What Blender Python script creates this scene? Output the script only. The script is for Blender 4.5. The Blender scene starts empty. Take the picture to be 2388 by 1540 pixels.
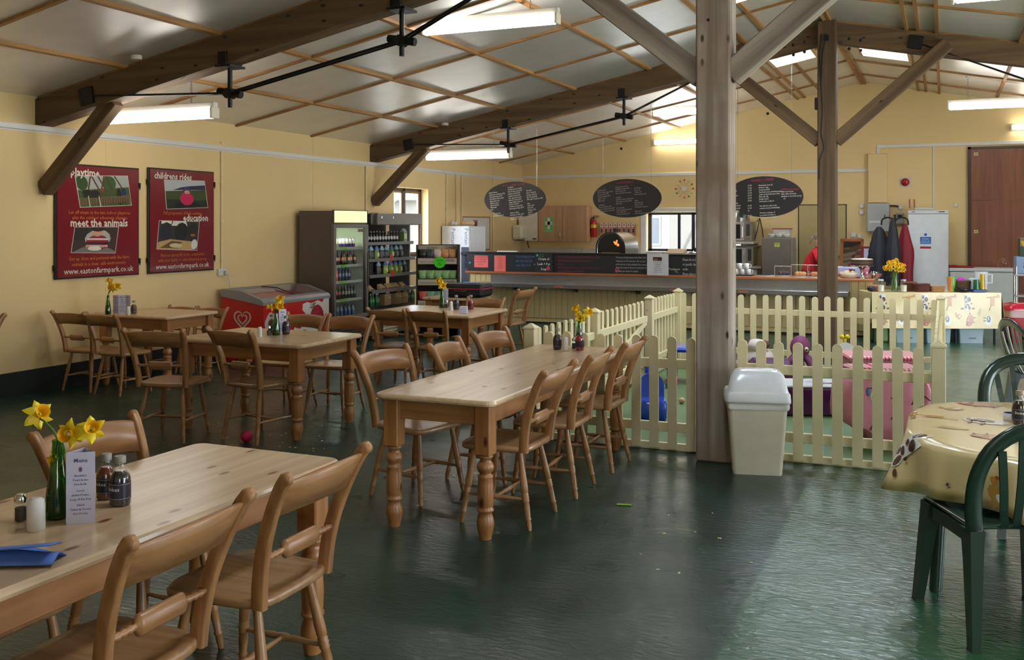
import bpy, math, random
from math import sin, cos, pi, radians as R
from mathutils import Vector, Matrix
random.seed(11)
C = bpy.context.scene.collection
S = bpy.context.scene

# ------------------------------------------------------------------ camera, world, exposure
YAW, FPX, EYE, HORIZON = R(23.7), 2294.0, 1.70, 525.0
cam = bpy.data.cameras.new('camera'); cam.sensor_width = 36; cam.lens = 36*FPX/2388
cam.shift_y = -(770-HORIZON)/2388; cam.clip_start = .05; cam.clip_end = 300
camo = bpy.data.objects.new('camera', cam); C.objects.link(camo)
camo.location = (0, 0, EYE); camo.rotation_euler = (pi/2, 0, YAW); S.camera = camo
S.view_settings.view_transform = 'Standard'; S.view_settings.look = 'None'
S.view_settings.gamma = 1; S.view_settings.use_curve_mapping = False
S.view_settings.exposure = 0.42
S.cycles.max_bounces = 7; S.cycles.diffuse_bounces = 4; S.cycles.glossy_bounces = 3
S.cycles.transmission_bounces = 4; S.cycles.transparent_max_bounces = 12
S.cycles.caustics_reflective = False; S.cycles.caustics_refractive = False
S.cycles.sample_clamp_indirect = 6; S.cycles.use_denoising = True
S.cycles.use_adaptive_sampling = True; S.cycles.adaptive_threshold = .02
SKY_STRENGTH = 7.0
TUBE_STRENGTH = 11.0
w = bpy.data.worlds.new('sky'); S.world = w; w.use_nodes = True
nt = w.node_tree; bg = nt.nodes['Background']
bg.inputs[0].default_value = (.80, .90, 1.0, 1)
tc = nt.nodes.new('ShaderNodeTexCoord'); sp = nt.nodes.new('ShaderNodeSeparateXYZ'); nt.links.new(tc.outputs['Generated'], sp.inputs[0])
mr = nt.nodes.new('ShaderNodeMapRange'); nt.links.new(sp.outputs[2], mr.inputs[0])      # overcast sky: three times brighter overhead than at the horizon
mr.inputs[3].default_value = SKY_STRENGTH; mr.inputs[4].default_value = SKY_STRENGTH*3; nt.links.new(mr.outputs[0], bg.inputs[1])

def portal(loc, rot, sx, sy):
    l = bpy.data.lights.new('daylight_portal', 'AREA'); l.shape = 'RECTANGLE'; l.size = sx; l.size_y = sy
    l.cycles.is_portal = True
    o = bpy.data.objects.new('daylight_portal', l); C.objects.link(o); o.location = loc; o.rotation_euler = rot
WX, RX, FY, BY = -8.45, 5.6, -3.0, 19.8            # left wall, right wall, wall behind the camera, back wall
RIDGE, RZ, SL = -1.40, 4.416, .2
def rz_(x): return RZ-SL*abs(x-RIDGE)
portal((WX-.12, 14.9, 1.75), (0, -pi/2, 0), 1.2, 1.2)
portal((-4.65, BY+.12, 1.56), (-pi/2, 0, 0), 1.9, .8)
portal((RX+.12, 10.6, 1.3), (0, pi/2, 0), 2.6, 5.0); portal((RX+.12, 3.4, 1.4), (0, pi/2, 0), 2.0, 4.0); portal((2.6, FY-.12, 1.55), (pi/2, 0, 0), 1.8, 1.3)
portal((-.82, 3.8, rz_(-.82)+.26), (0, math.atan(SL), 0), .68, 1.6)
for q in (10.25, 15.0): portal((-2.11, q, rz_(-2.11)+.26), (0, -math.atan(SL), 0), .62, 2.1); portal((-.82, q, rz_(-.82)+.26), (0, math.atan(SL), 0), .68, 2.1)

# ------------------------------------------------------------------ pixel of the 2388x1540 frame -> point in the room
def ray(x, y):
    l = (x-1194)/FPX; s, c = sin(YAW), cos(YAW)
    return (l*c-s, l*s+c, -(y-HORIZON)/FPX)
def at(x, y, z=0.0):
    r = ray(x, y); t = (z-EYE)/r[2]; return Vector((r[0]*t, r[1]*t, z))
def onY(x, y, Y):
    r = ray(x, y); t = Y/r[1]; return Vector((r[0]*t, Y, EYE+r[2]*t))
def onX(x, y, X):
    r = ray(x, y); t = X/r[0]; return Vector((X, r[1]*t, EYE+r[2]*t))

# ------------------------------------------------------------------ colours and materials
def lin(v): v /= 255.0; return v/12.92 if v <= .04045 else ((v+.055)/1.055)**2.4
def c3(r, g, b): return (lin(r), lin(g), lin(b), 1)
def newmat(name):
    m = bpy.data.materials.new(name); m.use_nodes = True
    return m, m.node_tree, m.node_tree.nodes['Principled BSDF']
def node(nt, typ, **kw):
    n = nt.nodes.new(typ)
    for k, v in kw.items():
        if k in n.inputs: n.inputs[k].default_value = v
        else: setattr(n, k, v)
    return n
def ramp(nt, fac, stops):
    n = nt.nodes.new('ShaderNodeValToRGB'); e = n.color_ramp.elements
    while len(e) < len(stops): e.new(.5)
    for i, (p, col) in enumerate(stops): e[i].position = p; e[i].color = col
    nt.links.new(fac, n.inputs[0]); return n.outputs[0]
def bump(nt, p, h, strength, dist=.01):
    b = node(nt, 'ShaderNodeBump'); b.inputs['Strength'].default_value = strength; b.inputs['Distance'].default_value = dist
    nt.links.new(h, b.inputs['Height']); nt.links.new(b.outputs[0], p.inputs['Normal'])
def coords(nt, scale=(1, 1, 1), rot=(0, 0, 0)):
    t = node(nt, 'ShaderNodeTexCoord'); mp = node(nt, 'ShaderNodeMapping')
    mp.inputs['Scale'].default_value = scale; mp.inputs['Rotation'].default_value = rot
    nt.links.new(t.outputs['Object'], mp.inputs['Vector']); return mp.outputs[0]
def noise(nt, vec, scale, detail=3, dist=0.0):
    n = node(nt, 'ShaderNodeTexNoise'); n.inputs['Scale'].default_value = scale; n.inputs['Detail'].default_value = detail
    n.inputs['Distortion'].default_value = dist; nt.links.new(vec, n.inputs['Vector']); return n.outputs[0]
def mix(nt, fac, a, b):
    n = nt.nodes.new('ShaderNodeMix'); n.data_type = 'RGBA'
    if isinstance(fac, float): n.inputs[0].default_value = fac
    else: nt.links.new(fac, n.inputs[0])
    for i, v in ((6, a), (7, b)):
        if isinstance(v, tuple): n.inputs[i].default_value = v
        else: nt.links.new(v, n.inputs[i])
    return n.outputs[2]

def wood(name, dark, light, axis=2, rough=.42, knots=None, fine=22, coat=0.0, bmp=.15, extra=None):
    m, nt, p = newmat(name)
    sc = [1, 1, 1]; sc[axis] = .055
    v = coords(nt, sc); n1 = noise(nt, v, fine, 4, .5); n2 = noise(nt, v, fine*.22, 2, .3)
    col = ramp(nt, n1, [(.30, dark), (.68, light)])
    col = mix(nt, ramp(nt, n2, [(.35, (0, 0, 0, 1)), (.7, (.45, .45, .45, 1))]), col, tuple(.78*q for q in dark[:3])+(1,))
    if knots:
        sk = [1, 1, 1]; sk[axis] = .45
        vo = node(nt, 'ShaderNodeTexVoronoi', voronoi_dimensions='2D'); vo.inputs['Scale'].default_value = 6.0
        kx = node(nt, 'ShaderNodeSeparateXYZ'); nt.links.new(coords(nt, sk), kx.inputs[0]); kc = node(nt, 'ShaderNodeCombineXYZ')
        if axis == 1: nt.links.new(kx.outputs[0], kc.inputs[0]); nt.links.new(kx.outputs[1], kc.inputs[1])
        else:
            kq = node(nt, 'ShaderNodeMath', operation='ADD'); nt.links.new(kx.outputs[0], kq.inputs[0]); nt.links.new(kx.outputs[1], kq.inputs[1])
            nt.links.new(kq.outputs[0], kc.inputs[0]); nt.links.new(kx.outputs[2], kc.inputs[1])
        nt.links.new(kc.outputs[0], vo.inputs['Vector'])
        k = ramp(nt, vo.outputs['Distance'], [(.045, (1, 1, 1, 1)), (.10, (0, 0, 0, 1))])
        g = node(nt, 'ShaderNodeMath', operation='GREATER_THAN'); g.inputs[1].default_value = .48
        sp = node(nt, 'ShaderNodeSeparateColor'); nt.links.new(vo.outputs['Color'], sp.inputs[0]); nt.links.new(sp.outputs[0], g.inputs[0])
        mu = node(nt, 'ShaderNodeMath', operation='MULTIPLY'); nt.links.new(k, mu.inputs[0]); nt.links.new(g.outputs[0], mu.inputs[1])
        col = mix(nt, mu.outputs[0], col, knots)
    if extra:
        col = mix(nt, ramp(nt, noise(nt, coords(nt), 1.7, 3), [(.45, (0, 0, 0, 1)), (.65, (.8, .8, .8, 1))]), col, extra)
    nt.links.new(col, p.inputs['Base Color']); p.inputs['Roughness'].default_value = rough
    p.inputs['Coat Weight'].default_value = coat; p.inputs['Coat Roughness'].default_value = .25
    bump(nt, p, n1, bmp, .004); return m
def plain(name, col, rough=.5, metal=0.0, var=.06, scale=6, bmp=0.0, bscale=60, coat=0.0, spec=.5):
    m, nt, p = newmat(name); v = coords(nt); n = noise(nt, v, scale, 3)
    d = tuple(max(0, q*(1-var)) for q in col[:3])+(1,); l = tuple(min(1, q*(1+var)) for q in col[:3])+(1,)
    nt.links.new(ramp(nt, n, [(.3, d), (.7, l)]), p.inputs['Base Color'])
    p.inputs['Roughness'].default_value = rough; p.inputs['Metallic'].default_value = metal
    p.inputs['Coat Weight'].default_value = coat; p.inputs['Specular IOR Level'].default_value = spec
    if bmp: bump(nt, p, noise(nt, v, bscale, 3), bmp, .004)
    return m
def vcol(name, rough=.5, metal=0.0, coat=0.0):          # colour of each face comes from the mesh
    m, nt, p = newmat(name); a = node(nt, 'ShaderNodeAttribute', attribute_name='Col')
    n = noise(nt, coords(nt), 9, 3); f = ramp(nt, n, [(.3, (.93, .93, .93, 1)), (.7, (1, 1, 1, 1))])
    mx = nt.nodes.new('ShaderNodeMix'); mx.data_type = 'RGBA'; mx.blend_type = 'MULTIPLY'; mx.inputs[0].default_value = 1
    nt.links.new(a.outputs['Color'], mx.inputs[6]); nt.links.new(f, mx.inputs[7]); nt.links.new(mx.outputs[2], p.inputs['Base Color'])
    p.inputs['Roughness'].default_value = rough; p.inputs['Metallic'].default_value = metal; p.inputs['Coat Weight'].default_value = coat
    return m
def glassy(name, tint=(1, 1, 1, 1), gloss=.06):
    m, nt, p = newmat(name); nt.nodes.remove(p); out = nt.nodes['Material Output']
    t = node(nt, 'ShaderNodeBsdfTransparent'); t.inputs[0].default_value = tint
    g = node(nt, 'ShaderNodeBsdfGlossy'); g.inputs['Roughness'].default_value = .05
    f = node(nt, 'ShaderNodeFresnel'); f.inputs[0].default_value = 1.45
    a = node(nt, 'ShaderNodeMath', operation='ADD'); a.inputs[1].default_value = gloss-.04; nt.links.new(f.outputs[0], a.inputs[0])
    ge = node(nt, 'ShaderNodeNewGeometry'); iv = node(nt, 'ShaderNodeMath', operation='SUBTRACT'); iv.inputs[0].default_value = 1; nt.links.new(ge.outputs['Backfacing'], iv.inputs[1])
    mu = node(nt, 'ShaderNodeMath', operation='MULTIPLY'); nt.links.new(a.outputs[0], mu.inputs[0]); nt.links.new(iv.outputs[0], mu.inputs[1])
    ms = node(nt, 'ShaderNodeMixShader'); nt.links.new(mu.outputs[0], ms.inputs[0])
    nt.links.new(t.outputs[0], ms.inputs[1]); nt.links.new(g.outputs[0], ms.inputs[2]); nt.links.new(ms.outputs[0], out.inputs[0]); return m
def glow(name, col, strength):
    m, nt, p = newmat(name); p.inputs['Base Color'].default_value = col
    p.inputs['Emission Color'].default_value = col; p.inputs['Emission Strength'].default_value = strength; return m

M = {}
M['table_top'] = wood('pine_table_top', c3(202, 162, 120), c3(230, 198, 158), 1, .28, c3(124, 68, 32), 18, .35, .1)
M['pine'] = wood('orange_pine', c3(150, 96, 50), c3(192, 134, 78), 2, .38, c3(84, 44, 20), 20, .3)
M['pine_y'] = wood('orange_pine_rail', c3(150, 96, 50), c3(192, 134, 78), 1, .38, c3(84, 44, 20), 20, .3)
M['chair'] = wood('chair_beech', c3(148, 100, 58), c3(192, 140, 88), 2, .4, None, 26, .2)
M['chair_x'] = wood('chair_beech_rail', c3(148, 100, 58), c3(192, 140, 88), 0, .38, None, 26, .25)
M['chair_y'] = wood('chair_beech_seat', c3(150, 108, 68), c3(196, 150, 102), 1, .33, None, 24, .35)
M['oak_grey'] = wood('weathered_oak', c3(130, 116, 102), c3(192, 178, 162), 2, .75, c3(50, 34, 26), 16, 0, .5, c3(136, 108, 84))
M['oak_z'] = wood('brown_oak_post', c3(74, 54, 34), c3(112, 86, 58), 2, .75, None, 16, 0, .4)
M['oak_x'] = wood('brown_oak_beam', c3(84, 62, 40), c3(126, 98, 66), 0, .75, c3(44, 30, 20), 12, 0, .4)
M['oak_grey_x'] = wood('weathered_oak_brace', c3(128, 114, 100), c3(190, 176, 160), 0, .75, None, 16, 0, .5)
M['batten'] = wood('pine_batten', c3(150, 104, 58), c3(196, 148, 90), 1, .6, None, 20)
M['batten_x'] = wood('pine_batten_cross', c3(146, 100, 56), c3(190, 140, 84), 0, .6, None, 20)
M['wall'] = plain('cream_wall', c3(234, 204, 146), .62, 0, .025, 1.2, .12, 45)
M['white'] = plain('white_trunking', c3(226, 222, 216), .4, 0, .02)
M['skirting'] = plain('dark_skirting', c3(26, 32, 28), .4, 0, .1)
M['foil'] = plain('foil_faced_board', c3(236, 232, 226), .36, .42, .04, 3, .12, 22)
M['black'] = plain('black_iron', c3(26, 26, 26), .45, .4, .1)
M['steel'] = plain('stainless_steel', c3(176, 174, 172), .3, .9, .05, 12)
M['chrome'] = plain('polished_chrome', c3(220, 220, 222), .12, 1.0, .03)
M['fence'] = plain('cream_gloss_paint', c3(222, 208, 164), .38, 0, .04, 5, .08, 70)
M['matte'] = vcol('printed_matte', .6); M['satin'] = vcol('painted_satin', .38); M['gloss'] = vcol('coloured_plastic', .2, 0, .3)
M['ink'] = vcol('printed_ink', .75)
M['glass'] = glassy('clear_glass'); M['green_glass'] = glassy('green_glass', (.16, .5, .1, 1), .1)
M['win_glass'] = glassy('window_glass', (.96, .98, 1, 1), .04)
M['tube'] = glow('fluorescent_diffuser', (1, .97, .90, 1), TUBE_STRENGTH)
M['mirror'] = plain('mirror_glass', c3(235, 235, 235), .03, 1.0, .01)
M['stone'] = plain('pale_gravel', c3(206, 200, 190), .9, 0, .15, 9)
M['case_light'] = glow('lit_sign_panel', (.74, .78, .42, 1), .7)
M['case_tube'] = glow('cabinet_tube', (.85, 1, .9, 1), 45.0)
M['ember'] = glow('oven_glow', (1, .16, .03, 1), 1.6); M['red_led'] = glow('red_digit', (1, .03, .03, 1), 3)

def floor_mat():
    m, nt, p = newmat('green_floor_paint'); v = coords(nt)
    sx = node(nt, 'ShaderNodeSeparateXYZ'); nt.links.new(v, sx.inputs[0])
    wob = node(nt, 'ShaderNodeMath', operation='MULTIPLY_ADD'); nt.links.new(noise(nt, v, 1.1, 2), wob.inputs[0])
    wob.inputs[1].default_value = .06; nt.links.new(sx.outputs[0], wob.inputs[2])
    step = ramp(nt, wob.outputs[0], [(0, (0, 0, 0, 1)), (1, (1, 1, 1, 1))])
    mr = node(nt, 'ShaderNodeMapRange'); nt.links.new(wob.outputs[0], mr.inputs[0])
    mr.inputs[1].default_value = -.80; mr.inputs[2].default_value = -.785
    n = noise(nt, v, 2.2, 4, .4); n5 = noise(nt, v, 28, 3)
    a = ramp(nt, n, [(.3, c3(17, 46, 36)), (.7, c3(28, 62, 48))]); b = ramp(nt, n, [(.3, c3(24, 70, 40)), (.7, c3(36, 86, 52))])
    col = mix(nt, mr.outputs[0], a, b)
    col = mix(nt, ramp(nt, n5, [(.70, (0, 0, 0, 1)), (.85, (.15, .15, .15, 1))]), col, c3(90, 108, 92))
    nt.links.new(col, p.inputs['Base Color'])
    rr = ramp(nt, noise(nt, v, 3.1, 4), [(.3, (.26, .26, .26, 1)), (.75, (.40, .40, .40, 1))]); nt.links.new(rr, p.inputs['Roughness'])
    v2 = coords(nt, (1, 3.2, 1)); h = noise(nt, v2, 12, 5, 1.0)
    h2 = noise(nt, v, 4, 2); ad = node(nt, 'ShaderNodeMath', operation='MULTIPLY_ADD')
    nt.links.new(h2, ad.inputs[0]); ad.inputs[1].default_value = .8; nt.links.new(h, ad.inputs[2])
    bump(nt, p, ad.outputs[0], .5, .012); bn = [q for q in nt.nodes if q.type == 'BUMP'][0]
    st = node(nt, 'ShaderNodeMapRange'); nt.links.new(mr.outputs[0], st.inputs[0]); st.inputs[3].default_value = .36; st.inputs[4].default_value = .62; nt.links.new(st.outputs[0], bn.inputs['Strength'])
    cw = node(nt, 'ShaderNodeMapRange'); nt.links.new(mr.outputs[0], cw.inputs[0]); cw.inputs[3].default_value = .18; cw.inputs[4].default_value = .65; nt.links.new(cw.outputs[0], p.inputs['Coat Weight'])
    p.inputs['Coat Roughness'].default_value = .12; nt.links.new(bn.outputs[0], p.inputs['Coat Normal'])
    return m
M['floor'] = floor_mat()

# ------------------------------------------------------------------ mesh builder
class MB:
    def __init__(s): s.v = []; s.f = []; s.c = []; s.s = []; s.col = (1, 1, 1, 1); s.m = None
    def add(s, vs, fs, col=None, sm=False, m=None):
        o = len(s.v); m = m or s.m
        s.v += [tuple(m @ Vector(p)) for p in vs] if m else [tuple(p) for p in vs]
        s.f += [[i+o for i in f] for f in fs]; s.c += [col or s.col]*len(fs); s.s += [sm]*len(fs); return s
    def box(s, x0, x1, y0, y1, z0, z1, col=None, ch=0.0, m=None):
        if x0 > x1: x0, x1 = x1, x0
        if y0 > y1: y0, y1 = y1, y0
        if z0 > z1: z0, z1 = z1, z0
        if ch <= 0:
            vs = [(x, y, z) for z in (z0, z1) for y in (y0, y1) for x in (x0, x1)]
            return s.add(vs, [(0, 2, 3, 1), (4, 5, 7, 6), (0, 1, 5, 4), (2, 6, 7, 3), (0, 4, 6, 2), (1, 3, 7, 5)], col, False, m)
        ch = min(ch, (x1-x0)*.49, (y1-y0)*.49, (z1-z0)*.49)
        X, Y, Z = (x0, x1), (y0, y1), (z0, z1); vs = []; ix = {}
        for i in (0, 1):
            for j in (0, 1):
                for k in (0, 1):
                    sg = (1-2*i, 1-2*j, 1-2*k)
                    for a in range(3):
                        p = [X[i], Y[j], Z[k]]
                        for b in range(3):
                            if b != a: p[b] += sg[b]*ch
                        ix[i, j, k, a] = len(vs); vs.append(tuple(p))
        fs = []
        g = lambda t, a: ix[t[0], t[1], t[2], a]
        for a in range(3):
            b, c_ = (a+1) % 3, (a+2) % 3
            for e in (0, 1):
                q = []
                for (u, w_) in ((0, 0), (1, 0), (1, 1), (0, 1)):
                    t = [0, 0, 0]; t[a] = e; t[b] = u; t[c_] = w_; q.append(g(t, a))
                fs.append(q if e else q[::-1])
            for u in (0, 1):
                for w_ in (0, 1):
                    t0 = [0, 0, 0]; t0[a] = 0; t0[b] = u; t0[c_] = w_; t1 = list(t0); t1[a] = 1
                    q = [g(t0, b), g(t1, b), g(t1, c_), g(t0, c_)]; fs.append(q if (u == w_) == False else q[::-1])
        for i in (0, 1):
            for j in (0, 1):
                for k in (0, 1):
                    q = [ix[i, j, k, a] for a in range(3)]; fs.append(q if (i+j+k) % 2 == 1 else q[::-1])
        return s.add(vs, fs, col, False, m)
    def lathe(s, prof, n=12, m=None, col=None, cap=True, cols=None):     # prof: (r, z) from bottom to top
        vs = []; fs = []
        for r, z in prof:
            vs += [(r*cos(2*pi*i/n), r*sin(2*pi*i/n), z) for i in range(n)]
        for j in range(len(prof)-1):
            for i in range(n):
                k = (i+1) % n; fs.append((j*n+i, j*n+k, (j+1)*n+k, (j+1)*n+i))
        if cols is None: s.add(vs, fs, col, True, m)
        else:
            o = len(s.c); s.add(vs, fs, col, True, m)
            for j in range(len(prof)-1):
                for i in range(n): s.c[o+j*n+i] = cols[j]
        if cap:
            for (r, z), rev in ((prof[0], True), (prof[-1], False)):
                if r > 1e-4:
                    ring = [(r*cos(2*pi*i/n), r*sin(2*pi*i/n), z) for i in range(n)]
                    s.add(ring, [list(range(n))[::-1] if rev else list(range(n))], (cols[0] if rev else cols[-1]) if cols else col, False, m)
        return s
    def rod(s, p0, p1, prof, n=10, col=None, cap=True, m=None):         # prof: (t, r) along p0 -> p1
        p0 = Vector(p0); p1 = Vector(p1); d = p1-p0
        q = Matrix.Translation(p0) @ d.to_track_quat('Z', 'Y').to_matrix().to_4x4()
        if m: q = m @ q
        return s.lathe([(r, t*d.length) for t, r in prof], n, q, col, cap)
    def tube(s, p0, p1, r, n=8, col=None, r1=None, m=None): return s.rod(p0, p1, [(0, r), (1, r if r1 is None else r1)], n, col, True, m)
    def path(s, pts, r, n=6, col=None, m=None):
        pts = [Vector(p) for p in pts]; vs = []; fs = []; N = len(pts)
        up = None
        for i, p in enumerate(pts):
            d = (pts[min(i+1, N-1)]-pts[max(i-1, 0)]).normalized()
            if up is None: up = d.orthogonal().normalized()
            up = (up-d*up.dot(d)).normalized(); sd = d.cross(up); rr = r[i] if isinstance(r, (list, tuple)) else r
            vs += [p+up*rr*cos(2*pi*k/n)+sd*rr*sin(2*pi*k/n) for k in range(n)]
        for i in range(N-1):
            for k in range(n):
                l = (k+1) % n; fs.append((i*n+k, i*n+l, (i+1)*n+l, (i+1)*n+k))
        s.add(vs, fs, col, True, m); s.add(vs[:n], [list(range(n))[::-1]], col, False, m); s.add(vs[-n:], [list(range(n))], col, False, m); return s
    def prism(s, poly, z0, z1, col=None, m=None, side=None):            # poly in xy, counter-clockwise
        n = len(poly); s.add([(x, y, z0) for x, y in poly], [list(range(n))[::-1]], col, False, m)
        s.add([(x, y, z1) for x, y in poly], [list(range(n))], col, False, m)
        s.add([(x, y, z) for z in (z0, z1) for x, y in poly], [(i, (i+1) % n, n+(i+1) % n, n+i) for i in range(n)], side or col, False, m); return s
    def flat(s, poly, z=0.0, col=None, m=None):
        s.add([(x, y, z) for x, y in poly], [list(range(len(poly)))], col, False, m); return s
    def loft(s, rings, col=None, sm=True, m=None, cap=True):
        n = len(rings[0]); vs = [p for r in rings for p in r]; fs = []
        for j in range(len(rings)-1):
            for i in range(n):
                k = (i+1) % n; fs.append((j*n+i, j*n+k, (j+1)*n+k, (j+1)*n+i))
        s.add(vs, fs, col, sm, m)
        if cap: s.add(rings[0], [list(range(n))[::-1]], col, False, m); s.add(rings[-1], [list(range(n))], col, False, m)
        return s
    def ball(s, c, r, n=12, col=None, m=None, sc=(1, 1, 1)):
        h = max(4, n//2); mm = Matrix.Translation(c) @ Matrix.Diagonal((r*sc[0], r*sc[1], r*sc[2], 1))
        pr = [(max(1e-5, sin(pi*j/h)), -cos(pi*j/h)) for j in range(h+1)]
        return s.lathe(pr, n, (m @ mm) if m else mm, col, False)
    def grid(s, fn, nu, nv, col=None, sm=True, m=None, cfn=None):
        vs = [fn(i/nu, j/nv) for j in range(nv+1) for i in range(nu+1)]; w_ = nu+1
        fs = [(j*w_+i, j*w_+i+1, (j+1)*w_+i+1, (j+1)*w_+i) for j in range(nv) for i in range(nu)]
        o = len(s.c); s.add(vs, fs, col, sm, m)
        if cfn:
            for j in range(nv):
                for i in range(nu): s.c[o+j*nu+i] = cfn(i, j)
        return s
    def text(s, body, size, m=None, col=None, align='LEFT', width=1.0, shear=0.0, z=.0008, bold=.012):
        vs, fs = glyphs(body, align, shear, bold)
        return s.add([(x*size*width, y*size, z) for x, y in vs], fs, col, False, m)
    def build(s, name, mat, parent=None, loc=None, rot=None):
        me = bpy.data.meshes.new(name); me.from_pydata(s.v, [], s.f)
        me.polygons.foreach_set('use_smooth', s.s)
        if mat in (M['matte'], M['satin'], M['gloss'], M['ink']):
            a = me.color_attributes.new('Col', 'FLOAT_COLOR', 'CORNER'); buf = []
            for f, c_ in zip(s.f, s.c): buf += list(c_)*len(f)
            a.data.foreach_set('color', buf)
        me.materials.append(mat); me.update()
        o = bpy.data.objects.new(name, me); C.objects.link(o)
        if parent: o.parent = parent
        if loc is not None: o.location = loc
        if rot is not None: o.rotation_euler = rot
        return o
_gl = {}
def glyphs(body, align, shear, bold=.01):
    k = (body, align, shear, bold)
    if k not in _gl:
        cu = bpy.data.curves.new('letters', 'FONT'); cu.body = body; cu.size = 1; cu.align_x = align; cu.resolution_u = 1
        cu.shear = shear; cu.offset = bold; cu.fill_mode = 'FRONT'
        ob = bpy.data.objects.new('letters', cu); me = ob.to_mesh()
        _gl[k] = ([(v.co.x, v.co.y) for v in me.vertices], [tuple(p.vertices) for p in me.polygons])
        ob.to_mesh_clear(); bpy.data.objects.remove(ob); bpy.data.curves.remove(cu)
    return _gl[k]
def thing(name, label, cat, loc=(0, 0, 0), rz=0.0, group=None):
    o = bpy.data.objects.new(name, None); C.objects.link(o); o.empty_display_size = .1
    o.location = loc; o.rotation_euler = (0, 0, rz); return tag(o, label, cat, group)
def tag(o, label, cat, group=None):
    o['label'] = label; o['category'] = cat
    if group: o['group'] = group
    return o
def struct(o): o['kind'] = 'structure'; return o
def dup(root, loc, rz, label=None, group=None, scale=None):
    r = root.copy(); C.objects.link(r); r.location = loc; r.rotation_euler = (0, 0, rz)
    if label: r['label'] = label
    if group: r['group'] = group
    if scale: r.scale = (scale,)*3
    def kids(a, b):
        for ch in list(a.children):
            k = ch.copy(); C.objects.link(k); k.parent = b; kids(ch, k)
    kids(root, r); return r
def frame(o, u, v):                                                     # matrix of a flat board: u along, v up, normal u x v
    u = Vector(u).normalized(); v = Vector(v).normalized(); n = u.cross(v)
    return Matrix(((u.x, v.x, n.x, o[0]), (u.y, v.y, n.y, o[1]), (u.z, v.z, n.z, o[2]), (0, 0, 0, 1)))
LEFTW = lambda y, z, off=.0: frame((WX+off, y, z), (0, 1, 0), (0, 0, 1))          # on the left wall: x -> +Y, facing +X
BACKW = lambda x, z, off=.0: frame((x, BY-off, z), (1, 0, 0), (0, 0, 1))         # on the back wall: x -> +X, facing -Y
def rect_holes(u0, u1, v0, v1, holes):                                          # cells of a rectangle that lie outside the holes
    us = sorted({u0, u1, *[h[0] for h in holes], *[h[1] for h in holes]}); vs = sorted({v0, v1, *[h[2] for h in holes], *[h[3] for h in holes]})
    out = []
    for a, b in zip(us, us[1:]):
        for c_, d in zip(vs, vs[1:]):
            mu, mv = (a+b)/2, (c_+d)/2
            if not any(h[0] < mu < h[1] and h[2] < mv < h[3] for h in holes): out.append((a, b, c_, d))
    return out
# ================================================================== SETTING
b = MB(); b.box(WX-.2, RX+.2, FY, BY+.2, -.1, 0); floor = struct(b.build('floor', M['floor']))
b = MB()
b.box(-60, WX-.2, -30, 60, -.25, -.12); b.box(WX-.2, 60, BY+.2, 60, -.25, -.12); b.box(RX+.2, 60, -30, BY+.2, -.25, -.12)
struct(b.build('ground_outside', M['stone']))
def wall_l(name, x0, x1, holes, ztop):
    b = MB()
    for a, d, e, f in rect_holes(FY, BY, 0, ztop, holes): b.box(x0, x1, a, d, e, f)
    return struct(b.build(name, M['wall']))
EAVE = rz_(WX)
wall_left = wall_l('wall_left', WX-.22, WX, [(14.32, 15.52, 1.14, 2.34)], EAVE+.02)
wall_right = wall_l('wall_right', RX, RX+.22, [(8.1, 13.1, 0, 2.6), (1.4, 5.4, .4, 2.4)], rz_(RX)+.02)
b = MB(); WB = (-5.64, -3.66, 1.16, 1.96)
for a, d, e, f in rect_holes(WX-.2, RX+.2, 0, 3.0, [WB]): b.box(a, d, BY, BY+.22, e, f)
b.add([(WX-.2, y, 3.0) for y in (BY, BY+.22)]+[(RX+.2, y, 3.0) for y in (BY, BY+.22)]+[(RX+.2, y, rz_(RX)) for y in (BY, BY+.22)]+[(RIDGE, y, RZ+.02) for y in (BY, BY+.22)]+[(WX-.2, y, 3.01) for y in (BY, BY+.22)],
      [(0, 2, 4, 6, 8), (9, 7, 5, 3, 1)])
struct(b.build('wall_back', M['wall']))
b = MB()
for a, d, e, f in rect_holes(WX-.2, RX+.2, 0, 4.45, [(1.7, 3.5, .9, 2.2)]): b.box(a, d, FY-.2, FY, e, f)
struct(b.build('wall_front', M['wall']))
# board joints on the walls: thin cover strips stand proud of the wall
b = MB(); b.box(WX, WX+.03, FY, 13.0, 0, .24); struct(b.build('baseboard_left', M['skirting']))
b = MB(); b.box(WX, WX+.03, FY, BY, 2.655, 2.715, ch=.006); b.box(WX, WX+.006, FY, BY, 2.64, 2.655); t1 = struct(b.build('trim_1', M['white']))
b = MB(); b.box(WX, -1.31, BY-.03, BY, 2.71, 2.775, ch=.006); struct(b.build('trim_2', M['white']))
b = MB(); b.box(-1.16, RX, BY-.03, BY, 3.15, 3.215, ch=.006); b.box(-1.16, -1.10, BY-.03, BY, 3.0, 3.15, ch=.006); struct(b.build('trim_3', M['white']))
for i, y in enumerate((8.12, 12.0)):
    b = MB(); b.box(WX, WX+.004, y-.003, y+.003, .24, EAVE); b.col = c3(190, 170, 120); struct(b.build('trim_%d' % (4+i), M['wall']))

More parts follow.
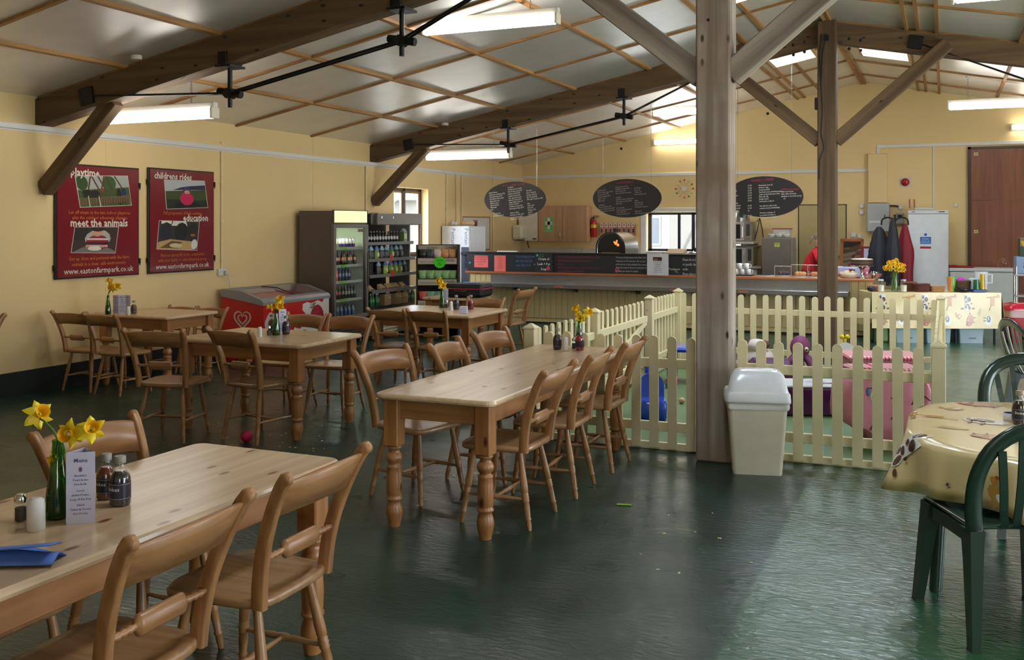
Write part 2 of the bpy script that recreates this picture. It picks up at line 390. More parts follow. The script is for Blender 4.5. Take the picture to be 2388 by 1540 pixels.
# roof deck, foil boards and pine battens, both slopes
SKY = {-1: [(-2.42, -1.80, 14.15, 15.85), (-2.42, -1.80, 9.2, 11.3)], 1: [(-1.16, -.48, 14.15, 16.2), (-1.16, -.48, 9.2, 11.3), (-1.16, -.48, 3.0, 4.6)]}
def slab(b, x0, x1, y0, y1, lo, hi, col=None):
    vs = [(x, y, rz_(x)+d) for d in (lo, hi) for y in (y0, y1) for x in (x0, x1)]
    b.add(vs, [(0, 2, 3, 1), (4, 5, 7, 6), (0, 1, 5, 4), (2, 6, 7, 3), (0, 4, 6, 2), (1, 3, 7, 5)], col)
b = MB()
for sd in (-1, 1):
    a0, a1 = (WX-.2, RIDGE) if sd < 0 else (RIDGE, RX+.2)
    for a, d, e, f in rect_holes(a0, a1, FY-.2, BY+.2, SKY[sd]): slab(b, a, d, e, f, .05, .22)
ceiling = struct(b.build('ceiling', M['batten']))
YL = [FY, -1.35, .35, 2.0, 3.75, 5.55, 7.25, 8.63, 10.30, 11.96, 13.62, 15.30, 16.95, 18.6, BY]
XLl = [WX, -7.25, -6.10, -4.95, -3.82, -2.60, RIDGE]; XLr = [RIDGE, -.30, .86, 2.02, 3.2, 4.4, RX]
for sd, XL in ((-1, XLl), (1, XLr)):
    for x0, x1 in zip(XL, XL[1:]):
        for y0, y1 in zip(YL, YL[1:]):
            cells = rect_holes(x0, x1, y0, y1, [h for h in SKY[sd] if h[0] < x1 and h[1] > x0 and h[2] < y1 and h[3] > y0])
            cells = [q for q in cells if x0 <= q[0] and q[1] <= x1 and y0 <= q[2] and q[3] <= y1]
            if not cells: continue
            b = MB()
            for a, d, e, f in cells: slab(b, a, d, e, f, random.uniform(-.002, .002), .05)
            b.build('ceiling_panel', M['foil'], ceiling)
    def inhole(x0, x1, y0, y1): return [h for h in SKY[sd] if h[0] < x1 and h[1] > x0 and h[2] < y1 and h[3] > y0]
    for x in (XL[1:-1] + ([-2.47, -2.15] if sd < 0 else [-.44, -.08])):
        b = MB(); y = FY; cuts = []
        for h in sorted(inhole(x-.02, x+.02, FY, BY), key=lambda q: q[2]): cuts.append((y, h[2])); y = h[3]
        cuts.append((y, BY))
        for y0, y1 in cuts: slab(b, x-.021, x+.021, y0, y1, -.032, .0)
        b.build('batten', M['batten'], ceiling)
    for y in YL[1:-1]:
        b = MB(); xs = []; x = XL[0]
        for h in sorted(inhole(XL[0], XL[-1], y-.02, y+.02), key=lambda q: q[0]): xs.append((x, h[0])); x = h[1]
        xs.append((x, XL[-1]))
        for x0, x1 in xs:
            if x1-x0 > .01: slab(b, x0, x1, y-.021, y+.021, -.026, .0)
        b.build('batten', M['batten_x'], ceiling)
b = MB(); slab(b, RIDGE-.05, RIDGE, FY, BY, -.04, 0); slab(b, RIDGE, RIDGE+.05, FY, BY, -.04, 0); b.build('ridge_batten', M['batten'], ceiling)
for i, (sd, h) in enumerate([(s, q) for s in (-1, 1) for q in SKY[s]]):
    x0, x1, y0, y1 = h; b = MB(); b.col = c3(214, 176, 140)
    for a, d, e, f in ((x0-.03, x0+.012, y0-.03, y1+.03), (x1-.012, x1+.03, y0-.03, y1+.03), (x0+.012, x1-.012, y0-.03, y0+.012), (x0+.012, x1-.012, y1-.012, y1+.03)): slab(b, a, d, e, f, -.035, .235)
    sk = struct(b.build('window_%d' % (3+i), M['satin']))
    b = MB(); slab(b, x0+.012, x1-.012, y0+.012, y1-.012, .20, .212); b.build('skylight_pane', M['win_glass'], sk)

# windows
wl = MB(); wl.col = c3(78, 50, 34)
y0, y1, z0, z1 = 14.32, 15.52, 1.14, 2.34; xw = WX-.17
for a, d, e, f in ((y0, y0+.06, z0, z1), (y1-.06, y1, z0, z1), (y0, y1, z0, z0+.05), (y0, y1, z1-.05, z1), (14.86, 14.94, z0, z1)): wl.box(xw-.03, xw+.03, a, d, e, f, ch=.006)
win1 = struct(wl.build('window_1', M['satin']))
for a, d in ((y0+.06, 14.86), (14.94, y1-.06)):
    b = MB(); b.box(xw-.004, xw+.004, a, d, z0+.05, z1-.05); b.build('pane', M['win_glass'], win1)
    b = MB(); b.col = c3(150, 122, 100)
    for q in ((a, a+.035, z0+.05, z1-.05), (d-.035, d, z0+.05, z1-.05), (a, d, z0+.05, z0+.085), (a, d, z1-.085, z1-.05)): b.box(xw-.02, xw+.02, *q, ch=.004)
    b.build('sash', M['satin'], win1)
b = MB(); b.col = c3(235, 230, 222); b.box(WX-.16, WX+.03, y0-.02, y1+.02, z0-.025, z0, ch=.006); b.build('sill', M['satin'], win1)
b = MB(); b.col = c3(40, 34, 34); x0, x1, z0, z1 = WB; yw = BY+.15
for q in ((x0, x0+.07, z0, z1), (x1-.07, x1, z0, z1), (x0, x1, z0, z0+.05), (x0, x1, z1-.05, z1), (-5.02, -4.96, z0, z1), (-4.73, -4.66, z0, z1), (-4.2, -4.14, z0, z1)): b.box(q[0], q[1], yw-.03, yw+.03, q[2], q[3], ch=.006)
win2 = struct(b.build('window_2', M['satin']))
for a, d in ((x0+.07, -5.02), (-4.96, -4.73), (-4.66, -4.2), (-4.14, x1-.07)):
    b = MB(); b.box(a, d, yw-.004, yw+.004, z0+.05, z1-.05); b.build('pane', M['win_glass'], win2)
b = MB(); b.col = c3(232, 226, 214); b.box(x0-.04, x1+.04, BY-.06, BY, z1+.005, z1+.095, ch=.012); b.build('blind_box', M['satin'], win2)
b = MB(); b.col = c3(238, 234, 226); b.box(x0-.02, x1+.02, BY-.05, BY+.12, z0-.03, z0, ch=.006); b.build('sill', M['satin'], win2)
b = MB(); b.col = c3(238, 234, 228); b.box(x0-.13, x0-.01, BY-.02, BY, z0-.1, z1, ch=.005); b.build('window_trim', M['satin'], win2)
# outbuildings beyond the windows
def outbuilding(name, label, o, w_, h_, deep, ang, wallc, doorx):
    t = thing(name, label, 'building', o, ang)
    b = MB(); b.col = wallc; b.box(-w_/2, w_/2, 0, deep, -.1, h_); b.build('wall', M['matte'], t)
    b = MB(); b.col = c3(96, 82, 74)
    b.add([(-w_/2-.3, -.3, h_-.05), (w_/2+.3, -.3, h_-.05), (w_/2+.3, deep/2, h_+2), (-w_/2-.3, deep/2, h_+2), (-w_/2-.3, deep+.3, h_-.05), (w_/2+.3, deep+.3, h_-.05)], [(0, 1, 2, 3), (3, 2, 5, 4), (0, 3, 4), (1, 5, 2)]); b.build('roof', M['matte'], t)
    b = MB(); b.col = c3(74, 68, 60); b.box(doorx, doorx+1.1, -.06, 0, -.1, 2.2); b.add([(doorx+.1, -.07, .2), (doorx+.2, -.07, .2), (doorx+1.0, -.07, 1.9), (doorx+.9, -.07, 1.9)], [(0, 1, 2, 3)], c3(50, 44, 38)); b.build('door', M['matte'], t)
    for k in range(-1, 2):
        b = MB(); b.col = c3(104, 100, 94); X = doorx-.85+k*2.9
        b.box(X-.5, X+.5, -.05, 0, 1.0, 2.0); wd = b.build('window', M['matte'], t)
        for q in range(3):
            b = MB(); b.col = c3(40, 44, 48); b.box(X-.45+q*.31, X-.17+q*.31, -.06, -.05, 1.06, 1.94); b.build('pane', M['gloss'], wd)
    return t
outbuilding('farm_outbuilding', 'pale farm building with small window and braced door beyond the kitchen window', (-9.8, 33, 0), 22, 2.7, 6, 0, c3(86, 82, 75), 1.25)
outbuilding('farm_barn', 'grey boarded barn seen through the side window by the fridges', (-19, 21.5, 0), 9, 3.0, 5, R(62), c3(84, 80, 76), 0)
for (name, p, d, lab) in (('downpipe', (-15.2, 22.6), .05, 'grey drainpipe outside the side window'),):
    t = MB(); t.col = c3(120, 124, 130); t.path([(-13.2, 22.3, 0), (-13.2, 22.3, 2.3), (-13.1, 22.45, 2.45), (-13.0, 22.8, 2.55)], d, 8); tag(t.build(name, M['satin']), lab, 'pipe')

# flush door and big sliding door of the back wall
b = MB(); b.col = c3(70, 58, 40); x0, x1, zt = -2.60, -1.70, 2.10
for q in ((x0, x0+.02, 0, zt), (x1-.02, x1, 0, zt), (x0, x1, zt-.02, zt)): b.box(q[0], q[1], BY-.012, BY, q[2], q[3])
d1 = struct(b.build('door_1', M['satin']))
b = MB(); b.col = c3(196, 176, 122); b.box(x0+.02, x1-.02, BY-.03, BY, .01, zt-.02); b.build('door_leaf', M['satin'], d1)
b = MB(); b.box(-1.80, -1.755, BY-.04, BY-.03, .98, 1.2, ch=.004); b.tube((-1.78, BY-.04, 1.12), (-1.78, BY-.085, 1.12), .011); b.tube((-1.77, BY-.085, 1.12), (-1.90, BY-.085, 1.105), .010); b.build('handle', M['chrome'], d1)
b = MB(); b.col = c3(205, 202, 190); b.box(-2.15, -2.02, BY-.036, BY-.03, 1.78, 1.98); b.build('door_sign', M['satin'], d1)
b = MB(); b.col = c3(66, 40, 26); x0, x1, zt = .40, 3.2, 3.12
for q in ((x0, x0+.05, 0, zt), (x0, x1, zt-.04, zt)): b.box(q[0], q[1], BY-.07, BY, q[2], q[3])
d2 = struct(b.build('door_2', M['satin']))
M['door_ply'] = wood('varnished_ply', c3(122, 66, 34), c3(152, 86, 48), 2, .42, None, 18, .15)
for k in range(3):
    for (za, zb) in ((.01, 2.14), (2.15, zt-.04)):
        b = MB(); b.box(x0+.05+k*.92, x0+.965+k*.92, BY-.05, BY, za, zb, ch=.003); b.build('ply_panel', M['door_ply'], d2)
for z in (2.99, 1.58):
    b = MB(); b.col = c3(214, 200, 150); b.box(x0+.10, x0+.17, BY-.065, BY-.05, z-.03, z+.03, ch=.004); b.ball((x0+.135, BY-.068, z), .012, 8, c3(120, 90, 40)); b.build('latch_plate', M['satin'], d2)
# cased duct on the back wall
b = MB(); b.box(-1.31, -.97, BY-.10, BY, 2.12, 3.04, ch=.005); struct(b.build('wall_duct', M['wall']))

# ------------------------------------------------------------------ timber frame
def post(x, y, wd, m, label, z1=None):
    p = thing('timber_post', label, 'post', (x, y, 0)); h = wd/2; b = MB()
    b.box(-h, h, -h, h, 0, z1 or RZ-.04, ch=.012); b.build('shaft', m, p); return p
def brace(parent, p0, p1, th, dp, m):                                # square section between two points of one plane y = const
    p0, p1 = Vector(p0), Vector(p1); d = (p1-p0).normalized(); n = Vector((-d.z, 0, d.x)); b = MB(); L = (p1-p0).length
    mm = Matrix(((d.x, 0, n.x, p0.x), (0, 1, 0, p0.y), (d.z, 0, n.z, p0.z), (0, 0, 0, 1)))
    b.box(0, L, -th/2, th/2, -dp/2, dp/2, ch=.008); o = b.build('brace', m, parent); o.matrix_local = mm; return o
P1 = post(-1.515, 7.14, .245, M['oak_grey'], 'thick weathered grey timber post standing beside the white bin')
brace(P1, (-.10, .0, 2.78), (-1.55, .0, 3.96), .14, .17, M['oak_grey_x']); brace(P1, (.10, .0, 2.78), (1.55, .0, 3.96), .14, .17, M['oak_grey_x'])
b = MB(); b.col = c3(30, 30, 30)
for q in ((.0, -.122, 4.1), (.03, -.122, 3.4)): b.ball(q, .02, 8)
b.ball((-.03, -.12, 3.17), .012, 6); b.build('bolt', M['black'], P1)
P2 = post(RIDGE, 13.52, .235, M['oak_z'], 'dark brown timber post rising behind the far picket fence')
brace(P2, (-.10, 0, 2.80), (-1.45, 0, 3.98), .14, .17, M['oak_x']); brace(P2, (.10, 0, 2.80), (1.45, 0, 3.98), .14, .17, M['oak_x'])
b = MB(); b.path([(-.06, -.125, 4.2), (-.09, -.125, 3.9), (-.05, -.125, 3.2), (-.07, -.125, 2.9), (-.03, -.125, 2.7), (-.09, -.125, 2.55), (-.09, -.125, 2.3)], .008, 6)
b.path([(.0, -.125, 4.2), (-.05, -.125, 3.95), (-.07, -.125, 3.5)], .007, 6); b.build('cable', M['black'], P2)
b = MB(); b.box(-.16, -.118, -.05, .02, 3.22, 3.38, ch=.008); b.build('wall_speaker', M['black'], P2)
b = MB()
for sx in (-1, 1):
    for dz in (0, -.13): b.ball((sx*.28, -.115, 4.11+dz), .022, 8); b.ball((sx*.42, -.115, 4.08+dz), .022, 8)
b.box(-.03, .03, -.135, -.118, 4.1, 4.18); b.build('bolt', M['black'], P2)
def rafter(y, sd, label, wallbrace):
    t = thing('roof_beam', label, 'beam', (RIDGE, y, 0)); end = (WX if sd < 0 else RX)-RIDGE
    lo = lambda x: RZ-SL*abs(x)-.30; hi = lambda x: RZ-SL*abs(x)-.03
    b = MB(); xa, xb = sorted((sd*.118, end)); b.add([(x, yy, f(x)) for yy in (-.1, .1) for f in (lo, hi) for x in (xa, xb)], [(0, 1, 3, 2), (4, 6, 7, 5), (0, 4, 5, 1), (2, 3, 7, 6), (0, 2, 6, 4), (1, 5, 7, 3)]); b.build('beam', M['oak_x'], t)
    plate, n1, n2, far = (sd*6.33, 2.97), (sd*4.66, 2.92), (sd*2.83, 3.27), (sd*1.07, 4.03)
    for px_, pz in (plate, far):
        b = MB(); b.m = Matrix.Translation((px_, -.1, pz)) @ Matrix.Rotation(sd*.19, 4, 'Y'); b.box(-.085, .085, -.03, .0, -.085, .085, ch=.006); b.build('anchor_plate', M['black'], t)
    for nx, nz in (n1, n2):
        b = MB(); zb = lo(nx); b.tube((nx, 0, nz-.13), (nx, 0, zb), .022, 8); b.box(nx-.09, nx+.09, -.11, .11, zb-.03, zb-.008, ch=.003); b.box(nx-.05, nx+.05, -.115, .115, zb-.01, zb+.11, ch=.004)
        b.tube((nx, -.045, nz), (nx, .045, nz), .05, 10); b.tube((nx-.13*sd, 0, nz-.02), (nx+.13*sd, 0, nz+.03), .035, 8); b.build('strut', M['black'], t)
    for q in (-.03, .03):
        yq = q
        b = MB(); b.tube((plate[0], -.115, plate[1]), (n1[0], yq, n1[1]), .011, 6); b.build('tie_rod', M['black'], t)
        b = MB(); b.tube((n1[0], yq, n1[1]), (n2[0], yq, n2[1]), .013, 6); b.build('tie_rod', M['black'], t)
        b = MB(); b.tube((n2[0], yq, n2[1]), (far[0], -.115, far[1]), .011, 6); b.build('tie_rod', M['black'], t)
    if wallbrace: brace(t, (end-sd*.02, 0, 2.06), (end-sd*.98, 0, 2.93), .13, .16, M['oak_x'])
    return t
rafter(7.30, -1, 'dark roof beam of the near frame, sloping left above the red posters', True)
rafter(7.30, 1, 'dark roof beam of the near frame, right of the grey post', True)
rafter(13.66, -1, 'dark roof beam of the far frame, sloping down to the drinks fridges', True)
rafter(13.66, 1, 'dark roof beam of the far frame, sloping right from the brown post', True)

# ------------------------------------------------------------------ strip lights
def strip_light(x, y, z, label, chains=True, back=False, n_name='strip_light', L_=1.5):
    t = thing(n_name, label, 'light', (x, y, z), 0, 'fluorescent strip lights'); h = L_/2
    b = MB(); b.col = c3(236, 232, 222)
    if back: b.box(-h, h, .0, .05, -.05, .05, ch=.006)
    else: b.box(-h, h, -.035, .035, .045, .10, ch=.006)
    b.build('housing', M['satin'], t)
    b = MB()
    if back: b.box(-h+.03, h-.03, -.07, -.001, -.05, .045, ch=.02)
    else: b.box(-h+.03, h-.03, -.055, .055, -.055, .044, ch=.02)
    b.build('diffuser', M['tube'], t)
    for s_ in (-1, 1):
        b = MB(); b.col = c3(240, 234, 214)
        if back: b.box(s_*h, s_*(h-.03), -.074, 0, -.055, .05, ch=.008)
        else: b.box(s_*h, s_*(h-.03), -.06, .06, -.06, .05, ch=.008)
        b.build('end_cap', M['satin'], t)
        if chains:
            top = rz_(x+s_*h*.6)-z-.01; b = MB(); zz = .1; k = 0
            while zz < top:
                b.m = Matrix.Translation((s_*h*.6, 0, zz)) @ Matrix.Rotation(pi/2*(k % 2), 4, 'Z'); b.box(-.009, -.006, -.002, .002, 0, .03); b.box(.006, .009, -.002, .002, 0, .03); b.box(-.009, .009, -.002, .002, 0, .003); b.box(-.009, .009, -.002, .002, .027, .03)
                zz += .026; k += 1
            b.m = None; b.build('chain', M['steel'], t)
            b = MB(); b.col = c3(236, 234, 228); b.lathe([(.035, top-.02), (.035, top)], 10, Matrix.Translation((s_*h*.6, 0, .01))); b.build('ceiling_hook', M['satin'], t)
    return t
strip_light(-7.19, 7.55, 2.79, 'hanging strip light nearest the two red posters')
strip_light(-4.18, 8.95, 3.72, 'large hanging strip light highest in view above the wooden tables')
strip_light(-6.9, 13.98, 2.80, 'hanging strip light above the drinks fridges')
strip_light(-4.05, 17.25, 3.72, 'hanging strip light partly behind the grey post')
strip_light(.80, 17.25, 3.60, 'hanging strip light right of the brown post near the big door')
strip_light(.80, 8.95, 3.60, 'hanging strip light cut by the top right corner of the view')
strip_light(-4.72, BY-.052, 3.40, 'strip light fixed to the back wall behind the grey post', False, True)
strip_light(1.84, BY-.052, 3.45, 'strip light fixed to the back wall above the big brown door', False, True)
b = MB(); b.col = c3(232, 226, 214); b.lathe([(.05, -.04), (.055, -.015), (.045, 0)], 14, Matrix.Translation((-6.9, 7.0, rz_(-6.9)-.03))); tag(b.build('smoke_detector', M['satin']), 'small round white smoke detector on the near ceiling', 'detector')
b = MB(); b.col = c3(232, 226, 214); b.lathe([(.05, -.04), (.055, -.015), (.045, 0)], 14, Matrix.Translation((-7.0, 13.4, rz_(-7.0)-.03))); tag(b.build('smoke_detector', M['satin']), 'small round white smoke detector by the far roof beam', 'detector')

# ------------------------------------------------------------------ pipes, socket and posters of the left wall
def conduit(y, z0, z1, lab, r=.013):
    b = MB(); b.col = c3(236, 220, 176); b.tube((WX+.018, y, z0), (WX+.018, y, z1), r, 8)
    for k in range(int((z1-z0)/.5)+1): b.box(WX, WX+.035, y-.02, y+.02, z0+.1+k*.5, z0+.12+k*.5)
    tag(b.build('conduit', M['satin']), lab, 'pipe')
conduit(10.0, 1.14, 2.64, 'cream conduit running down to the double socket by the posters')
conduit(13.42, 1.3, 2.64, 'cream conduit dropping behind the drinks fridges')
conduit(16.2, .9, 2.64, 'cream conduit first right of the side window')
conduit(16.6, .9, 2.64, 'cream conduit second right of the side window'); conduit(16.82, .9, 2.64, 'cream conduit third right of the side window')
conduit(18.25, .9, 2.64, 'cream conduit beside the pinboard near the back corner')
t = thing('double_socket', 'white double power socket under the cream conduit beside the posters', 'socket', (WX, 10.0, 1.10))
b = MB(); b.col = c3(226, 220, 206); b.box(0, .035, -.075, .075, -.045, .045, ch=.006); b.build('face_plate', M['satin'], t)
for q in (-.035, .035):
    b = MB(); b.col = c3(236, 232, 222); b.box(.035, .042, q-.01, q+.01, .012, .03, ch=.002); b.build('switch', M['satin'], t)
b = MB(); b.col = c3(215, 210, 200); b.box(.035, .08, .012, .062, -.035, .012, ch=.008); b.path([(.06, .05, -.03), (.07, .09, -.15), (.05, .13, -.30), (.04, .15, -.5)], .005, 6); b.build('plug', M['satin'], t)

def photo(b, quad, polys, z):                                        # white bordered print with flat colour shapes, quad in board units
    q = [Vector((p[0], p[1], 0)) for p in quad]                       # bl, br, tr, tl
    def pt(u, v): a = q[0].lerp(q[1], u); d = q[3].lerp(q[2], u); r = a.lerp(d, v); return (r.x, r.y)
    b.flat([(p.x, p.y) for p in q], z, c3(214, 204, 186)); zz = z+.0006
    k = .012
    for i, (col, pts) in enumerate(polys):
        b.flat([pt(k+(1-2*k)*min(1, max(0, u)), k*1.4+(1-2.8*k)*min(1, max(0, v))) for u, v in pts], zz+i*.00025, c3(*col))
def ell(cx, cy, rx, ry, n=12, a0=0, a1=2*pi): return [(cx+rx*cos(a0+(a1-a0)*i/n), cy+ry*sin(a0+(a1-a0)*i/n)) for i in range(n)]
def poster(loc, w_, h_, label, draw, hooks):
    t = thing('poster_board', label, 'poster', (0, 0, 0)); t.matrix_world = LEFTW(loc[0], loc[1], .035)
    b = MB(); b.col = c3(30, 24, 24); b.box(-.018, w_+.018, -.018, h_+.018, -.03, -.002, ch=.004); b.build('backing_frame', M['satin'], t)
    b = MB(); b.col = c3(126, 22, 36); b.box(0, w_, 0, h_, -.002, .004); b.build('red_panel', M['gloss'], t)
    draw(t)
    for x, y in hooks:
        b = MB(); b.box(x-.012, x+.012, y-.03, y+.03, -.03, .012, ch=.003); b.tube((x, y-.03, .006), (x, y-.05, .006), .006, 6); b.build('hook', M['black'], t)
WH, OR = c3(226, 214, 196), c3(206, 112, 34)
def poster1(t):
    W_, H_ = 1.12, 1.18
    b = MB(); z = .0045
    photo(b, [(.29, .735), (1.02, .77), (.96, 1.105), (.22, 1.075)], [((176, 178, 168), [(0, 0), (1, 0), (1, 1), (0, 1)]), ((86, 104, 46), [(0, 0), (1, 0), (1, .62), (0, .55)]),
        ((54, 78, 34), ell(.09, .78, .12, .24)), ((62, 92, 40), ell(.62, .76, .13, .25)), ((70, 84, 40), [(0, .28), (1, .34), (1, .6), (0, .52)]),
        ((92, 62, 40), [(.26, 1), (.29, 1), (.18, .36), (.15, .36)]), ((92, 62, 40), [(.28, 1), (.31, 1), (.46, .36), (.43, .36)]), ((96, 66, 44), [(.52, 1), (.55, 1), (.42, .34), (.39, .34)]), ((96, 66, 44), [(.40, 1), (.43, 1), (.56, .45), (.53, .45)]), ((88, 58, 38), [(.72, 1), (.75, 1), (.90, .5), (.87, .5)]), ((88, 58, 38), [(.55, 1), (.58, 1), (.68, .5), (.65, .5)]),
        ((34, 26, 24), ell(.16, .46, .09, .1)), ((38, 28, 26), ell(.31, .42, .09, .12)), ((40, 30, 28), [(.06, .38), (.42, .34), (.4, .28), (.1, .3)]), ((150, 50, 44), ell(.46, .54, .03, .07)), ((40, 52, 96), ell(.88, .46, .05, .12)), ((34, 34, 32), ell(.78, .3, .05, .28)),
        ((116, 94, 62), [(0, .04), (1, .1), (1, .34), (0, .26)])]+[((84, 66, 44), [(.03+k*.05, .03), (.045+k*.05, .03), (.045+k*.05, .27), (.03+k*.05, .27)]) for k in range(19)]+[((200, 196, 180), [(.16, 0), (.18, 0), (.175, .36), (.16, .36)]), ((200, 196, 180), [(.36, 0), (.385, 0), (.375, .34), (.36, .34)])], z)
    b.build('photograph', M['ink'], t)
    b = MB(); photo(b, [(.17, .255), (.78, .235), (.83, .53), (.22, .53)], [((62, 42, 36), [(0, 0), (1, 0), (1, 1), (0, 1)]), ((44, 34, 32), [(0, .5), (.3, .5), (.3, 1), (0, 1)]),
        ((178, 174, 164), ell(.55, .55, .30, .36)), ((120, 112, 106), [(0, 0), (1, 0), (1, .06), (.8, .22), (.24, .22)]), ((150, 28, 40), ell(.55, .40, .27, .30)), ((214, 204, 200), [(.30, .50), (.80, .50), (.80, .57), (.32, .57)]), ((34, 30, 48), [(.29, .34), (.82, .34), (.82, .41), (.29, .41)]),
        ((214, 200, 196), [(.32, .24), (.8, .24), (.8, .3), (.31, .3)]), ((206, 158, 128), ell(.53, .80, .13, .16)), ((44, 30, 24), ell(.52, .93, .15, .10)), ((206, 158, 128), ell(.33, .26, .05, .05)), ((206, 158, 128), ell(.68, .26, .06, .05)), ((232, 220, 200), ell(.50, .17, .16, .09))], z)
    b.build('photograph', M['ink'], t)
    b = MB(); z = .006; T = lambda s_, x, y, size, col, wd=1.0, al='LEFT', a=0: b.text(s_, size, Matrix.Translation((x, y, z)) @ Matrix.Rotation(a, 4, 'Z'), col, al, wd, 0, .0008, .026 if size > .1 else .008)
    T('playtime', .165, 1.075, .115, WH, 1.0); b.build('heading', M['ink'], t); b = MB(); T('meet the animals', .56, .535, .118, WH, .98, 'CENTER')
    b.build('heading', M['ink'], t)
    b = MB(); T('Let off steam in the two indoor playareas', .57, .668, .055, OR, .93, 'CENTER'); T('plus the outdoor adventure playarea', .57, .612, .055, OR, .93, 'CENTER')
    T('Get up close and personal with the farm', .56, .175, .055, OR, .93, 'CENTER'); T('animals in a clean, safe environment.', .56, .115, .055, OR, .93, 'CENTER'); b.build('lettering', M['ink'], t)
    b = MB(); T('www.eastonfarmpark.co.uk', .56, .032, .088, WH, .98, 'CENTER'); b.build('web_address', M['ink'], t)
def poster2(t):
    b = MB(); z = .0045
    photo(b, [(.26, .735), (.98, .765), (.92, 1.10), (.22, 1.085)], [((190, 190, 190), [(0, 0), (1, 0), (1, 1), (0, 1)]), ((66, 76, 34), [(0, 0), (1, 0), (1, .66), (0, .62)]), ((44, 42, 66), [(.18, .66), (1, .66), (1, .84), (.6, .8), (.4, .76)]), ((34, 44, 24), [(0, 0), (1, 0), (1, .26), (0, .34)]), ((26, 22, 24), ell(.5, .1, .34, .14)), ((206, 34, 88), ell(.5, .34, .17, .24)), ((70, 60, 104), ell(.52, .66, .10, .11)), ((214, 160, 130), ell(.52, .58, .07, .07))], z)
    b.build('photograph', M['ink'], t)
    b = MB(); photo(b, [(.10, .265), (.78, .235), (.83, .595), (.14, .605)], [((56, 50, 44), [(0, 0), (1, 0), (1, 1), (0, 1)]), ((226, 220, 206), [(.3, .84), (.7, .84), (.66, 1), (.34, 1)]), ((236, 226, 196), [(.05, .9), (.3, .9), (.3, 1), (.05, 1)]), ((36, 38, 48), ell(.18, .62, .15, .34)), ((30, 30, 30), ell(.56, .62, .17, .34)), ((44, 36, 34), ell(.86, .6, .13, .36)), ((196, 160, 100), [(0, 0), (.9, 0), (.86, .3), (.3, .36), (0, .24)]), ((108, 76, 40), [(.06, .04), (.5, .04), (.6, .27), (.34, .3)]), ((220, 200, 150), ell(.45, .14, .16, .08)), ((226, 220, 214), ell(.92, .2, .08, .18)), ((150, 90, 60), ell(.86, .52, .07, .05))], z)
    b.build('photograph', M['ink'], t)
    b = MB(); z = .006; T = lambda s_, x, y, size, col, wd=1.0, al='LEFT': b.text(s_, size, Matrix.Translation((x, y, z)), col, al, wd, 0, .0008, .026 if size > .1 else .008)
    T('childrens rides', .06, 1.095, .108, WH, .98); b.build('heading', M['ink'], t); b = MB(); T('education', .98, .60, .112, WH, 1.0, 'RIGHT'); b.build('heading', M['ink'], t)
    b = MB(); T('Full programme of daily activities', .54, .675, .055, OR, .9, 'CENTER'); T('Find out about life in the countryside,', .54, .175, .055, OR, .9, 'CENTER'); T('with your family or school/nursery group', .54, .115, .055, OR, .9, 'CENTER'); b.build('lettering', M['ink'], t)
    b = MB(); T('www.eastonfarmpark.co.uk', .54, .032, .085, WH, .96, 'CENTER'); b.build('web_address', M['ink'], t)
poster((7.44, 1.15), 1.12, 1.18, 'large red poster headed playtime and meet the animals, left of the pair', poster1, [(1.14, 1.0), (1.14, .14), (-.02, .1)])
poster((8.74, 1.15), 1.08, 1.20, 'large red poster headed childrens rides and education, right of the pair', poster2, [(1.10, 1.06), (1.10, .14), (-.02, 1.05), (-.02, .14)])
# ================================================================== FURNITURE
def bez(pts, n):                                                      # smooth curve through points
    out = []; P = [Vector(p) for p in pts]; P = [2*P[0]-P[1]]+P+[2*P[-1]-P[-2]]
    for i in range(1, len(P)-2):
        for k in range(n):
            t = k/n; a, b_, c_, d = P[i-1], P[i], P[i+1], P[i+2]
            out.append(.5*((2*b_)+(c_-a)*t+(2*a-5*b_+4*c_-d)*t*t+(3*b_-a-3*c_+d)*t**3))
    return out+[P[-2]]
STILE = [(.192, -.185, .43), (.200, -.195, .54), (.212, -.222, .66), (.228, -.268, .78), (.240, -.312, .865), (.245, -.340, .895)]
def stile_at(z):
    for a, b_ in zip(STILE, STILE[1:]):
        if a[2] <= z <= b_[2]:
            t = (z-a[2])/(b_[2]-a[2]); return tuple(a[i]+(b_[i]-a[i])*t for i in range(3))
    return STILE[-1]
LEGP = [(0, .013), (.06, .015), (.3, .0185), (.46, .021), (.53, .0195), (.545, .016), (.56, .0215), (.58, .017), (.595, .022), (.615, .017), (.63, .021), (.65, .0165), (.72, .018), (.84, .0145), (.855, .019), (.875, .0135), (.93, .0145), (1, .0105)]
STRP = [(0, .008), (.2, .010), (.38, .014), (.42, .011), (.46, .0155), (.5, .0165), (.54, .0155), (.58, .011), (.62, .014), (.8, .010), (1, .008)]
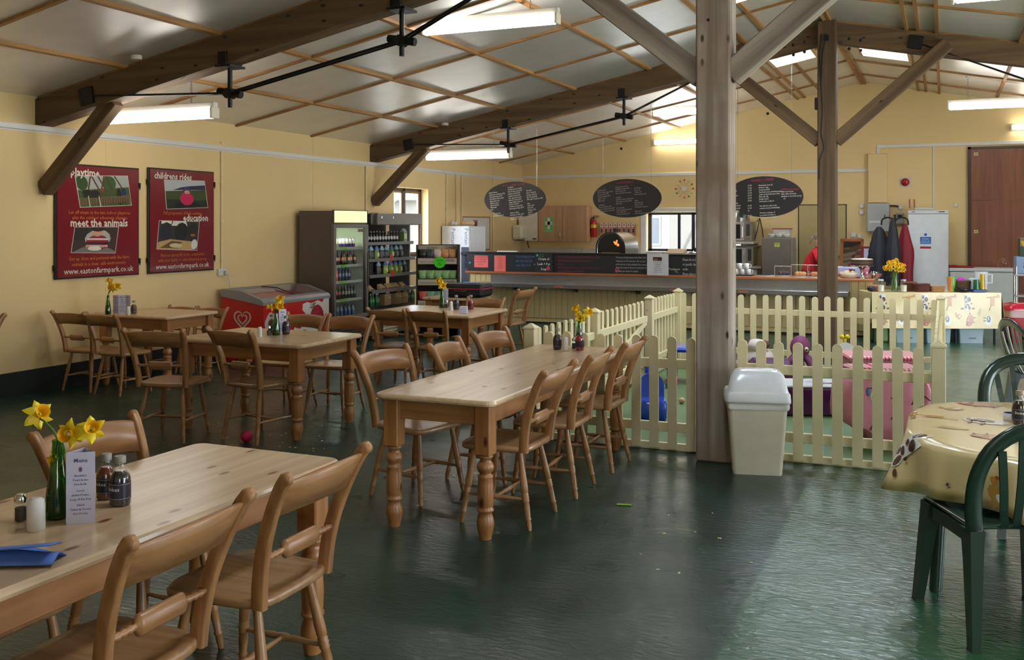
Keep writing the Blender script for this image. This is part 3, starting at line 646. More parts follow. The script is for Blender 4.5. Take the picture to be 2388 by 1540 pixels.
def make_chair():
    t = thing('kitchen_chair', 'x', 'chair')
    def outl(sx, sy, n=32):
        out = []
        for i in range(n):
            a = 2*pi*i/n; cx, sy_ = cos(a), sin(a); e = 2/5.5
            x = abs(cx)**e*(1 if cx >= 0 else -1); y = abs(sy_)**e*(1 if sy_ >= 0 else -1)
            w_ = .225+.012*y-(.012 if abs(y) > .9 else 0); out.append((x*w_*sx, y*.215*sy-.0))
        return out
    b = MB(); lay = [(.95, .425), (1.0, .433), (1.0, .452), (.97, .460), (.80, .4575), (.45, .449), (.12, .447)]
    b.loft([[(x, y, z) for x, y in outl(s_, s_)] for s_, z in lay]); b.build('seat', M['chair_y'], t)
    for sd in (-1, 1):
        b = MB(); pts = bez(STILE, 3); rings = []
        for i, p in enumerate(pts):
            d = (pts[min(i+1, len(pts)-1)]-pts[max(i-1, 0)]).normalized(); nrm = Vector((0, d.z, -d.y)); f = i/(len(pts)-1)
            hw = .0165; hd = (.026-.006*f) if i < len(pts)-2 else (.023 if i == len(pts)-2 else .017)
            rings.append([(sd*(p.x+a*hw), p.y+c_*nrm.y*hd, p.z+c_*nrm.z*hd) for a, c_ in ((-1, -.8), (-.7, -1), (.7, -1), (1, -.8), (1, .8), (.7, 1), (-.7, 1), (-1, .8))])
        L2 = rings[-1]; cc = sum((Vector(q) for q in L2), Vector())/8; d = (pts[-1]-pts[-2]).normalized(); rings.append([tuple(cc+(Vector(q)-cc)*.45+d*.007) for q in L2])
        b.loft(rings if sd > 0 else [r[::-1] for r in rings], None, True); b.build('back_post', M['chair'], t)
    b = MB(); rings = []; N = 12
    for i in range(N+1):
        u = -1+2*i/N; zb = .748+.012*(1-u*u); zt = .868+.016*(1-u*u); rg = []
        for z, off in ((zb, .0), (zb, .022), (zt-.006, .024), (zt, .018), (zt, .004), (zt-.006, -.002)):
            s_ = stile_at(min(z, .87)); cur = -.034*(1-u*u); rg.append((u*(s_[0]-.012), s_[1]-.012+off+cur, z))
        rings.append(rg)
    b.loft(rings); b.build('crest_rail', M['chair_x'], t)
    s_ = stile_at(.60); b = MB(); W_ = s_[0]-.008
    pr = [(0, .008), (.05, .009), (.08, .013), (.11, .008), (.14, .013), (.17, .008), (.20, .0125), (.235, .009), (.25, .012), (.27, .030), (.29, .033), (.71, .033), (.73, .030), (.75, .012), (.765, .009), (.8, .0125), (.83, .008), (.86, .013), (.89, .008), (.92, .013), (.95, .009), (1, .008)]
    b.rod((-W_, s_[1]-.004, .60), (W_, s_[1]-.004, .60), pr, 12); b.v = [(x, s_[1]-.004+(y-s_[1]+.004)*(.62 if abs(x) < .55*W_ else 1), z) for x, y, z in b.v]
    b.build('rolling_pin_rail', M['chair_x'], t)
    feet = {(-1, 1): ((-.155, .135, .436), (-.205, .195, 0)), (1, 1): ((.155, .135, .436), (.205, .195, 0)), (-1, -1): ((-.145, -.14, .436), (-.20, -.225, 0)), (1, -1): ((.145, -.14, .436), (.20, -.225, 0))}
    mid = {}
    for k, (a, d) in feet.items():
        b = MB(); b.rod(a, d, LEGP, 9); b.build('leg', M['chair'], t); mid[k] = Vector(a).lerp(Vector(d), .62)
    sm = []
    for sx in (-1, 1):
        b = MB(); b.rod(mid[sx, 1], mid[sx, -1], STRP, 8); b.build('stretcher', M['chair_y'], t); sm.append(mid[sx, 1].lerp(mid[sx, -1], .5))
    b = MB(); b.rod(sm[0], sm[1], STRP, 8); b.build('stretcher', M['chair_x'], t)
    return t
proto = make_chair(); used = []
def chair(x, y, deg, label, sc=1.0):
    g = 'wooden kitchen chairs'
    if not used:
        used.append(1); proto.location = (x, y, 0); proto.rotation_euler = (0, 0, R(deg)); proto['label'] = label; proto['group'] = g; proto.scale = (sc,)*3; return proto
    return dup(proto, (x, y, 0), R(deg), label, g, sc)
# foreground table
chair(-2.24, 2.14, 92, 'pine kitchen chair nearest the camera, back towards us, at the near long table')
chair(-2.26, 2.83, 91, 'pine kitchen chair on the aisle side at the far end of the near long table')
chair(-2.86, 2.95, -92, 'pine kitchen chair by the wall side of the near table, behind the sauce bottles')
chair(-2.86, 2.22, -90, 'pine kitchen chair cut by the left edge beside the near daffodils')
# middle long table
chair(-2.33, 5.24, 90, 'pine kitchen chair nearest us on the aisle side of the middle long table')
chair(-2.32, 5.93, 93, 'pine kitchen chair in the middle of the aisle side of the middle long table')
chair(-2.30, 6.64, 90, 'pine kitchen chair by the picket fence on the aisle side of the middle long table')
chair(-3.04, 5.46, -102, 'pine kitchen chair turned out at the near left of the middle table')
chair(-2.84, 6.07, -86, 'pine kitchen chair tucked in at the middle left of the middle long table')
chair(-2.86, 6.80, -95, 'pine kitchen chair at the far left of the middle table, by the fence post')
# table with the pink ball under it
chair(-5.66, 6.14, 15, 'pine kitchen chair, back to us, left of the one beside the pink ball')
chair(-5.00, 6.40, -10, 'pine kitchen chair with its back to us beside the pink ball on the floor')
chair(-5.62, 7.56, 178, 'pine kitchen chair in front of the ice cream freezer, left of the far pair', .95)
chair(-5.10, 7.58, 184, 'pine kitchen chair in front of the ice cream freezer, right of the far pair', .95)
# table below the posters
chair(-8.10, 7.60, 2, 'pine kitchen chair nearest the wall below the playtime poster', .92)
chair(-7.62, 7.56, -4, 'pine kitchen chair second from the wall below the playtime poster', .92)
chair(-8.16, 8.72, 178, 'pine kitchen chair against the wall below the childrens rides poster', .84)
chair(-7.72, 8.74, 182, 'pine kitchen chair next to the ice cream freezer on the far side of its table', .84)
# table by the crisps stand
chair(-5.33, 9.18, -2, 'pine kitchen chair, back to us, left of the pair by the drinks fridges', .92)
chair(-4.87, 9.22, -3, 'pine kitchen chair, back to us, right of the pair by the drinks fridges', .92)
chair(-4.90, 10.10, 180, 'pine kitchen chair facing us across the table by the crisps stand', .95)
chair(-5.16, 11.50, 86, 'pine kitchen chair seen side on beneath the stainless tray shelf')
chair(-8.00, 5.95, 180, 'pine kitchen chair cut by the left edge against the cream wall')

TLEG = [(.030, .462), (.041, .452), (.043, .444), (.033, .434), (.030, .424), (.040, .412), (.047, .395), (.047, .380), (.040, .364), (.030, .352), (.041, .345), (.044, .337), (.040, .328), (.043, .30), (.0455, .24), (.043, .180), (.040, .168), (.047, .160), (.047, .152), (.038, .145), (.036, .138), (.043, .115), (.048, .09), (.047, .07), (.040, .035), (.034, .008), (.034, 0)]
def make_table(W_, L_, label, loc, deg, group='farmhouse pine tables'):
    t = thing('farmhouse_table', label, 'table', (loc[0], loc[1], 0), R(deg), group)
    def rr(w_, l_, r, n=5):
        out = []
        for cx, cy, a0 in ((w_-r, l_-r, 0), (-w_+r, l_-r, pi/2), (-w_+r, -l_+r, pi), (w_-r, -l_+r, 1.5*pi)):
            out += [(cx+r*cos(a0+pi/2*i/n), cy+r*sin(a0+pi/2*i/n)) for i in range(n+1)]
        return out
    b = MB(); w_, l_ = W_/2, L_/2
    b.loft([[(x, y, z) for x, y in rr(w_-i, l_-i, max(.01, .055-i))] for i, z in ((.012, .726), (.002, .732), (0, .742), (.003, .754), (.012, .760))], None, False); b.build('table_top', M['table_top'], t)
    ix, iy = w_-.085, l_-.095
    for sx in (-1, 1):
        b = MB(); b.box(sx*(ix+.012), sx*(ix-.012), -iy, iy, .612, .728, ch=.004); b.build('apron', M['pine_y'], t)
    for sy in (-1, 1):
        b = MB(); b.box(-ix, ix, sy*(iy+.012), sy*(iy-.012), .612, .728, ch=.004); b.build('apron', M['chair_x'], t)
    for sx in (-1, 1):
        for sy in (-1, 1):
            b = MB(); b.m = Matrix.Translation((sx*ix, sy*iy, 0)); b.box(-.046, .046, -.046, .046, .455, .728, ch=.006); b.lathe(TLEG[::-1], 14); b.build('leg', M['pine'], t)
    return t
make_table(.74, 2.50, 'long pine farmhouse table nearest the camera, knotty top with daffodils', (-2.585, 2.11), 0)
make_table(.74, 2.50, 'long pine farmhouse table in the middle of the room beside the picket fence', (-2.56, 5.98), 0)
make_table(.92, 1.30, 'pine farmhouse table with the pink ball below it, before the ice cream freezer', (-5.25, 6.83), 90)
make_table(1.02, .80, 'pine farmhouse table against the wall below the red posters', (-7.76, 8.17), 0)
make_table(1.25, 1.0, 'pine farmhouse table between the drinks fridges and the picket fence', (-5.10, 9.62), 0)
make_table(.7, .62, 'small pine table carrying the black case by the counter', (-5.88, 11.55), 0)
# black case on the small table
t = thing('black_case', 'black fabric case with a red stripe lying on the small pine table', 'case', (-5.72, 11.55, .765), R(4))
b = MB(); b.col = c3(24, 24, 30); b.box(-.30, .30, -.2, .2, 0, .17, ch=.035); b.build('body', M['matte'], t)
b = MB(); b.col = c3(190, 44, 62); b.box(-.302, .302, -.202, .202, .105, .117); b.build('zip_stripe', M['matte'], t)
b = MB(); b.col = c3(34, 34, 40); b.path([(-.08, -.2, .1), (-.07, -.25, .08), (.07, -.25, .08), (.08, -.2, .1)], .012, 6); b.build('handle', M['matte'], t)
b = MB(); b.col = c3(130, 160, 214); b.box(-.1, .1, -.07, .07, 0, .012, ch=.003); o = b.build('folder', M['satin'], None, (-5.68, 11.6, .937), (0, 0, .2)); tag(o, 'pale blue folder lying on the black case', 'folder')

# ------------------------------------------------------------------ picket fences round the play corner
def picket_mesh():
    pr = [(-.035, 0), (.035, 0), (.035, .80)]+[(.035*cos(pi*i/8), .815+.03*sin(pi*i/8)) for i in range(9)]+[(-.035, .80)]
    b = MB(); b.prism(pr, -.009, .009, None, Matrix(((1, 0, 0, 0), (0, 0, 1, 0), (0, 1, 0, .015), (0, 0, 0, 1)))); b.f = [f[::-1] for f in b.f]; return b
PK = []
def fence(name, label, p0, p1, n, side, posts, gate=False):          # pickets on +side of the rails
    p0, p1 = Vector(p0), Vector(p1); d = p1-p0; L_ = d.length; t = thing(name, label, 'gate' if gate else 'fence', (p0.x, p0.y, 0), math.atan2(d.y, d.x), 'cream picket fence of the play corner')
    for z0, z1, nm in ((.62, .69, 'top_rail'), (.14, .21, 'bottom_rail')):
        b = MB(); b.box(0, L_, -.016, .016, z0, z1, ch=.004); b.build(nm, M['fence'], t)
    if not gate:
        b = MB(); b.box(0, L_, -.014, .014, 0, .055, ch=.003); b.build('ground_board', M['fence'], t)
    for k in range(n):
        x = L_*(k+.5)/n
        if not PK: o = picket_mesh().build('picket', M['fence'], t); PK.append(o)
        else: o = bpy.data.objects.new('picket', PK[0].data); C.objects.link(o); o.parent = t
        o.location = (x, side*.026, random.uniform(-.004, .004)); o.rotation_euler = (0, random.uniform(-.008, .008), 0)
    for x in posts:
        b = MB(); b.m = Matrix.Translation((x, 0, 0)); b.box(-.045, .045, -.045, .045, 0, .87, ch=.004)
        b.loft([[(sx*a, sy*a, z) for sx, sy in ((-1, -1), (1, -1), (1, 1), (-1, 1))] for a, z in ((.052, .87), (.052, .882), (.004, .915))], None, False); b.build('post', M['fence'], t)
    if gate:
        b = MB(); L2 = L_; b.m = Matrix.Translation((L2/2, 0, .41)) @ Matrix.Rotation(-math.atan2(.42, L2-.1), 4, 'Y'); b.box(-L2*.5, L2*.5, -.014, .014, -.03, .03); b.build('diagonal_brace', M['fence'], t)
        b = MB(); b.tube((L_-.02, -.03, .75), (L_-.02, .0, .75), .012, 8); b.build('latch', M['steel'], t)
    return t
FX0, FX1, FY0, FY1 = -3.03, -.03, 7.28, 12.05
fence('picket_fence', 'cream picket fence between the middle table and the grey post', (-2.93, FY0, 0), (-1.655, FY0, 0), 9, -1, [])
fence('picket_fence', 'cream picket fence behind the white bin, from grey post to round table', (-1.4175, FY0, 0), (-.0865, FY0, 0), 10, -1, [1.385])
fence('picket_fence', 'cream picket fence on the far side of the play corner, in front of the counter', (FX0, FY1, 0), (FX1, FY1, 0), 21, -1, [0, 3.0])
fence('picket_fence', 'cream picket fence on the right of the play corner, seen end on', (FX1, FY0+.06, 0), (FX1, FY1-.06, 0), 33, 1, [])
fence('picket_fence', 'short cream picket fence left of the gate, by the far end of the middle table', (FX0, FY0, 0), (FX0, 8.82, 0), 10, 1, [0])
fence('picket_gate', 'cream picket gate with a diagonal brace on the left of the play corner', (FX0, 8.93, 0), (FX0, 10.62, 0), 11, 1, [], True)
fence('picket_fence', 'cream picket fence right of the gate, running back to the far corner', (FX0, 10.75, 0), (FX0, FY1-.07, 0), 9, 1, [0, -1.90])
b = MB(); b.col = c3(92, 116, 70); b.box(FX0+.06, FX1-.06, FY0+.06, FY1-.06, .001, .012, ch=.003); tag(b.build('play_mat', M['matte']), 'mossy green mat covering the floor of the play corner', 'mat')

# ------------------------------------------------------------------ white swing-lid bin by the post
t = thing('waste_bin', 'cream pedal-less waste bin with white swing lid beside the grey post', 'bin', (-1.185, 6.90, 0), R(14))
def rrect(w_, d_, r, n=4):
    out = []
    for cx, cy, a0 in ((w_-r, d_-r, 0), (-w_+r, d_-r, pi/2), (-w_+r, -d_+r, pi), (w_-r, -d_+r, 1.5*pi)): out += [(cx+r*cos(a0+pi/2*i/n), cy+r*sin(a0+pi/2*i/n)) for i in range(n+1)]
    return out
b = MB(); b.col = c3(222, 212, 184); b.loft([[(x, y, z) for x, y in rrect(.165+.035*f, .115+.02*f, .03)] for f, z in ((-.05, 0), (0, .012), (0, .02), (1, .50))]); b.build('body', M['satin'], t)
b = MB(); b.col = c3(236, 236, 232); b.loft([[(x, y, z) for x, y in rrect(a, c_, .035)] for a, c_, z in ((.20, .132, .49), (.218, .150, .49), (.220, .152, .505), (.216, .148, .55), (.205, .14, .565))]); b.build('rim', M['satin'], t)
b = MB(); b.col = c3(240, 241, 240)
def lid(u, v):
    x = -1+2*u; y = -1+2*v; k = 1-.10*max(0, y); zz = .562+.155*(1-abs(y*.75+.18)**2.6)*(1-abs(x)**7*.6)
    return (x*(.205-.02*v)*1.0, y*.14, zz if abs(x) < .999 and abs(y) < .999 else .56)
b.grid(lid, 16, 14); b.build('swing_lid', M['gloss'], t)
b = MB(); b.col = c3(232, 228, 214); b.loft([[(x+.004*sin(7*i), y+.004*cos(5*i), z) for i, (x, y) in enumerate(rrect(a, a*.69, .03))] for a, z in ((.206, .49), (.209, .46), (.203, .445))]); b.build('bin_liner', M['satin'], t)

# ------------------------------------------------------------------ round table with animal print cloth and green garden chairs
CR, BR, TAN, PKC, ORG, GRY = c3(232, 208, 150), c3(84, 44, 26), c3(198, 150, 74), c3(206, 142, 118), c3(206, 140, 62), c3(240, 238, 232)
def animal(kind):                                                     # flat prints of the cloth: list of (colour, polygon)
    e = ell
    if kind == 'sheep': return [(GRY, [(.62*cos(a)*(1+.10*(k % 2)), .42*sin(a)*(1+.14*(k % 2))) for k, a in enumerate([2*pi*i/28 for i in range(28)])]), (BR, e(.15, 0, .40, .24)), (c3(110, 62, 40), [(-.1, .3), (.0, .3), (.0, .62), (-.1, .62)]), (c3(110, 62, 40), [(.25, .3), (.34, .3), (.34, .6), (.25, .6)]), (GRY, e(.10, .03, .10, .12)), (GRY, e(.32, .03, .10, .12)), (BR, e(.12, .03, .03, .04)), (BR, e(.30, .03, .03, .04))]
    if kind == 'pig': return [(PKC, e(0, 0, .62, .36)), (c3(186, 116, 96), e(-.42, .05, .26, .24)), (c3(222, 164, 140), e(-.46, .02, .13, .10)), (BR, [(-.62, .22), (-.5, .2), (-.6, .42)]), (BR, [(-.3, .24), (-.2, .22), (-.2, .42)]), (c3(170, 96, 80), [(-.2, -.3), (-.1, -.3), (-.1, -.5), (-.2, -.5)]), (c3(170, 96, 80), [(.3, -.28), (.4, -.26), (.42, -.5), (.32, -.5)]), (ORG, e(.72, .12, .10, .05))]
    if kind == 'cow': return [(GRY, e(0, .3, .28, .34)), (GRY, [(-.2, .2), (.2, .2), (.3, -.8), (-.3, -.8)]), (BR, e(-.12, .34, .11, .18)), (BR, e(.16, .3, .08, .12)), (BR, e(.02, .10, .14, .08)), (BR, e(-.1, -.35, .15, .2)), (BR, e(.16, -.55, .09, .16)), (BR, e(.12, -.15, .07, .1)), (BR, e(-.45, .42, .12, .07)), (BR, e(.45, .42, .12, .07)), (BR, e(-.3, .0, .05, .06))]
    if kind == 'hen': return [(TAN, e(0, 0, .42, .30)), (ORG, e(-.42, .28, .14, .12)), (GRY, e(.12, 0, .2, .14)), (c3(190, 90, 50), e(-.42, .44, .07, .06)), (ORG, [(-.05, -.28), (0, -.28), (0, -.48), (-.05, -.48)]), (ORG, [(.12, -.28), (.17, -.28), (.17, -.48), (.12, -.48)])]
    if kind == 'giraffe': return [(ORG, [(-.5, -.15), (.3, -.2), (.35, .1), (-.45, .16)]), (ORG, [(-.5, .0), (-.34, .0), (-.38, .55), (-.54, .55)]), (ORG, [(-.64, .42), (-.36, .42), (-.36, .58), (-.60, .58)]), (c3(190, 120, 50), [(.2, -.15), (.3, -.15), (.7, -.3), (.7, -.38)]), (c3(190, 120, 50), [(-.46, -.1), (-.38, -.1), (-.4, -.5), (-.48, -.5)])]
    if kind == 'cloud': return [(c3(206, 178, 116), e(0, 0, .5, .14)), (c3(206, 178, 116), e(-.15, .1, .26, .12))]
    return [(c3(216, 176, 150), [(.30*cos(a)*(1-.5*(k % 2)), .30*sin(a)*(1-.5*(k % 2))) for k, a in enumerate([2*pi*i/10 for i in range(10)])]), (BR, e(0, 0, .1, .1))]
def prints(name, surf, items, parent):                                # surf(x, y) -> point on the cloth, with a small lift
    b = MB()
    for kind, cx, cy, sz, ang in items:
        for li, (col, poly) in enumerate(animal(kind)):
            n = len(poly); mx = sum(p[0] for p in poly)/n; my = sum(p[1] for p in poly)/n; ringv = []
            steps = (0.0, .34, .67, 1.0)
            for f in steps[1:]:
                for k in range(n):
                    for h_ in (0, .5):
                        p, q = poly[k], poly[(k+1) % n]; x = mx+((p[0]*(1-h_)+q[0]*h_)-mx)*f; y = my+((p[1]*(1-h_)+q[1]*h_)-my)*f
                        ringv.append((cx+sz*(x*cos(ang)-y*sin(ang)), cy+sz*(x*sin(ang)+y*cos(ang))))
            N = 2*n; vs = [surf(cx+sz*(mx*cos(ang)-my*sin(ang)), cy+sz*(mx*sin(ang)+my*cos(ang)), .0032+.0007*li)]+[surf(x, y, .0032+.0007*li) for x, y in ringv]
            fs = [(0, 1+k, 1+(k+1) % N) for k in range(N)]
            for j in range(2): fs += [(1+j*N+k, 1+(j+1)*N+k, 1+(j+1)*N+(k+1) % N, 1+j*N+(k+1) % N) for k in range(N)]
            b.add(vs, fs, col, True)
    return b.build(name, M['vinyl'], parent)
M['vinyl'] = vcol('vinyl_print', .22, 0, .4); M['vinyl_cream'] = plain('cream_vinyl', CR, .22, 0, .03, 5, .05, 30, .4)
_ob = MB.build
def build2(s, name, mat, *a, **k):
    o = _ob(s, name, mat, *a, **k)
    if mat is M['vinyl']:
        me = o.data; at_ = me.color_attributes.new('Col', 'FLOAT_COLOR', 'CORNER'); buf = []
        for f, c_ in zip(s.f, s.c): buf += list(c_)*len(f)
        at_.data.foreach_set('color', buf)
    return o
MB.build = build2
TC, TR, TH = (.60, 5.30), .78, .725
t = thing('garden_table', 'green plastic garden table hidden under the animal print cloth', 'table', (TC[0], TC[1], 0))
def supe(r, a, n=3.0): return r/((abs(cos(a))**n+abs(sin(a))**n)**(1/n))*.94
GRN = c3(38, 58, 46)
b = MB(); b.col = GRN; b.loft([[(supe(r, 2*pi*i/40)*cos(2*pi*i/40), supe(r, 2*pi*i/40)*sin(2*pi*i/40), z) for i in range(40)] for r, z in ((TR-.03, TH-.05), (TR-.01, TH-.04), (TR-.01, TH-.008), (TR-.03, TH-.003))]); b.build('table_top', M['gloss'], t)
for sx, sy in ((-.60, -.30), (.60, -.34), (.50, .55), (-.40, .55)):
    b = MB(); b.col = GRN; b.rod((sx, sy, TH-.04), (sx*1.06, sy*1.06, 0), [(0, .034), (1, .028)], 12); b.build('leg', M['gloss'], t)
def cloth_round(x, y, lift=0.0):                                      # x, y measured along the cloth from its centre
    a = math.atan2(y, x); d = math.hypot(x, y); rr_ = supe(TR, a, 3.0); rad = .03
    wave = sin(a*13+.6)*.6+sin(a*7+2.1)*.4
    if d <= rr_: return (TC[0]+d*cos(a), TC[1]+d*sin(a), TH+.003+lift)
    e = d-rr_; out = rr_+min(e, .03)*.8+lift; dn = max(0, e-.02); fl = dn*(.10+.34*wave)
    rr2 = out+max(0, fl)*1.0+.01
    return (TC[0]+rr2*cos(a), TC[1]+rr2*sin(a), TH+.003-dn*.97-(.004 if e > .005 else 0)+lift*.2)
b = MB(); na, rings_ = 120, [0, .3, .55, .7, .8, .88, .93, .965, .99, 1.0]
vs = []; fs = []
lays = [('in', f) for f in (0.001, .4, .8, .95, 1.0)]+[('out', e) for e in (.01, .025, .05, .10, .16, .22, .28)]
for kind, f in lays:
    for i in range(na):
        a = 2*pi*i/na; r0 = supe(TR, a, 3.0); d = r0*f if kind == 'in' else r0+f*(1+.14*sin(a*4+1.0)); vs.append(cloth_round(d*cos(a), d*sin(a)))
for j in range(len(lays)-1):
    for i in range(na): k = (i+1) % na; fs.append((j*na+i, j*na+k, (j+1)*na+k, (j+1)*na+i))
b.add(vs, fs, None, True); ck = b.build('tablecloth', M['vinyl_cream']); tag(ck, 'cream vinyl cloth printed with farm animals on the round table, right edge', 'tablecloth')
sd = ck.modifiers.new('thick', 'SOLIDIFY'); sd.thickness = .0012; sd.offset = 1 if False else -1
AN = [('sheep', -.41, .09, .17, 2.8), ('pig', -.38, -.30, .16, 0), ('pig', -.42, .58, .17, 0), ('hen', -.55, .38, .12, .4), ('giraffe', -.66, .12, .18, .0), ('cloud', -.56, -.16, .15, -.1), ('hen', -.22, .36, .11, 2.8), ('cow', -.80, -.36, .19, 1.0), ('hen', -.46, -.86, .13, -1.2), ('star', -.16, -.93, .07, 0), ('hen', .05, .20, .13, .3), ('pig', .30, .02, .13, 0), ('sheep', .22, -.42, .14, 2.6), ('cow', .35, .62, .18, 3.0), ('star', -.86, .02, .07, .4), ('hen', -.72, .42, .11, 1.3), ('star', -.66, -.74, .06, .2), ('giraffe', -.15, -.62, .15, .3)]
for it in AN: prints('animal_print', cloth_round, [it], ck)
b = MB(); vs_, fs_ = glyphs('Moo!', 'CENTER', .2); sz = .085; an = .75+pi/2-.2
b.add([cloth_round(-.95+sz*(x*cos(-.5)-y*sin(-.5)), -.12+sz*(x*sin(-.5)+y*cos(-.5)), .004) for x, y in vs_], fs_, c3(110, 112, 70), False); b.build('print_lettering', M['vinyl'], ck)

def make_garden_chair():
    t = thing('garden_chair', 'x', 'chair'); g = GRN
    b = MB(); b.col = c3(44, 66, 54)
    def seat(u, v):
        x = (-1+2*u)*(.21+.02*v); y = -.2+.42*v; return (x, y, .435-.018*sin(pi*u)*sin(pi*min(1, v*1.1))+.01*v-.03*max(0, v-.9)/.1)
    b.grid(seat, 10, 10); b.build('seat', M['gloss'], t).modifiers.new('thick', 'SOLIDIFY').thickness = -.012
    hoop = [(-.205, -.20, .43), (-.225, -.235, .55), (-.225, -.27, .66), (-.19, -.305, .76), (-.11, -.325, .825), (0, -.33, .845), (.11, -.325, .825), (.19, -.305, .76), (.225, -.27, .66), (.225, -.235, .55), (.205, -.20, .43)]
    pts = bez(hoop, 3); b = MB(); b.col = g; rings = []
    for i, p in enumerate(pts):
        d = (pts[min(i+1, len(pts)-1)]-pts[max(i-1, 0)]).normalized(); bk = Vector((0, -.94, -.3)); sdv = d.cross(bk).normalized()
        rings.append([p+sdv*.034+bk*.004, p+sdv*.027+bk*.012, p-sdv*.027+bk*.012, p-sdv*.034+bk*.004, p-sdv*.027-bk*.008, p+sdv*.027-bk*.008])
    b.loft(rings); b.build('back_hoop', M['gloss'], t)
    for k in range(-2, 3):
        x0 = k*.045; x1 = k*.078; b = MB(); b.col = g; zt = .83-.018*k*k; rings = []
        for f in (0, .25, .5, .75, 1):
            x = x0+(x1-x0)*f**.7; z = .44+(zt-.44)*f; y = -.205-.115*f**.8-.012*sin(pi*f)
            rings.append([(x-.015, y, z), (x+.015, y, z), (x+.015, y+.008, z), (x-.015, y+.008, z)])
        b.loft(rings, None, False); b.build('back_slat', M['gloss'], t)
    for sx in (-1, 1):
        for y0, y1, nm in ((.17, .235, 'front'), (-.19, -.265, 'rear')):
            b = MB(); b.col = g; xa, xb = sx*.205, sx*.235
            b.loft([[(xa+(xb-xa)*f-w_, y0+(y1-y0)*f-d, z), (xa+(xb-xa)*f+w_, y0+(y1-y0)*f-d, z), (xa+(xb-xa)*f+w_, y0+(y1-y0)*f+d, z), (xa+(xb-xa)*f-w_, y0+(y1-y0)*f+d, z)] for f, z, w_, d in ((0, .435, .028, .042), (.3, .32, .024, .034), (1, .012, .017, .022), (1, 0, .019, .024))][::-1], None, False)
            b.build('leg', M['gloss'], t)
    b = MB(); b.col = g
    for sx in (-1, 1): b.loft([[(sx*.215+a, y, z) for a, z in ((-.01, .38), (.01, .38), (.01, .43), (-.01, .43))] for y in (-.2, .2)], None, False)
    b.box(-.2, .2, .19, .21, .37, .42); b.build('seat_skirt', M['gloss'], t)
    return t
gc = make_garden_chair(); gc.location = (.225, 4.69, 0); gc.scale = (1.07,)*3; gc.rotation_euler = (0, 0, R(24)); gc['label'] = 'dark green plastic garden chair nearest us, back hoop towards the camera'; gc['group'] = 'green garden chairs'
dup(gc, (.50, 6.24, 0), R(188), 'dark green plastic garden chair on the far side of the round table')
dup(gc, (.82, 9.15, 0), R(-68), 'dark green plastic garden chair seen edge on beyond the round table')
dup(gc, (1.20, 10.6, 0), R(-100), 'dark green plastic garden chair farthest back at the right edge, by the red bin')
# ================================================================== THINGS ON THE TABLES
def one(b, name, mat, label, cat, loc, rz=0.0, group=None): return tag(b.build(name, mat, None, loc, (0, 0, rz)), label, cat, group)
TZ = .76
def vase(p, where, h=.20, group='green glass bud vases'):
    t = thing('bud_vase', 'green glass bottle vase '+where, 'vase', p, 0, group); b = MB(); s_ = h/.20
    b.lathe([(.027*s_, 0), (.031*s_, .004), (.031*s_, .03), (.029*s_, .06), (.022*s_, .11), (.015*s_, .16), (.0135*s_, .195), (.015*s_, .2)][:8], 14, Matrix.Diagonal((1, 1, h/.2, 1)), None, False)
    b.add([(0, 0, .003)]+[(.029*s_*cos(2*pi*i/14), .029*s_*sin(2*pi*i/14), .003) for i in range(14)], [(0, 1+(i+1) % 14, 1+i) for i in range(14)]); b.build('glass', M['green_glass'], t)
    b = MB(); b.col = c3(36, 92, 22); b.lathe([(.026*s_, .006), (.0275*s_, .03), (.026*s_, .06*s_), (.019*s_, .10*s_)], 12); b.build('water', M['gloss'], t)
    return t
YEL, YEL2 = c3(250, 220, 40), c3(250, 190, 18)
def daffodil(mouth, head, face, where, r=.042, droop=True):
    mouth, head, face = Vector(mouth), Vector(head), Vector(face).normalized()
    t = thing('daffodil', 'yellow daffodil '+where, 'flower', mouth, 0, 'daffodils in the bud vases')
    b = MB(); b.col = c3(96, 140, 50); bk = head-face*.03; pts = bez([Vector((0, 0, -.12)), Vector((0, 0, 0)), (bk-mouth)*.6+Vector((0, 0, .02)), bk-mouth, head-mouth-face*.006], 4); b.path(pts, .0035, 6); b.build('stem', M['satin'], t)
    q = face.to_track_quat('Z', 'Y').to_matrix().to_4x4(); mm = Matrix.Translation(head-mouth) @ q
    for k in range(6):
        b = MB(); b.col = YEL
        def pet(u, v, k=k):
            a = 2*pi*k/6; w_ = sin(pi*min(1, .12+.88*v)**.8)*.36*r*(1 if v < .98 else .1); x = (u-.5)*2*w_; y = r*(.12+1.0*v); z = .006*(k % 2)+.012*sin(v*3+k)-abs(u-.5)*.008
            return (x*cos(a)-y*sin(a), x*sin(a)+y*cos(a), z)
        b.grid(pet, 4, 5, None, True, mm); b.build('petal', M['satin'], t)
    b = MB(); b.col = YEL2; n = 18; L_ = [(.30*r, .0), (.36*r, .5*r), (.42*r, .75*r), (.52*r, .85*r)]; vs = [(rr_*cos(2*pi*i/n)*(1+(.06*(i % 2) if j == 3 else 0)), rr_*sin(2*pi*i/n)*(1+(.06*(i % 2) if j == 3 else 0)), z) for j, (rr_, z) in enumerate(L_) for i in range(n)]
    b.add(vs, [(j*n+i, j*n+(i+1) % n, (j+1)*n+(i+1) % n, (j+1)*n+i) for j in range(3) for i in range(n)], None, True, mm); b.build('trumpet', M['satin'], t)
    return t
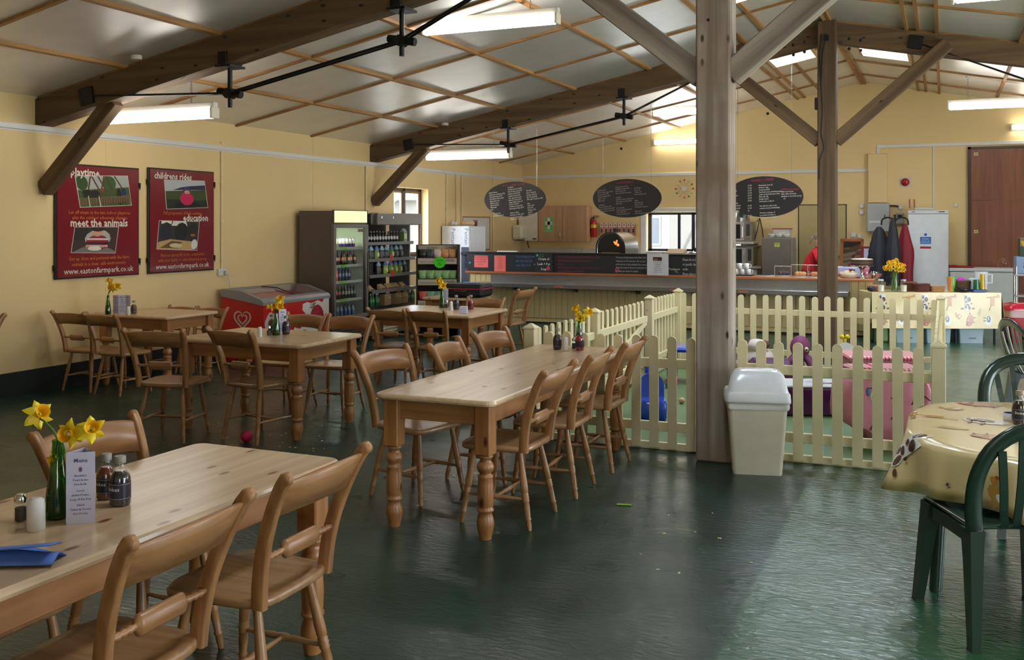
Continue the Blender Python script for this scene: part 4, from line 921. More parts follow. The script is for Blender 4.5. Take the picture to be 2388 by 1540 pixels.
def sauce(p, where, content=(44, 22, 18), label=(34, 30, 44), h=.16, cap=(150, 140, 128), acc=(196, 190, 184), name=None):
    t = thing('sauce_bottle', where, 'bottle', p, 0, 'sauce bottles on the tables'); s_ = h/.16; mm = Matrix.Scale(s_, 4)
    b = MB(); b.m = mm; b.col = c3(*content); b.lathe([(.028, .001), (.0325, .006), (.0325, .088), (.029, .098), (.016, .113)], 16); b.build('sauce', M['gloss'], t)
    b = MB(); b.m = mm; b.lathe([(.0335, .004), (.0335, .09), (.031, .099), (.0155, .122), (.0145, .140)], 16, None, None, False); b.build('glass', M['glass'], t)
    b = MB(); b.m = mm; b.col = c3(*cap); b.lathe([(.0175, .137), (.0185, .14), (.0185, .158), (.016, .16)], 16); b.build('cap', M['satin'], t)
    b = MB(); b.m = mm; b.lathe([(.0342, .022), (.0342, .026), (.0342, .027), (.0342, .072), (.0342, .073), (.0342, .077)], 20, None, None, False, [c3(*label), c3(*acc), c3(*label), c3(*acc), c3(*label)])
    if name:
        vs_, fs_ = glyphs(name, 'CENTER', 0); b.add([(.0348*sin(x*.55)*1.0, -.0348*cos(x*.55), .052+.019*y) for x, y in vs_], fs_, c3(226, 222, 214))
    b.build('label', M['satin'], t)
    return t
def shaker_white(p, where, h=.085, r=.018):
    b = MB(); b.col = c3(232, 228, 222); b.lathe([(r, 0), (r*1.05, .004), (r, h*.8), (r*.9, h*.93), (r*.5, h)], 14); one(b, 'salt_shaker', M['satin'], where, 'shaker', p, 0, 'white salt shakers')
def shaker_glass(p, where, h=.085):
    t = thing('pepper_shaker', where, 'shaker', p, 0, 'glass pepper shakers')
    b = MB(); b.lathe([(.019, 0), (.02, .004), (.017, h*.7)], 12, None, None, False); b.build('glass', M['glass'], t)
    b = MB(); b.col = c3(52, 44, 38); b.lathe([(.017, .003), (.017, h*.5)], 12); b.build('pepper', M['matte'], t)
    b = MB(); b.lathe([(.0185, h*.7), (.0195, h*.74), (.0195, h*.9), (.012, h)], 14); b.build('cap', M['chrome'], t)
def card(p, rz, where, h=.21, w_=.075, open_=False):
    t = thing('menu_card', where, 'card', p, rz, 'folded menu cards'); b = MB(); pa = c3(206, 204, 226)
    if open_: quads = [((-.10, .02), (-.035, .0)), ((-.035, .0), (.03, .02)), ((.03, .02), (.095, -.01))]
    else: quads = [((-w_/2, 0), (w_/2, 0)), ((w_/2, 0), (0, w_*.8)), ((0, w_*.8), (-w_/2, 0))]
    for k, ((xa, ya), (xb, yb)) in enumerate(quads):
        d = Vector((xb-xa, yb-ya, 0)); nn = Vector((d.y, -d.x, 0)).normalized()*.0006; b = MB(); b.col = pa
        b.add([(xa, ya, 0), (xb, yb, 0), (xb, yb, h), (xa, ya, h)]+[(xa-nn.x, ya-nn.y, 0), (xb-nn.x, yb-nn.y, 0), (xb-nn.x, yb-nn.y, h), (xa-nn.x, ya-nn.y, h)], [(0, 1, 2, 3), (7, 6, 5, 4), (0, 4, 5, 1), (3, 2, 6, 7), (1, 5, 6, 2), (0, 3, 7, 4)])
        u = d.normalized(); mm = frame(Vector((xa, ya, 0))+Vector((nn.x, nn.y, 0)), u, (0, 0, 1)); L_ = d.length; ink = c3(84, 80, 120)
        b.text('Menu', .018, mm @ Matrix.Translation((L_/2, h*.86, 0)), ink, 'CENTER')
        b.flat(ell(L_/2, h*.76, .005, .008), .0009, c3(130, 84, 110), mm)
        for q, (s_, yy) in enumerate((('Breakfast', .66), ('Toast & Jam', .60), ('Hot Rolls', .54), ('Lunch', .45), ('Jacket Potato', .39), ('Soup of the Day', .33), ('Salads', .25), ('Cakes & Scones', .19), ('Hot Drinks', .13))): b.text(s_, .0095, mm @ Matrix.Translation((L_/2, h*yy, 0)), c3(150, 70, 90) if q in (6, 7) and k == 2 else ink, 'CENTER')
        b.build('card_panel', M['matte'], t)
    return t
def A(x, y): return at(x, y, TZ)
# near table
v = A(135, 1208); vase(v, 'on the near table behind the folded menu', .25)
top = v+Vector((0, 0, .25))
for (px_, py_, dz, face, r, wh) in ((88, 968, .0, (.9, -.2, .45), .045, 'drooping farthest left on the near table'), (165, 1012, 0, (.3, -1, .1), .045, 'in the middle of the near bunch'), (212, 1003, .0, (.75, -.6, .45), .042, 'on the right of the near bunch'), (132, 1068, 0, (-.2, -1, -.3), .03, 'lowest on the left of the near bunch')):
    r_ = ray(px_, py_); sc_ = v.y/r_[1]; daffodil(top, (r_[0]*sc_, v.y+dz, EYE+r_[2]*sc_), face, wh, r)
card(A(188, 1222), R(38), 'folded white menu card beside the sauce bottles on the near table', .225, .085)
sauce(A(248, 1163), 'brown sauce bottle behind the dark one on the near table', (96, 40, 20), (30, 26, 30), .155, name='Stokes')
sauce(A(280, 1178), 'dark sauce bottle nearest the camera on the near table', (36, 20, 24), (40, 36, 50), .165, name='Stokes')
shaker_glass(A(48, 1215), 'glass pepper shaker with chrome top on the near table'); shaker_white(A(84, 1236), 'white salt shaker on the near table beside the menu card', .10, .026)
t = MB(); t.col = c3(92, 128, 206)
def nap(u, v):
    x = -.11+.22*u; y = -.075+.15*v; return (x, y, .004+.030*max(0, 1-abs(v-.35)*2.2)+.012*sin(u*5)*v)
t.grid(nap, 12, 10); t.grid(lambda u, v: (-.10+.20*u, -.07+.09*v, .03+.012*u+.02*(1-v)), 6, 5); o = t.build('paper_napkin', M['matte'], None, A(52, 1306), (0, 0, R(28))); o.modifiers.new('thick', 'SOLIDIFY').thickness = .004
tag(o, 'crumpled blue paper napkin on the corner of the near table', 'napkin')
# middle table
sauce(A(1300, 815), 'dark sauce bottle left of the salt shaker on the middle table', (40, 22, 26), (38, 34, 52)); shaker_white(A(1319, 818), 'white salt shaker on the middle table', .1, .02); shaker_glass(A(1339, 814), 'glass pepper shaker on the middle table')
sauce(A(1352, 817), 'red sauce bottle right of the vase on the middle table', (150, 30, 34), (44, 30, 46), .158, (120, 116, 112), (210, 90, 60))
v = A(1351, 806); vase(v, 'at the far end of the middle table', .21); top = v+Vector((0, 0, .21))
for (px_, py_, face, wh) in ((1345, 724, (-.4, -.8, .5), 'pale headed and highest on the middle table'), (1371, 729, (.7, -.6, .2), 'leaning right on the middle table'), (1354, 742, (.0, -1, .1), 'lowest of three on the middle table')):
    p = onY(px_, py_, v.y); daffodil(top, p, face, wh, .044)
# table before the freezer
shaker_white(A(606, 786), 'white salt shaker behind the chair at the table with the ball', .085); shaker_glass(A(627, 783), 'glass pepper shaker at the table with the ball')
v = A(644, 782); vase(v, 'on the table before the ice cream freezer', .22); top = v+Vector((0, 0, .22))
for (px_, py_, face, wh) in ((652, 700, (.4, -.7, .6), 'highest on the table before the freezer'), (633, 716, (-.7, -.7, .1), 'turned left on the table before the freezer'), (651, 713, (.6, -.8, -.1), 'lowest on the table before the freezer')): daffodil(top, onY(px_, py_, v.y), face, wh, .046)
card(A(659, 778), R(70), 'folded menu card seen nearly edge on by the green vase, before the freezer', .21); sauce(A(667, 780), 'dark sauce bottle beside the menu card, before the freezer', (36, 20, 30), (40, 38, 62)); sauce(A(634, 776), 'brown sauce bottle behind the vase, before the freezer', (90, 36, 22), (30, 26, 30))
# table below the posters
v = A(252, 733); vase(v, 'on the table below the posters', .20); top = v+Vector((0, 0, .20))
for (px_, py_, face, wh) in ((258, 658, (-.2, -.8, .6), 'highest on the table below the posters'), (272, 668, (.7, -.7, .1), 'turned right on the table below the posters'), (262, 671, (.0, -1, .0), 'lowest on the table below the posters')): daffodil(top, onY(px_, py_, v.y), face, wh, .05)
card(A(284, 733), R(24), 'open lavender menu card on the table below the posters', .20, .07, True); shaker_white(A(299, 735), 'white salt shaker on the table below the posters', .09); sauce(A(312, 732), 'brown sauce bottle on the table below the posters', (84, 52, 30), (70, 50, 34), .14)
# table by the fridges
v = A(1031, 718); vase(v, 'on the table by the crisps stand', .22); top = v+Vector((0, 0, .22))
for (px_, py_, face, wh) in ((1026, 657, (-.4, -.9, .3), 'higher of two on the table by the crisps stand'), (1032, 667, (.5, -.9, .1), 'lower of two on the table by the crisps stand')): daffodil(top, onY(px_, py_, v.y), face, wh, .052)
card(A(1038, 716), R(10), 'folded menu card behind the vase on the table by the crisps stand', .21); shaker_glass(A(1042, 718), 'glass pepper shaker on the table by the crisps stand'); shaker_white(A(1052, 724), 'white salt shaker on the table by the crisps stand', .1, .019)
sauce(A(1064, 722), 'dark sauce bottle on the table by the crisps stand', (38, 22, 26), (40, 34, 40)); sauce(A(1098, 722), 'red sauce bottle on the table by the crisps stand', (140, 28, 34), (96, 20, 30))
b = MB(); b.col = c3(206, 210, 236); b.box(-.04, .04, -.03, .03, 0, .075, ch=.004); one(b, 'napkin_block', M['matte'], 'small pale block of napkins on the table by the crisps stand', 'napkins', A(1081, 731), R(20))
# round table
p = at(2378, 990, TH+.004); sauce(p, 'dark sauce bottle with pale lettering on the animal print cloth', (46, 22, 20), (36, 34, 48), .165, (150, 132, 112), name='Stokes')
b = MB(); b.col = c3(236, 230, 222); b.lathe([(.03, 0), (.034, .004), (.036, .04), (.033, .04), (.031, .008), (.001, .008)], 18, None, None, False, [c3(236, 230, 222)]*3+[c3(44, 60, 110)]*2); one(b, 'ramekin', M['satin'], 'small white ramekin beside the bottle on the animal print cloth', 'dish', at(2357, 982, TH+.004))
# floor
b = MB(); b.col = c3(206, 30, 84); b.ball((0, 0, .047), .047, 16); one(b, 'toy_ball', M['matte'], 'small bright pink ball on the floor by a chair leg', 'ball', at(575, 1032))
b = MB(); b.col = c3(150, 190, 40); b.box(-.045, .045, -.008, .008, 0, .008, ch=.002); one(b, 'green_scrap', M['satin'], 'small lime green scrap lying on the open floor', 'scrap', at(1455, 1179, .001), R(12))
b = MB(); b.col = c3(226, 206, 150)
for k in range(46):
    p = at(random.uniform(480, 760), random.uniform(985, 1062), .0006) if k < 34 else at(random.uniform(1390, 1760), random.uniform(1150, 1350), .0006); s_ = random.uniform(.004, .010); a = random.uniform(0, 3)
    b.box(-s_, s_, -s_*.5, s_*.5, 0, .003, m=Matrix.Translation(p) @ Matrix.Rotation(a, 4, 'Z'))
o = b.build('crumbs', M['matte']); o['kind'] = 'stuff'; o['label'] = 'pale crumbs scattered over the dark green floor'; o['category'] = 'crumbs'

# ================================================================== FRIDGES AND STANDS ALONG THE LEFT WALL
BRN = c3(96, 86, 78)
def fridge_frame(loc, rz, name, label): return thing(name, label, 'fridge', loc, rz)
# glass door drinks fridge: local x along the wall, y into the wall
F1 = fridge_frame((-7.80, 11.54, 0), pi/2, 'drinks_fridge', 'tall grey drinks fridge with a lit yellow header and glass door')
W1, D1 = .89, .56
b = MB(); b.col = BRN
b.box(0, .03, .0, D1, .06, 1.90, ch=.006); b.box(W1-.03, W1, 0, D1, .06, 1.90, ch=.006); b.box(.03, W1-.03, D1-.03, D1, .06, 1.9); b.box(.03, W1-.03, 0, D1, 1.70, 1.9); b.box(.03, W1-.03, 0, D1, .06, .36); [b.tube((x, y, 0), (x, y, .07), .025, 8) for x in (.08, W1-.08) for y in (.06, D1-.06)]; b.build('cabinet', M['satin'], F1)
b = MB(); b.col = c3(206, 212, 190); b.box(.03, W1-.03, D1-.04, D1-.03, .36, 1.7); b.box(.03, .035, .04, D1-.03, .36, 1.7); b.box(W1-.035, W1-.03, .04, D1-.03, .36, 1.7); b.box(.03, W1-.03, .04, D1-.03, 1.69, 1.7); b.build('liner', M['satin'], F1)
b = MB(); b.grid(lambda u, v: (.02+(W1-.04)*u, -.02-.055*sin(pi*u)**.6, 1.735+.165*v), 12, 2); b.build('lit_header', M['case_light'], F1)
b = MB(); b.col = c3(70, 62, 56); b.box(0, W1, -.018, 0, 1.9, 1.912); b.box(0, W1, -.02, 0, 1.722, 1.735); b.box(0, .02, -.022, 0, 1.73, 1.905); b.box(W1-.02, W1, -.022, 0, 1.73, 1.905); b.build('header_trim', M['satin'], F1)
b = MB(); b.col = c3(118, 110, 102)
for q in ((0, .05, .36, 1.71), (W1-.05, W1, .36, 1.71), (.05, W1-.05, .36, .41), (.05, W1-.05, 1.66, 1.71)): b.box(q[0], q[1], -.035, -.002, q[2], q[3], ch=.005)
dr = b.build('door', M['satin'], F1)
b = MB(); b.box(.05, W1-.05, -.02, -.014, .41, 1.66); b.build('glass', M['glass'], dr)
b = MB(); b.col = c3(60, 54, 50); b.box(W1-.045, W1-.02, -.06, -.035, .8, 1.3, ch=.006); b.build('handle', M['satin'], dr)
b = MB(); b.col = c3(110, 86, 74); b.box(.60, .80, -.037, -.0205, 1.60, 1.64); b.build('maker_plate', M['satin'], dr)
b = MB(); b.box(.10, .48, .06, .10, 1.665, 1.688, ch=.006); b.build('lamp', M['case_tube'], F1)
b = MB(); b.col = c3(40, 40, 40)
for k in range(6): b.box(.04, W1-.04, -.006, .0, .10+k*.04, .118+k*.04)
b.build('grille', M['satin'], F1)
SH1 = [(1.38, 'top'), (1.13, 'second'), (.90, 'third'), (.64, 'fourth'), (.37, 'bottom')]
for z, nm in SH1[:4]:
    b = MB(); b.col = c3(170, 176, 160); b.box(.04, W1-.04, .05, D1-.05, z-.014, z, ch=.003); b.box(.04, W1-.04, .045, .05, z-.035, z+.004); sh = b.build('shelf', M['satin'], F1)
    b = MB(); b.col = c3(120, 190, 50); b.box(.26, .44, .042, .0449, z-.032, z); b.build('price_strip', M['satin'], sh)
def inF1(x, y, z): return Vector((-7.80-y, 11.54+x, z))
ORD = ['first', 'second', 'third', 'fourth', 'fifth', 'sixth', 'seventh', 'eighth', 'ninth', 'tenth', 'eleventh', 'twelfth']
def stock(name, mat, prof, cols, label, cat, group, pts, n=10):
    b = MB(); b.lathe(prof, n, None, None, True, cols); src = None
    for i, p in enumerate(pts):
        if src is None: src = b.build(name, M[mat]); o = src
        else: o = src.copy(); C.objects.link(o)
        o.location = p; tag(o, label+(', %s from left' % ORD[i] if len(pts) > 1 else ''), cat, group)
CL = lambda *q: [c3(*x) for x in q]
can = [(.026, 0), (.031, .006), (.031, .05), (.031, .118), (.027, .128)]
stock('drink_can', 'satin', can, CL((120, 150, 60), (120, 150, 60), (226, 226, 210), (150, 150, 150)), 'green and white can, top shelf of drinks fridge', 'can', 'green cans in the drinks fridge', [inF1(.10+.075*k, .10, 1.381) for k in range(3)])
stock('drink_can', 'satin', can, CL((74, 40, 120), (74, 40, 120), (230, 226, 214), (150, 150, 150)), 'purple and white can, top shelf of drinks fridge', 'can', 'purple cans in the drinks fridge', [inF1(.34+.085*k, .10, 1.381) for k in range(5)])
bot = [(.028, 0), (.031, .01), (.031, .06), (.031, .105), (.028, .125), (.012, .165), (.012, .195)]
stock('drink_bottle', 'gloss', bot, CL((46, 26, 20), (46, 26, 20), (200, 110, 40), (46, 26, 20), (46, 26, 20), (60, 40, 30)), 'brown bottle with orange band, second shelf of drinks fridge', 'bottle', 'brown bottles in the drinks fridge', [inF1(.09+.078*k, .10+.02*(k % 2), 1.131) for k in range(9)])
stock('drink_bottle', 'gloss', bot, CL((196, 96, 40), (196, 96, 40), (220, 130, 60), (196, 96, 40), (210, 130, 80), (220, 190, 160)), 'orange juice bottle, third shelf of drinks fridge', 'bottle', 'orange juice bottles in the drinks fridge', [inF1(.09+.075*k, .10, .901) for k in range(3)])
stock('drink_bottle', 'gloss', bot, CL((32, 34, 70), (32, 34, 70), (90, 96, 120), (32, 34, 70), (38, 40, 80), (60, 66, 120)), 'dark blue juice bottle, third shelf of drinks fridge', 'bottle', 'dark blue juice bottles in the drinks fridge', [inF1(.33+.08*k, .10, .901) for k in range(4)])
stock('drink_bottle', 'gloss', bot, CL((40, 26, 24), (40, 26, 24), (190, 40, 54), (40, 26, 24), (60, 50, 44), (150, 40, 40)), 'cola bottle with red label, fourth shelf of drinks fridge', 'bottle', 'cola bottles in the drinks fridge', [inF1(.09+.075*k, .10, .641) for k in range(4)])
stock('drink_bottle', 'gloss', bot, CL((44, 44, 36), (44, 44, 36), (110, 110, 96), (44, 44, 36), (60, 60, 50), (90, 90, 80)), 'dark bottle with grey label, fourth shelf of drinks fridge', 'bottle', 'grey label bottles in the drinks fridge', [inF1(.40+.078*k, .10, .641) for k in range(5)])
stock('drink_bottle', 'gloss', bot, CL((90, 110, 130), (90, 110, 130), (70, 96, 150), (120, 136, 150), (130, 146, 160), (60, 80, 150)), 'clear water bottle, bottom shelf of drinks fridge', 'bottle', 'water bottles in the drinks fridge', [inF1(.10+.1*k, .12, .361) for k in range(7)])
# open chiller
F2 = fridge_frame((-7.80, 12.47, 0), pi/2, 'open_chiller', 'open stainless display chiller with stepped shelves beside the drinks fridge')
W2, D2 = 1.47, .6
b = MB(); b.col = c3(48, 42, 38); b.box(0, .04, .03, D2, .05, 1.85, ch=.005); b.box(.04, W2-.03, D2-.04, D2, .05, 1.85); b.box(.04, W2-.03, .02, D2, .05, .48); b.box(.04, W2-.03, .06, D2, 1.72, 1.85); b.box(.06, W2-.05, .06, D2-.05, 0, .06); b.build('cabinet', M['matte'], F2)
b = MB(); b.col = c3(120, 112, 104); b.box(.12, W2, -.10, .06, 1.70, 1.88, ch=.012); b.build('header', M['satin'], F2)
b = MB(); b.col = c3(60, 54, 50); b.box(.0, .12, -.06, .06, 1.70, 1.87, ch=.01); b.build('header_end', M['satin'], F2)
b = MB()
for x in (.22, .55): b.tube((x, -.105, 1.80), (x, -.105, 1.83), .006, 6)
b.build('header_screw', M['chrome'], F2)
b = MB(); b.box(W2-.03, W2-.02, -.08, D2, .50, 1.70); b.build('end_glass', M['glass'], F2)
b = MB(); b.col = c3(150, 144, 138); b.box(W2-.03, W2, .12, D2-.1, .1, 1.7, ch=.004); b.build('end_post', M['satin'], F2)
b = MB(); b.box(.04, W2-.03, -.10, -.094, .40, .66); b.build('front_glass', M['glass'], F2)
b = MB(); b.col = c3(176, 166, 150); b.box(.02, W2, -.11, .03, .36, .43, ch=.01); b.build('bumper', M['satin'], F2)
b = MB(); b.col = c3(150, 138, 120); b.box(.02, W2, -.08, .0, .05, .36, ch=.004); b.build('kick_panel', M['satin'], F2)
for k in range(5):
    b = MB(); b.col = c3(226, 206, 170); b.box(.05, .70, -.092, -.081, .08+k*.05, .11+k*.05, ch=.003); b.build('vent_slat', M['satin'], F2)
b = MB(); b.col = c3(16, 14, 14); b.box(.12, .28, -.09, -.081, .32, .36); b.build('display', M['gloss'], F2)
b = MB(); b.text('4', .03, Matrix.Translation((.19, -.0912, .328)) @ Matrix.Rotation(pi/2, 4, 'X')); b.build('digit', M['red_led'], F2)
SH2 = [(1.44, .05), (1.19, .02), (.95, 0), (.72, -.04)]
for z, y in SH2:
    b = MB(); b.col = c3(120, 116, 112); b.box(.04, W2-.035, y, D2-.05, z-.02, z, ch=.004); b.box(.04, W2-.035, y-.012, y, z-.045, z+.004, ch=.003); sh = b.build('shelf', M['satin'], F2)
    if z in (1.19, .95):
        b = MB(); b.col = c3(240, 56, 40); b.prism(ell(.68, 0, .045, .055, 14), 0, .003, None, Matrix.Translation((0, y-.0125, z+.005)) @ Matrix.Rotation(pi/2, 4, 'X')); b.text('4', .06, Matrix.Translation((.665, y-.0165, z-.015)) @ Matrix.Rotation(pi/2, 4, 'X'), c3(120, 20, 20)); b.build('price_disc', M['satin'], sh)
def inF2(x, y, z): return Vector((-7.80-y, 12.47+x, z))
smb = [(.024, 0), (.026, .008), (.026, .04), (.026, .085), (.012, .12), (.012, .14), (.015, .14), (.015, .165)]
stock('drink_bottle', 'gloss', smb, CL((30, 24, 24), (30, 24, 24), (200, 196, 190), (30, 24, 24), (40, 32, 30), (150, 140, 130), (150, 140, 130)), 'small dark bottle with white label, top shelf of open chiller', 'bottle', 'small dark bottles in the open chiller', [inF2(.10+.085*k, .12, 1.441) for k in range(12)])
b = MB(); b.col = c3(120, 150, 70); b.box(-.05, .05, -.04, .04, 0, .15, ch=.004); b.add([(-.05, -.04, .15), (.05, -.04, .15), (.05, .04, .15), (-.05, .04, .15), (-.05, 0, .2), (.05, 0, .2)], [(0, 1, 5, 4), (2, 3, 4, 5), (0, 4, 3), (1, 2, 5)], c3(210, 214, 190)); b.box(-.04, .04, -.0412, -.04, .04, .12, c3(206, 206, 170)); one(b, 'juice_carton', M['satin'], 'green and cream carton at the right of the chiller top shelf', 'carton', inF2(1.25, .12, 1.441), pi/2)
def pouch(cols, label, group, pts):
    src = None
    for p in pts:
        if src is None:
            t = thing('snack_bag', label, 'bag', p, pi/2, group); b = MB(); b.col = c3(*cols[0])
            b.loft([[(x*w_, y*d, z) for x, y in ((-1, -.3), (-.5, -1), (.5, -1), (1, -.3), (1, .3), (.5, 1), (-.5, 1), (-1, .3))] for z, w_, d in ((0, .052, .03), (.05, .055, .035), (.10, .052, .03), (.125, .05, .018))], None, False); b.build('body', M['satin'], t)
            b = MB(); b.col = c3(*cols[1]); b.loft([[(x*w_, y*d, z) for x, y in ((-1, -1), (1, -1), (1, 1), (-1, 1))] for z, w_, d in ((.125, .05, .018), (.15, .045, .012), (.175, .03, .006), (.19, .02, .004))], None, False); b.build('peaked_top', M['satin'], t)
            b = MB(); b.col = c3(*cols[2]); b.add([(-.03, -.036, .03), (.03, -.036, .03), (.03, -.034, .09), (-.03, -.034, .09)], [(0, 1, 2, 3)]); b.build('front_print', M['satin'], t); src = t; t['label'] = label+', first from left'
        else: t = dup(src, p, pi/2); t['label'] = label+', %s from left' % ORD[pts.index(p)]
pouch(((64, 62, 60), (150, 190, 206), (84, 84, 80)), 'grey bag with pale blue peaked top on the second chiller shelf', 'grey snack bags on the second chiller shelf', [inF2(x, .10, 1.191) for x in (.10, .24, .55, .69, .98, 1.12)])
pouch(((120, 160, 40), (90, 130, 190), (226, 210, 180)), 'lime green bag with a blue top on the second chiller shelf', 'green snack bags on the second chiller shelf', [inF2(x, .10, 1.191) for x in (.40, .84)])
pouch(((66, 64, 62), (150, 190, 206), (90, 90, 84)), 'grey bag with pale blue peaked top on the third chiller shelf', 'grey snack bags on the third chiller shelf', [inF2(x, .08, .951) for x in (.42, 1.20)])
pouch(((136, 170, 50), (90, 130, 190), (230, 214, 150)), 'lime green bag with a blue top on the third chiller shelf', 'green snack bags on the third chiller shelf', [inF2(x, .08, .951) for x in (.62, .78, .92, 1.06)])
b = MB(); b.col = c3(40, 34, 30); b.box(-.08, .08, -.05, .05, 0, .19, ch=.01); one(b, 'dark_box', M['matte'], 'dark brown box at the left of the third chiller shelf', 'box', inF2(.18, .12, .951), pi/2)
for k, x in enumerate((.16, .52, .70, .92, 1.12)):
    b = MB(); b.col = c3(206, 176, 130); b.add([(-.08, -.04, 0), (.08, -.04, 0), (.08, .04, 0), (-.08, .04, 0), (-.08, .04, .075), (.08, .04, .075)], [(3, 2, 1, 0), (0, 1, 5, 4), (2, 3, 4, 5), (0, 4, 3), (1, 2, 5)]); b.box(-.07, .07, -.045, -.04, .002, .02, c3(120, 84, 60)); one(b, 'sandwich_pack', M['satin'], 'wedge shaped sandwich pack on the fourth chiller shelf, %s from left' % ORD[k], 'sandwich', inF2(x, .06+.02*(k % 2), .721), pi/2+random.uniform(-.3, .3), 'sandwich packs in the open chiller')
for k, x in enumerate((.46, .78, .98)):
    t = thing('paper_bag', ('brown paper carrier bag left of three in the chiller well', 'brown paper carrier bag in the middle of three in the chiller well', 'brown paper carrier bag right of three in the chiller well')[k], 'bag', inF2(x, -.02, .482), pi/2+random.uniform(-.1, .1), 'brown paper bags in the open chiller')
    b = MB(); b.col = c3(166, 132, 94); b.loft([[(sx*w_, sy*d, z) for sx, sy in ((-1, -1), (0, -1.05), (1, -1), (1, 1), (-1, 1))] for z, w_, d in ((0, .095, .045), (.1, .098, .05), (.165, .095, .04))], None, False); b.build('body', M['matte'], t)
    b = MB(); b.col = c3(150, 118, 84); b.path([(-.05, -.04, .16), (-.05, -.04, .182), (.05, -.04, .182), (.05, -.04, .16)], .008, 6); b.build('handle', M['matte'], t)
    b = MB(); b.col = c3(222, 214, 200); b.prism(ell(.03, .11, .016, .018, 10), 0, .002, None, Matrix.Translation((0, -.0495, 0)) @ Matrix.Rotation(pi/2, 4, 'X')); b.build('sticker', M['matte'], t)
stock('drink_bottle', 'gloss', bot, CL((24, 84, 40), (24, 84, 40), (50, 130, 60), (24, 84, 40), (30, 96, 46), (210, 214, 200)), 'green water bottle in the well of the open chiller', 'bottle', 'green bottles in the open chiller', [inF2(x, y, .482) for x, y in ((.10, .02), (.18, .03), (.26, .02), (.34, .04), (1.14, .0), (1.22, .02), (1.30, .0), (1.38, .02))])
# ice cream chest freezer
IC = thing('ice_cream_freezer', 'red ice cream chest freezer with glass lids and a white heart logo', 'freezer', (-8.36, 9.92, 0))
WI, LI = .64, 1.42
RED = c3(206, 14, 26)
prof = [(0, .0), (WI, .0), (WI, .70), (0, .80)]
b = MB(); b.col = RED; b.prism(prof, 0, LI, None, Matrix(((1, 0, 0, 0), (0, 0, 1, 0), (0, 1, 0, 0), (0, 0, 0, 1)))); b.f = [f[::-1] for f in b.f]; b.build('body', M['gloss'], IC)
b = MB(); b.col = c3(150, 148, 150); yy = Matrix(((1, 0, 0, 0), (0, 0, 1, 0), (0, 1, 0, 0), (0, 0, 0, 1)))
rim = [(-.01, .80), (WI+.01, .70), (WI+.015, .735), (WI-.02, .77), (.30, .875), (.0, .89), (-.015, .86)]
for a, d in ((-.02, .05), (LI-.05, LI+.02)): b.prism(rim, a, d, None, yy)
b.prism([(-.01, .80), (.04, .80), (.05, .89), (0, .89), (-.015, .86)], .05, LI-.05, None, yy); b.prism([(WI-.06, .71), (WI+.01, .70), (WI+.015, .735), (WI-.02, .77), (WI-.07, .79)], .05, LI-.05, None, yy); b.f = [f[::-1] for f in b.f]; b.build('lid_frame', M['satin'], IC)
for a, d, dz in ((.05, LI*.52, .0), (LI*.50, LI-.05, .012)):
    b = MB(); b.add([(x, y, z+dz) for y in (a, d) for x, z in ((.05, .872), (.30, .858), (WI-.07, .778))], [(0, 1, 4, 3), (1, 2, 5, 4)], None, True); b.build('glass_lid', M['glass'], IC)
b = MB(); b.col = c3(60, 58, 56); b.path([(.05, LI*.51, .885), (.30, LI*.51, .872), (WI-.07, LI*.51, .792)], .008, 6); b.build('lid_edge', M['satin'], IC)
b = MB(); b.col = c3(200, 196, 180); b.box(.04, WI-.07, .05, LI-.05, .60, .61); b.build('inner_floor', M['satin'], IC)
for k in range(8):
    b = MB(); b.col = (c3(200, 60, 50), c3(90, 60, 40), c3(226, 200, 120), c3(120, 90, 160))[k % 4]; b.box(-.07, .07, -.05, .05, 0, .06+.02*(k % 3), ch=.01); one(b, 'ice_cream_tub', M['satin'], ('red', 'brown', 'pale yellow', 'lilac')[k % 4]+' ice cream pack in the '+('near', 'far')[k//4]+' half of the red chest freezer', 'ice cream', (-8.36+.18+.22*(k % 2), 9.92+.18+.30*(k//2), .612), .2*k, 'ice creams in the red freezer')
def ringpoly(fn0, fn1, n=30): return [fn0(i/n) for i in range(n+1)]+[fn1(1-i/n) for i in range(n+1)]
mm = frame((0, -.0015, 0), (1, 0, 0), (0, 0, 1))
def heart(s_, k): return lambda t_: ((16*sin(a:=(pi+.35+(2*pi-.7)*t_)+0)**3/16)*s_*k+WI*.5, (13*cos(a)-5*cos(2*a)-2*cos(3*a)-cos(4*a))/16*s_*k+.52)
b = MB(); b.col = c3(228, 206, 196)
def hstrip(s_, t0, t1, wd, dy=0):
    pts = []
    for i in range(29):
        a = 2*pi*(t0+(t1-t0)*i/28); pts.append(Vector((WI*.5+s_*sin(a)**3, .52+dy+s_*(13*cos(a)-5*cos(2*a)-2*cos(3*a)-cos(4*a))/16, 0)))
    vs = []
    for i, p in enumerate(pts):
        d = (pts[min(28, i+1)]-pts[max(0, i-1)]).normalized(); nn = Vector((-d.y, d.x, 0))*wd*(.35+.65*min(1, min(i, 28-i)/6)); vs += [p+nn, p-nn]
    b.add(vs, [(2*i, 2*i+1, 2*i+3, 2*i+2) for i in range(28)], None, False, mm)
hstrip(.125, .06, .985, .011); hstrip(.068, .03, .93, .010, .0)
b.build('heart_logo', M['ink'], IC)
b = MB(); b.text("WALL'S", .098, mm @ Matrix.Translation((WI*.5, .29, 0)), c3(228, 206, 196), 'CENTER', .95); b.build('lettering', M['ink'], IC)
mm = frame((WI+.0015, 0, 0), (0, 1, 0), (0, 0, 1))
def blob(cx, cy, rx, ry, k, n=36, ph=0): return [(cx+rx*cos(2*pi*i/n)*(1+k*sin(5*2*pi*i/n+ph)), cy+ry*sin(2*pi*i/n)*(1+k*sin(4*2*pi*i/n+ph))) for i in range(n)]
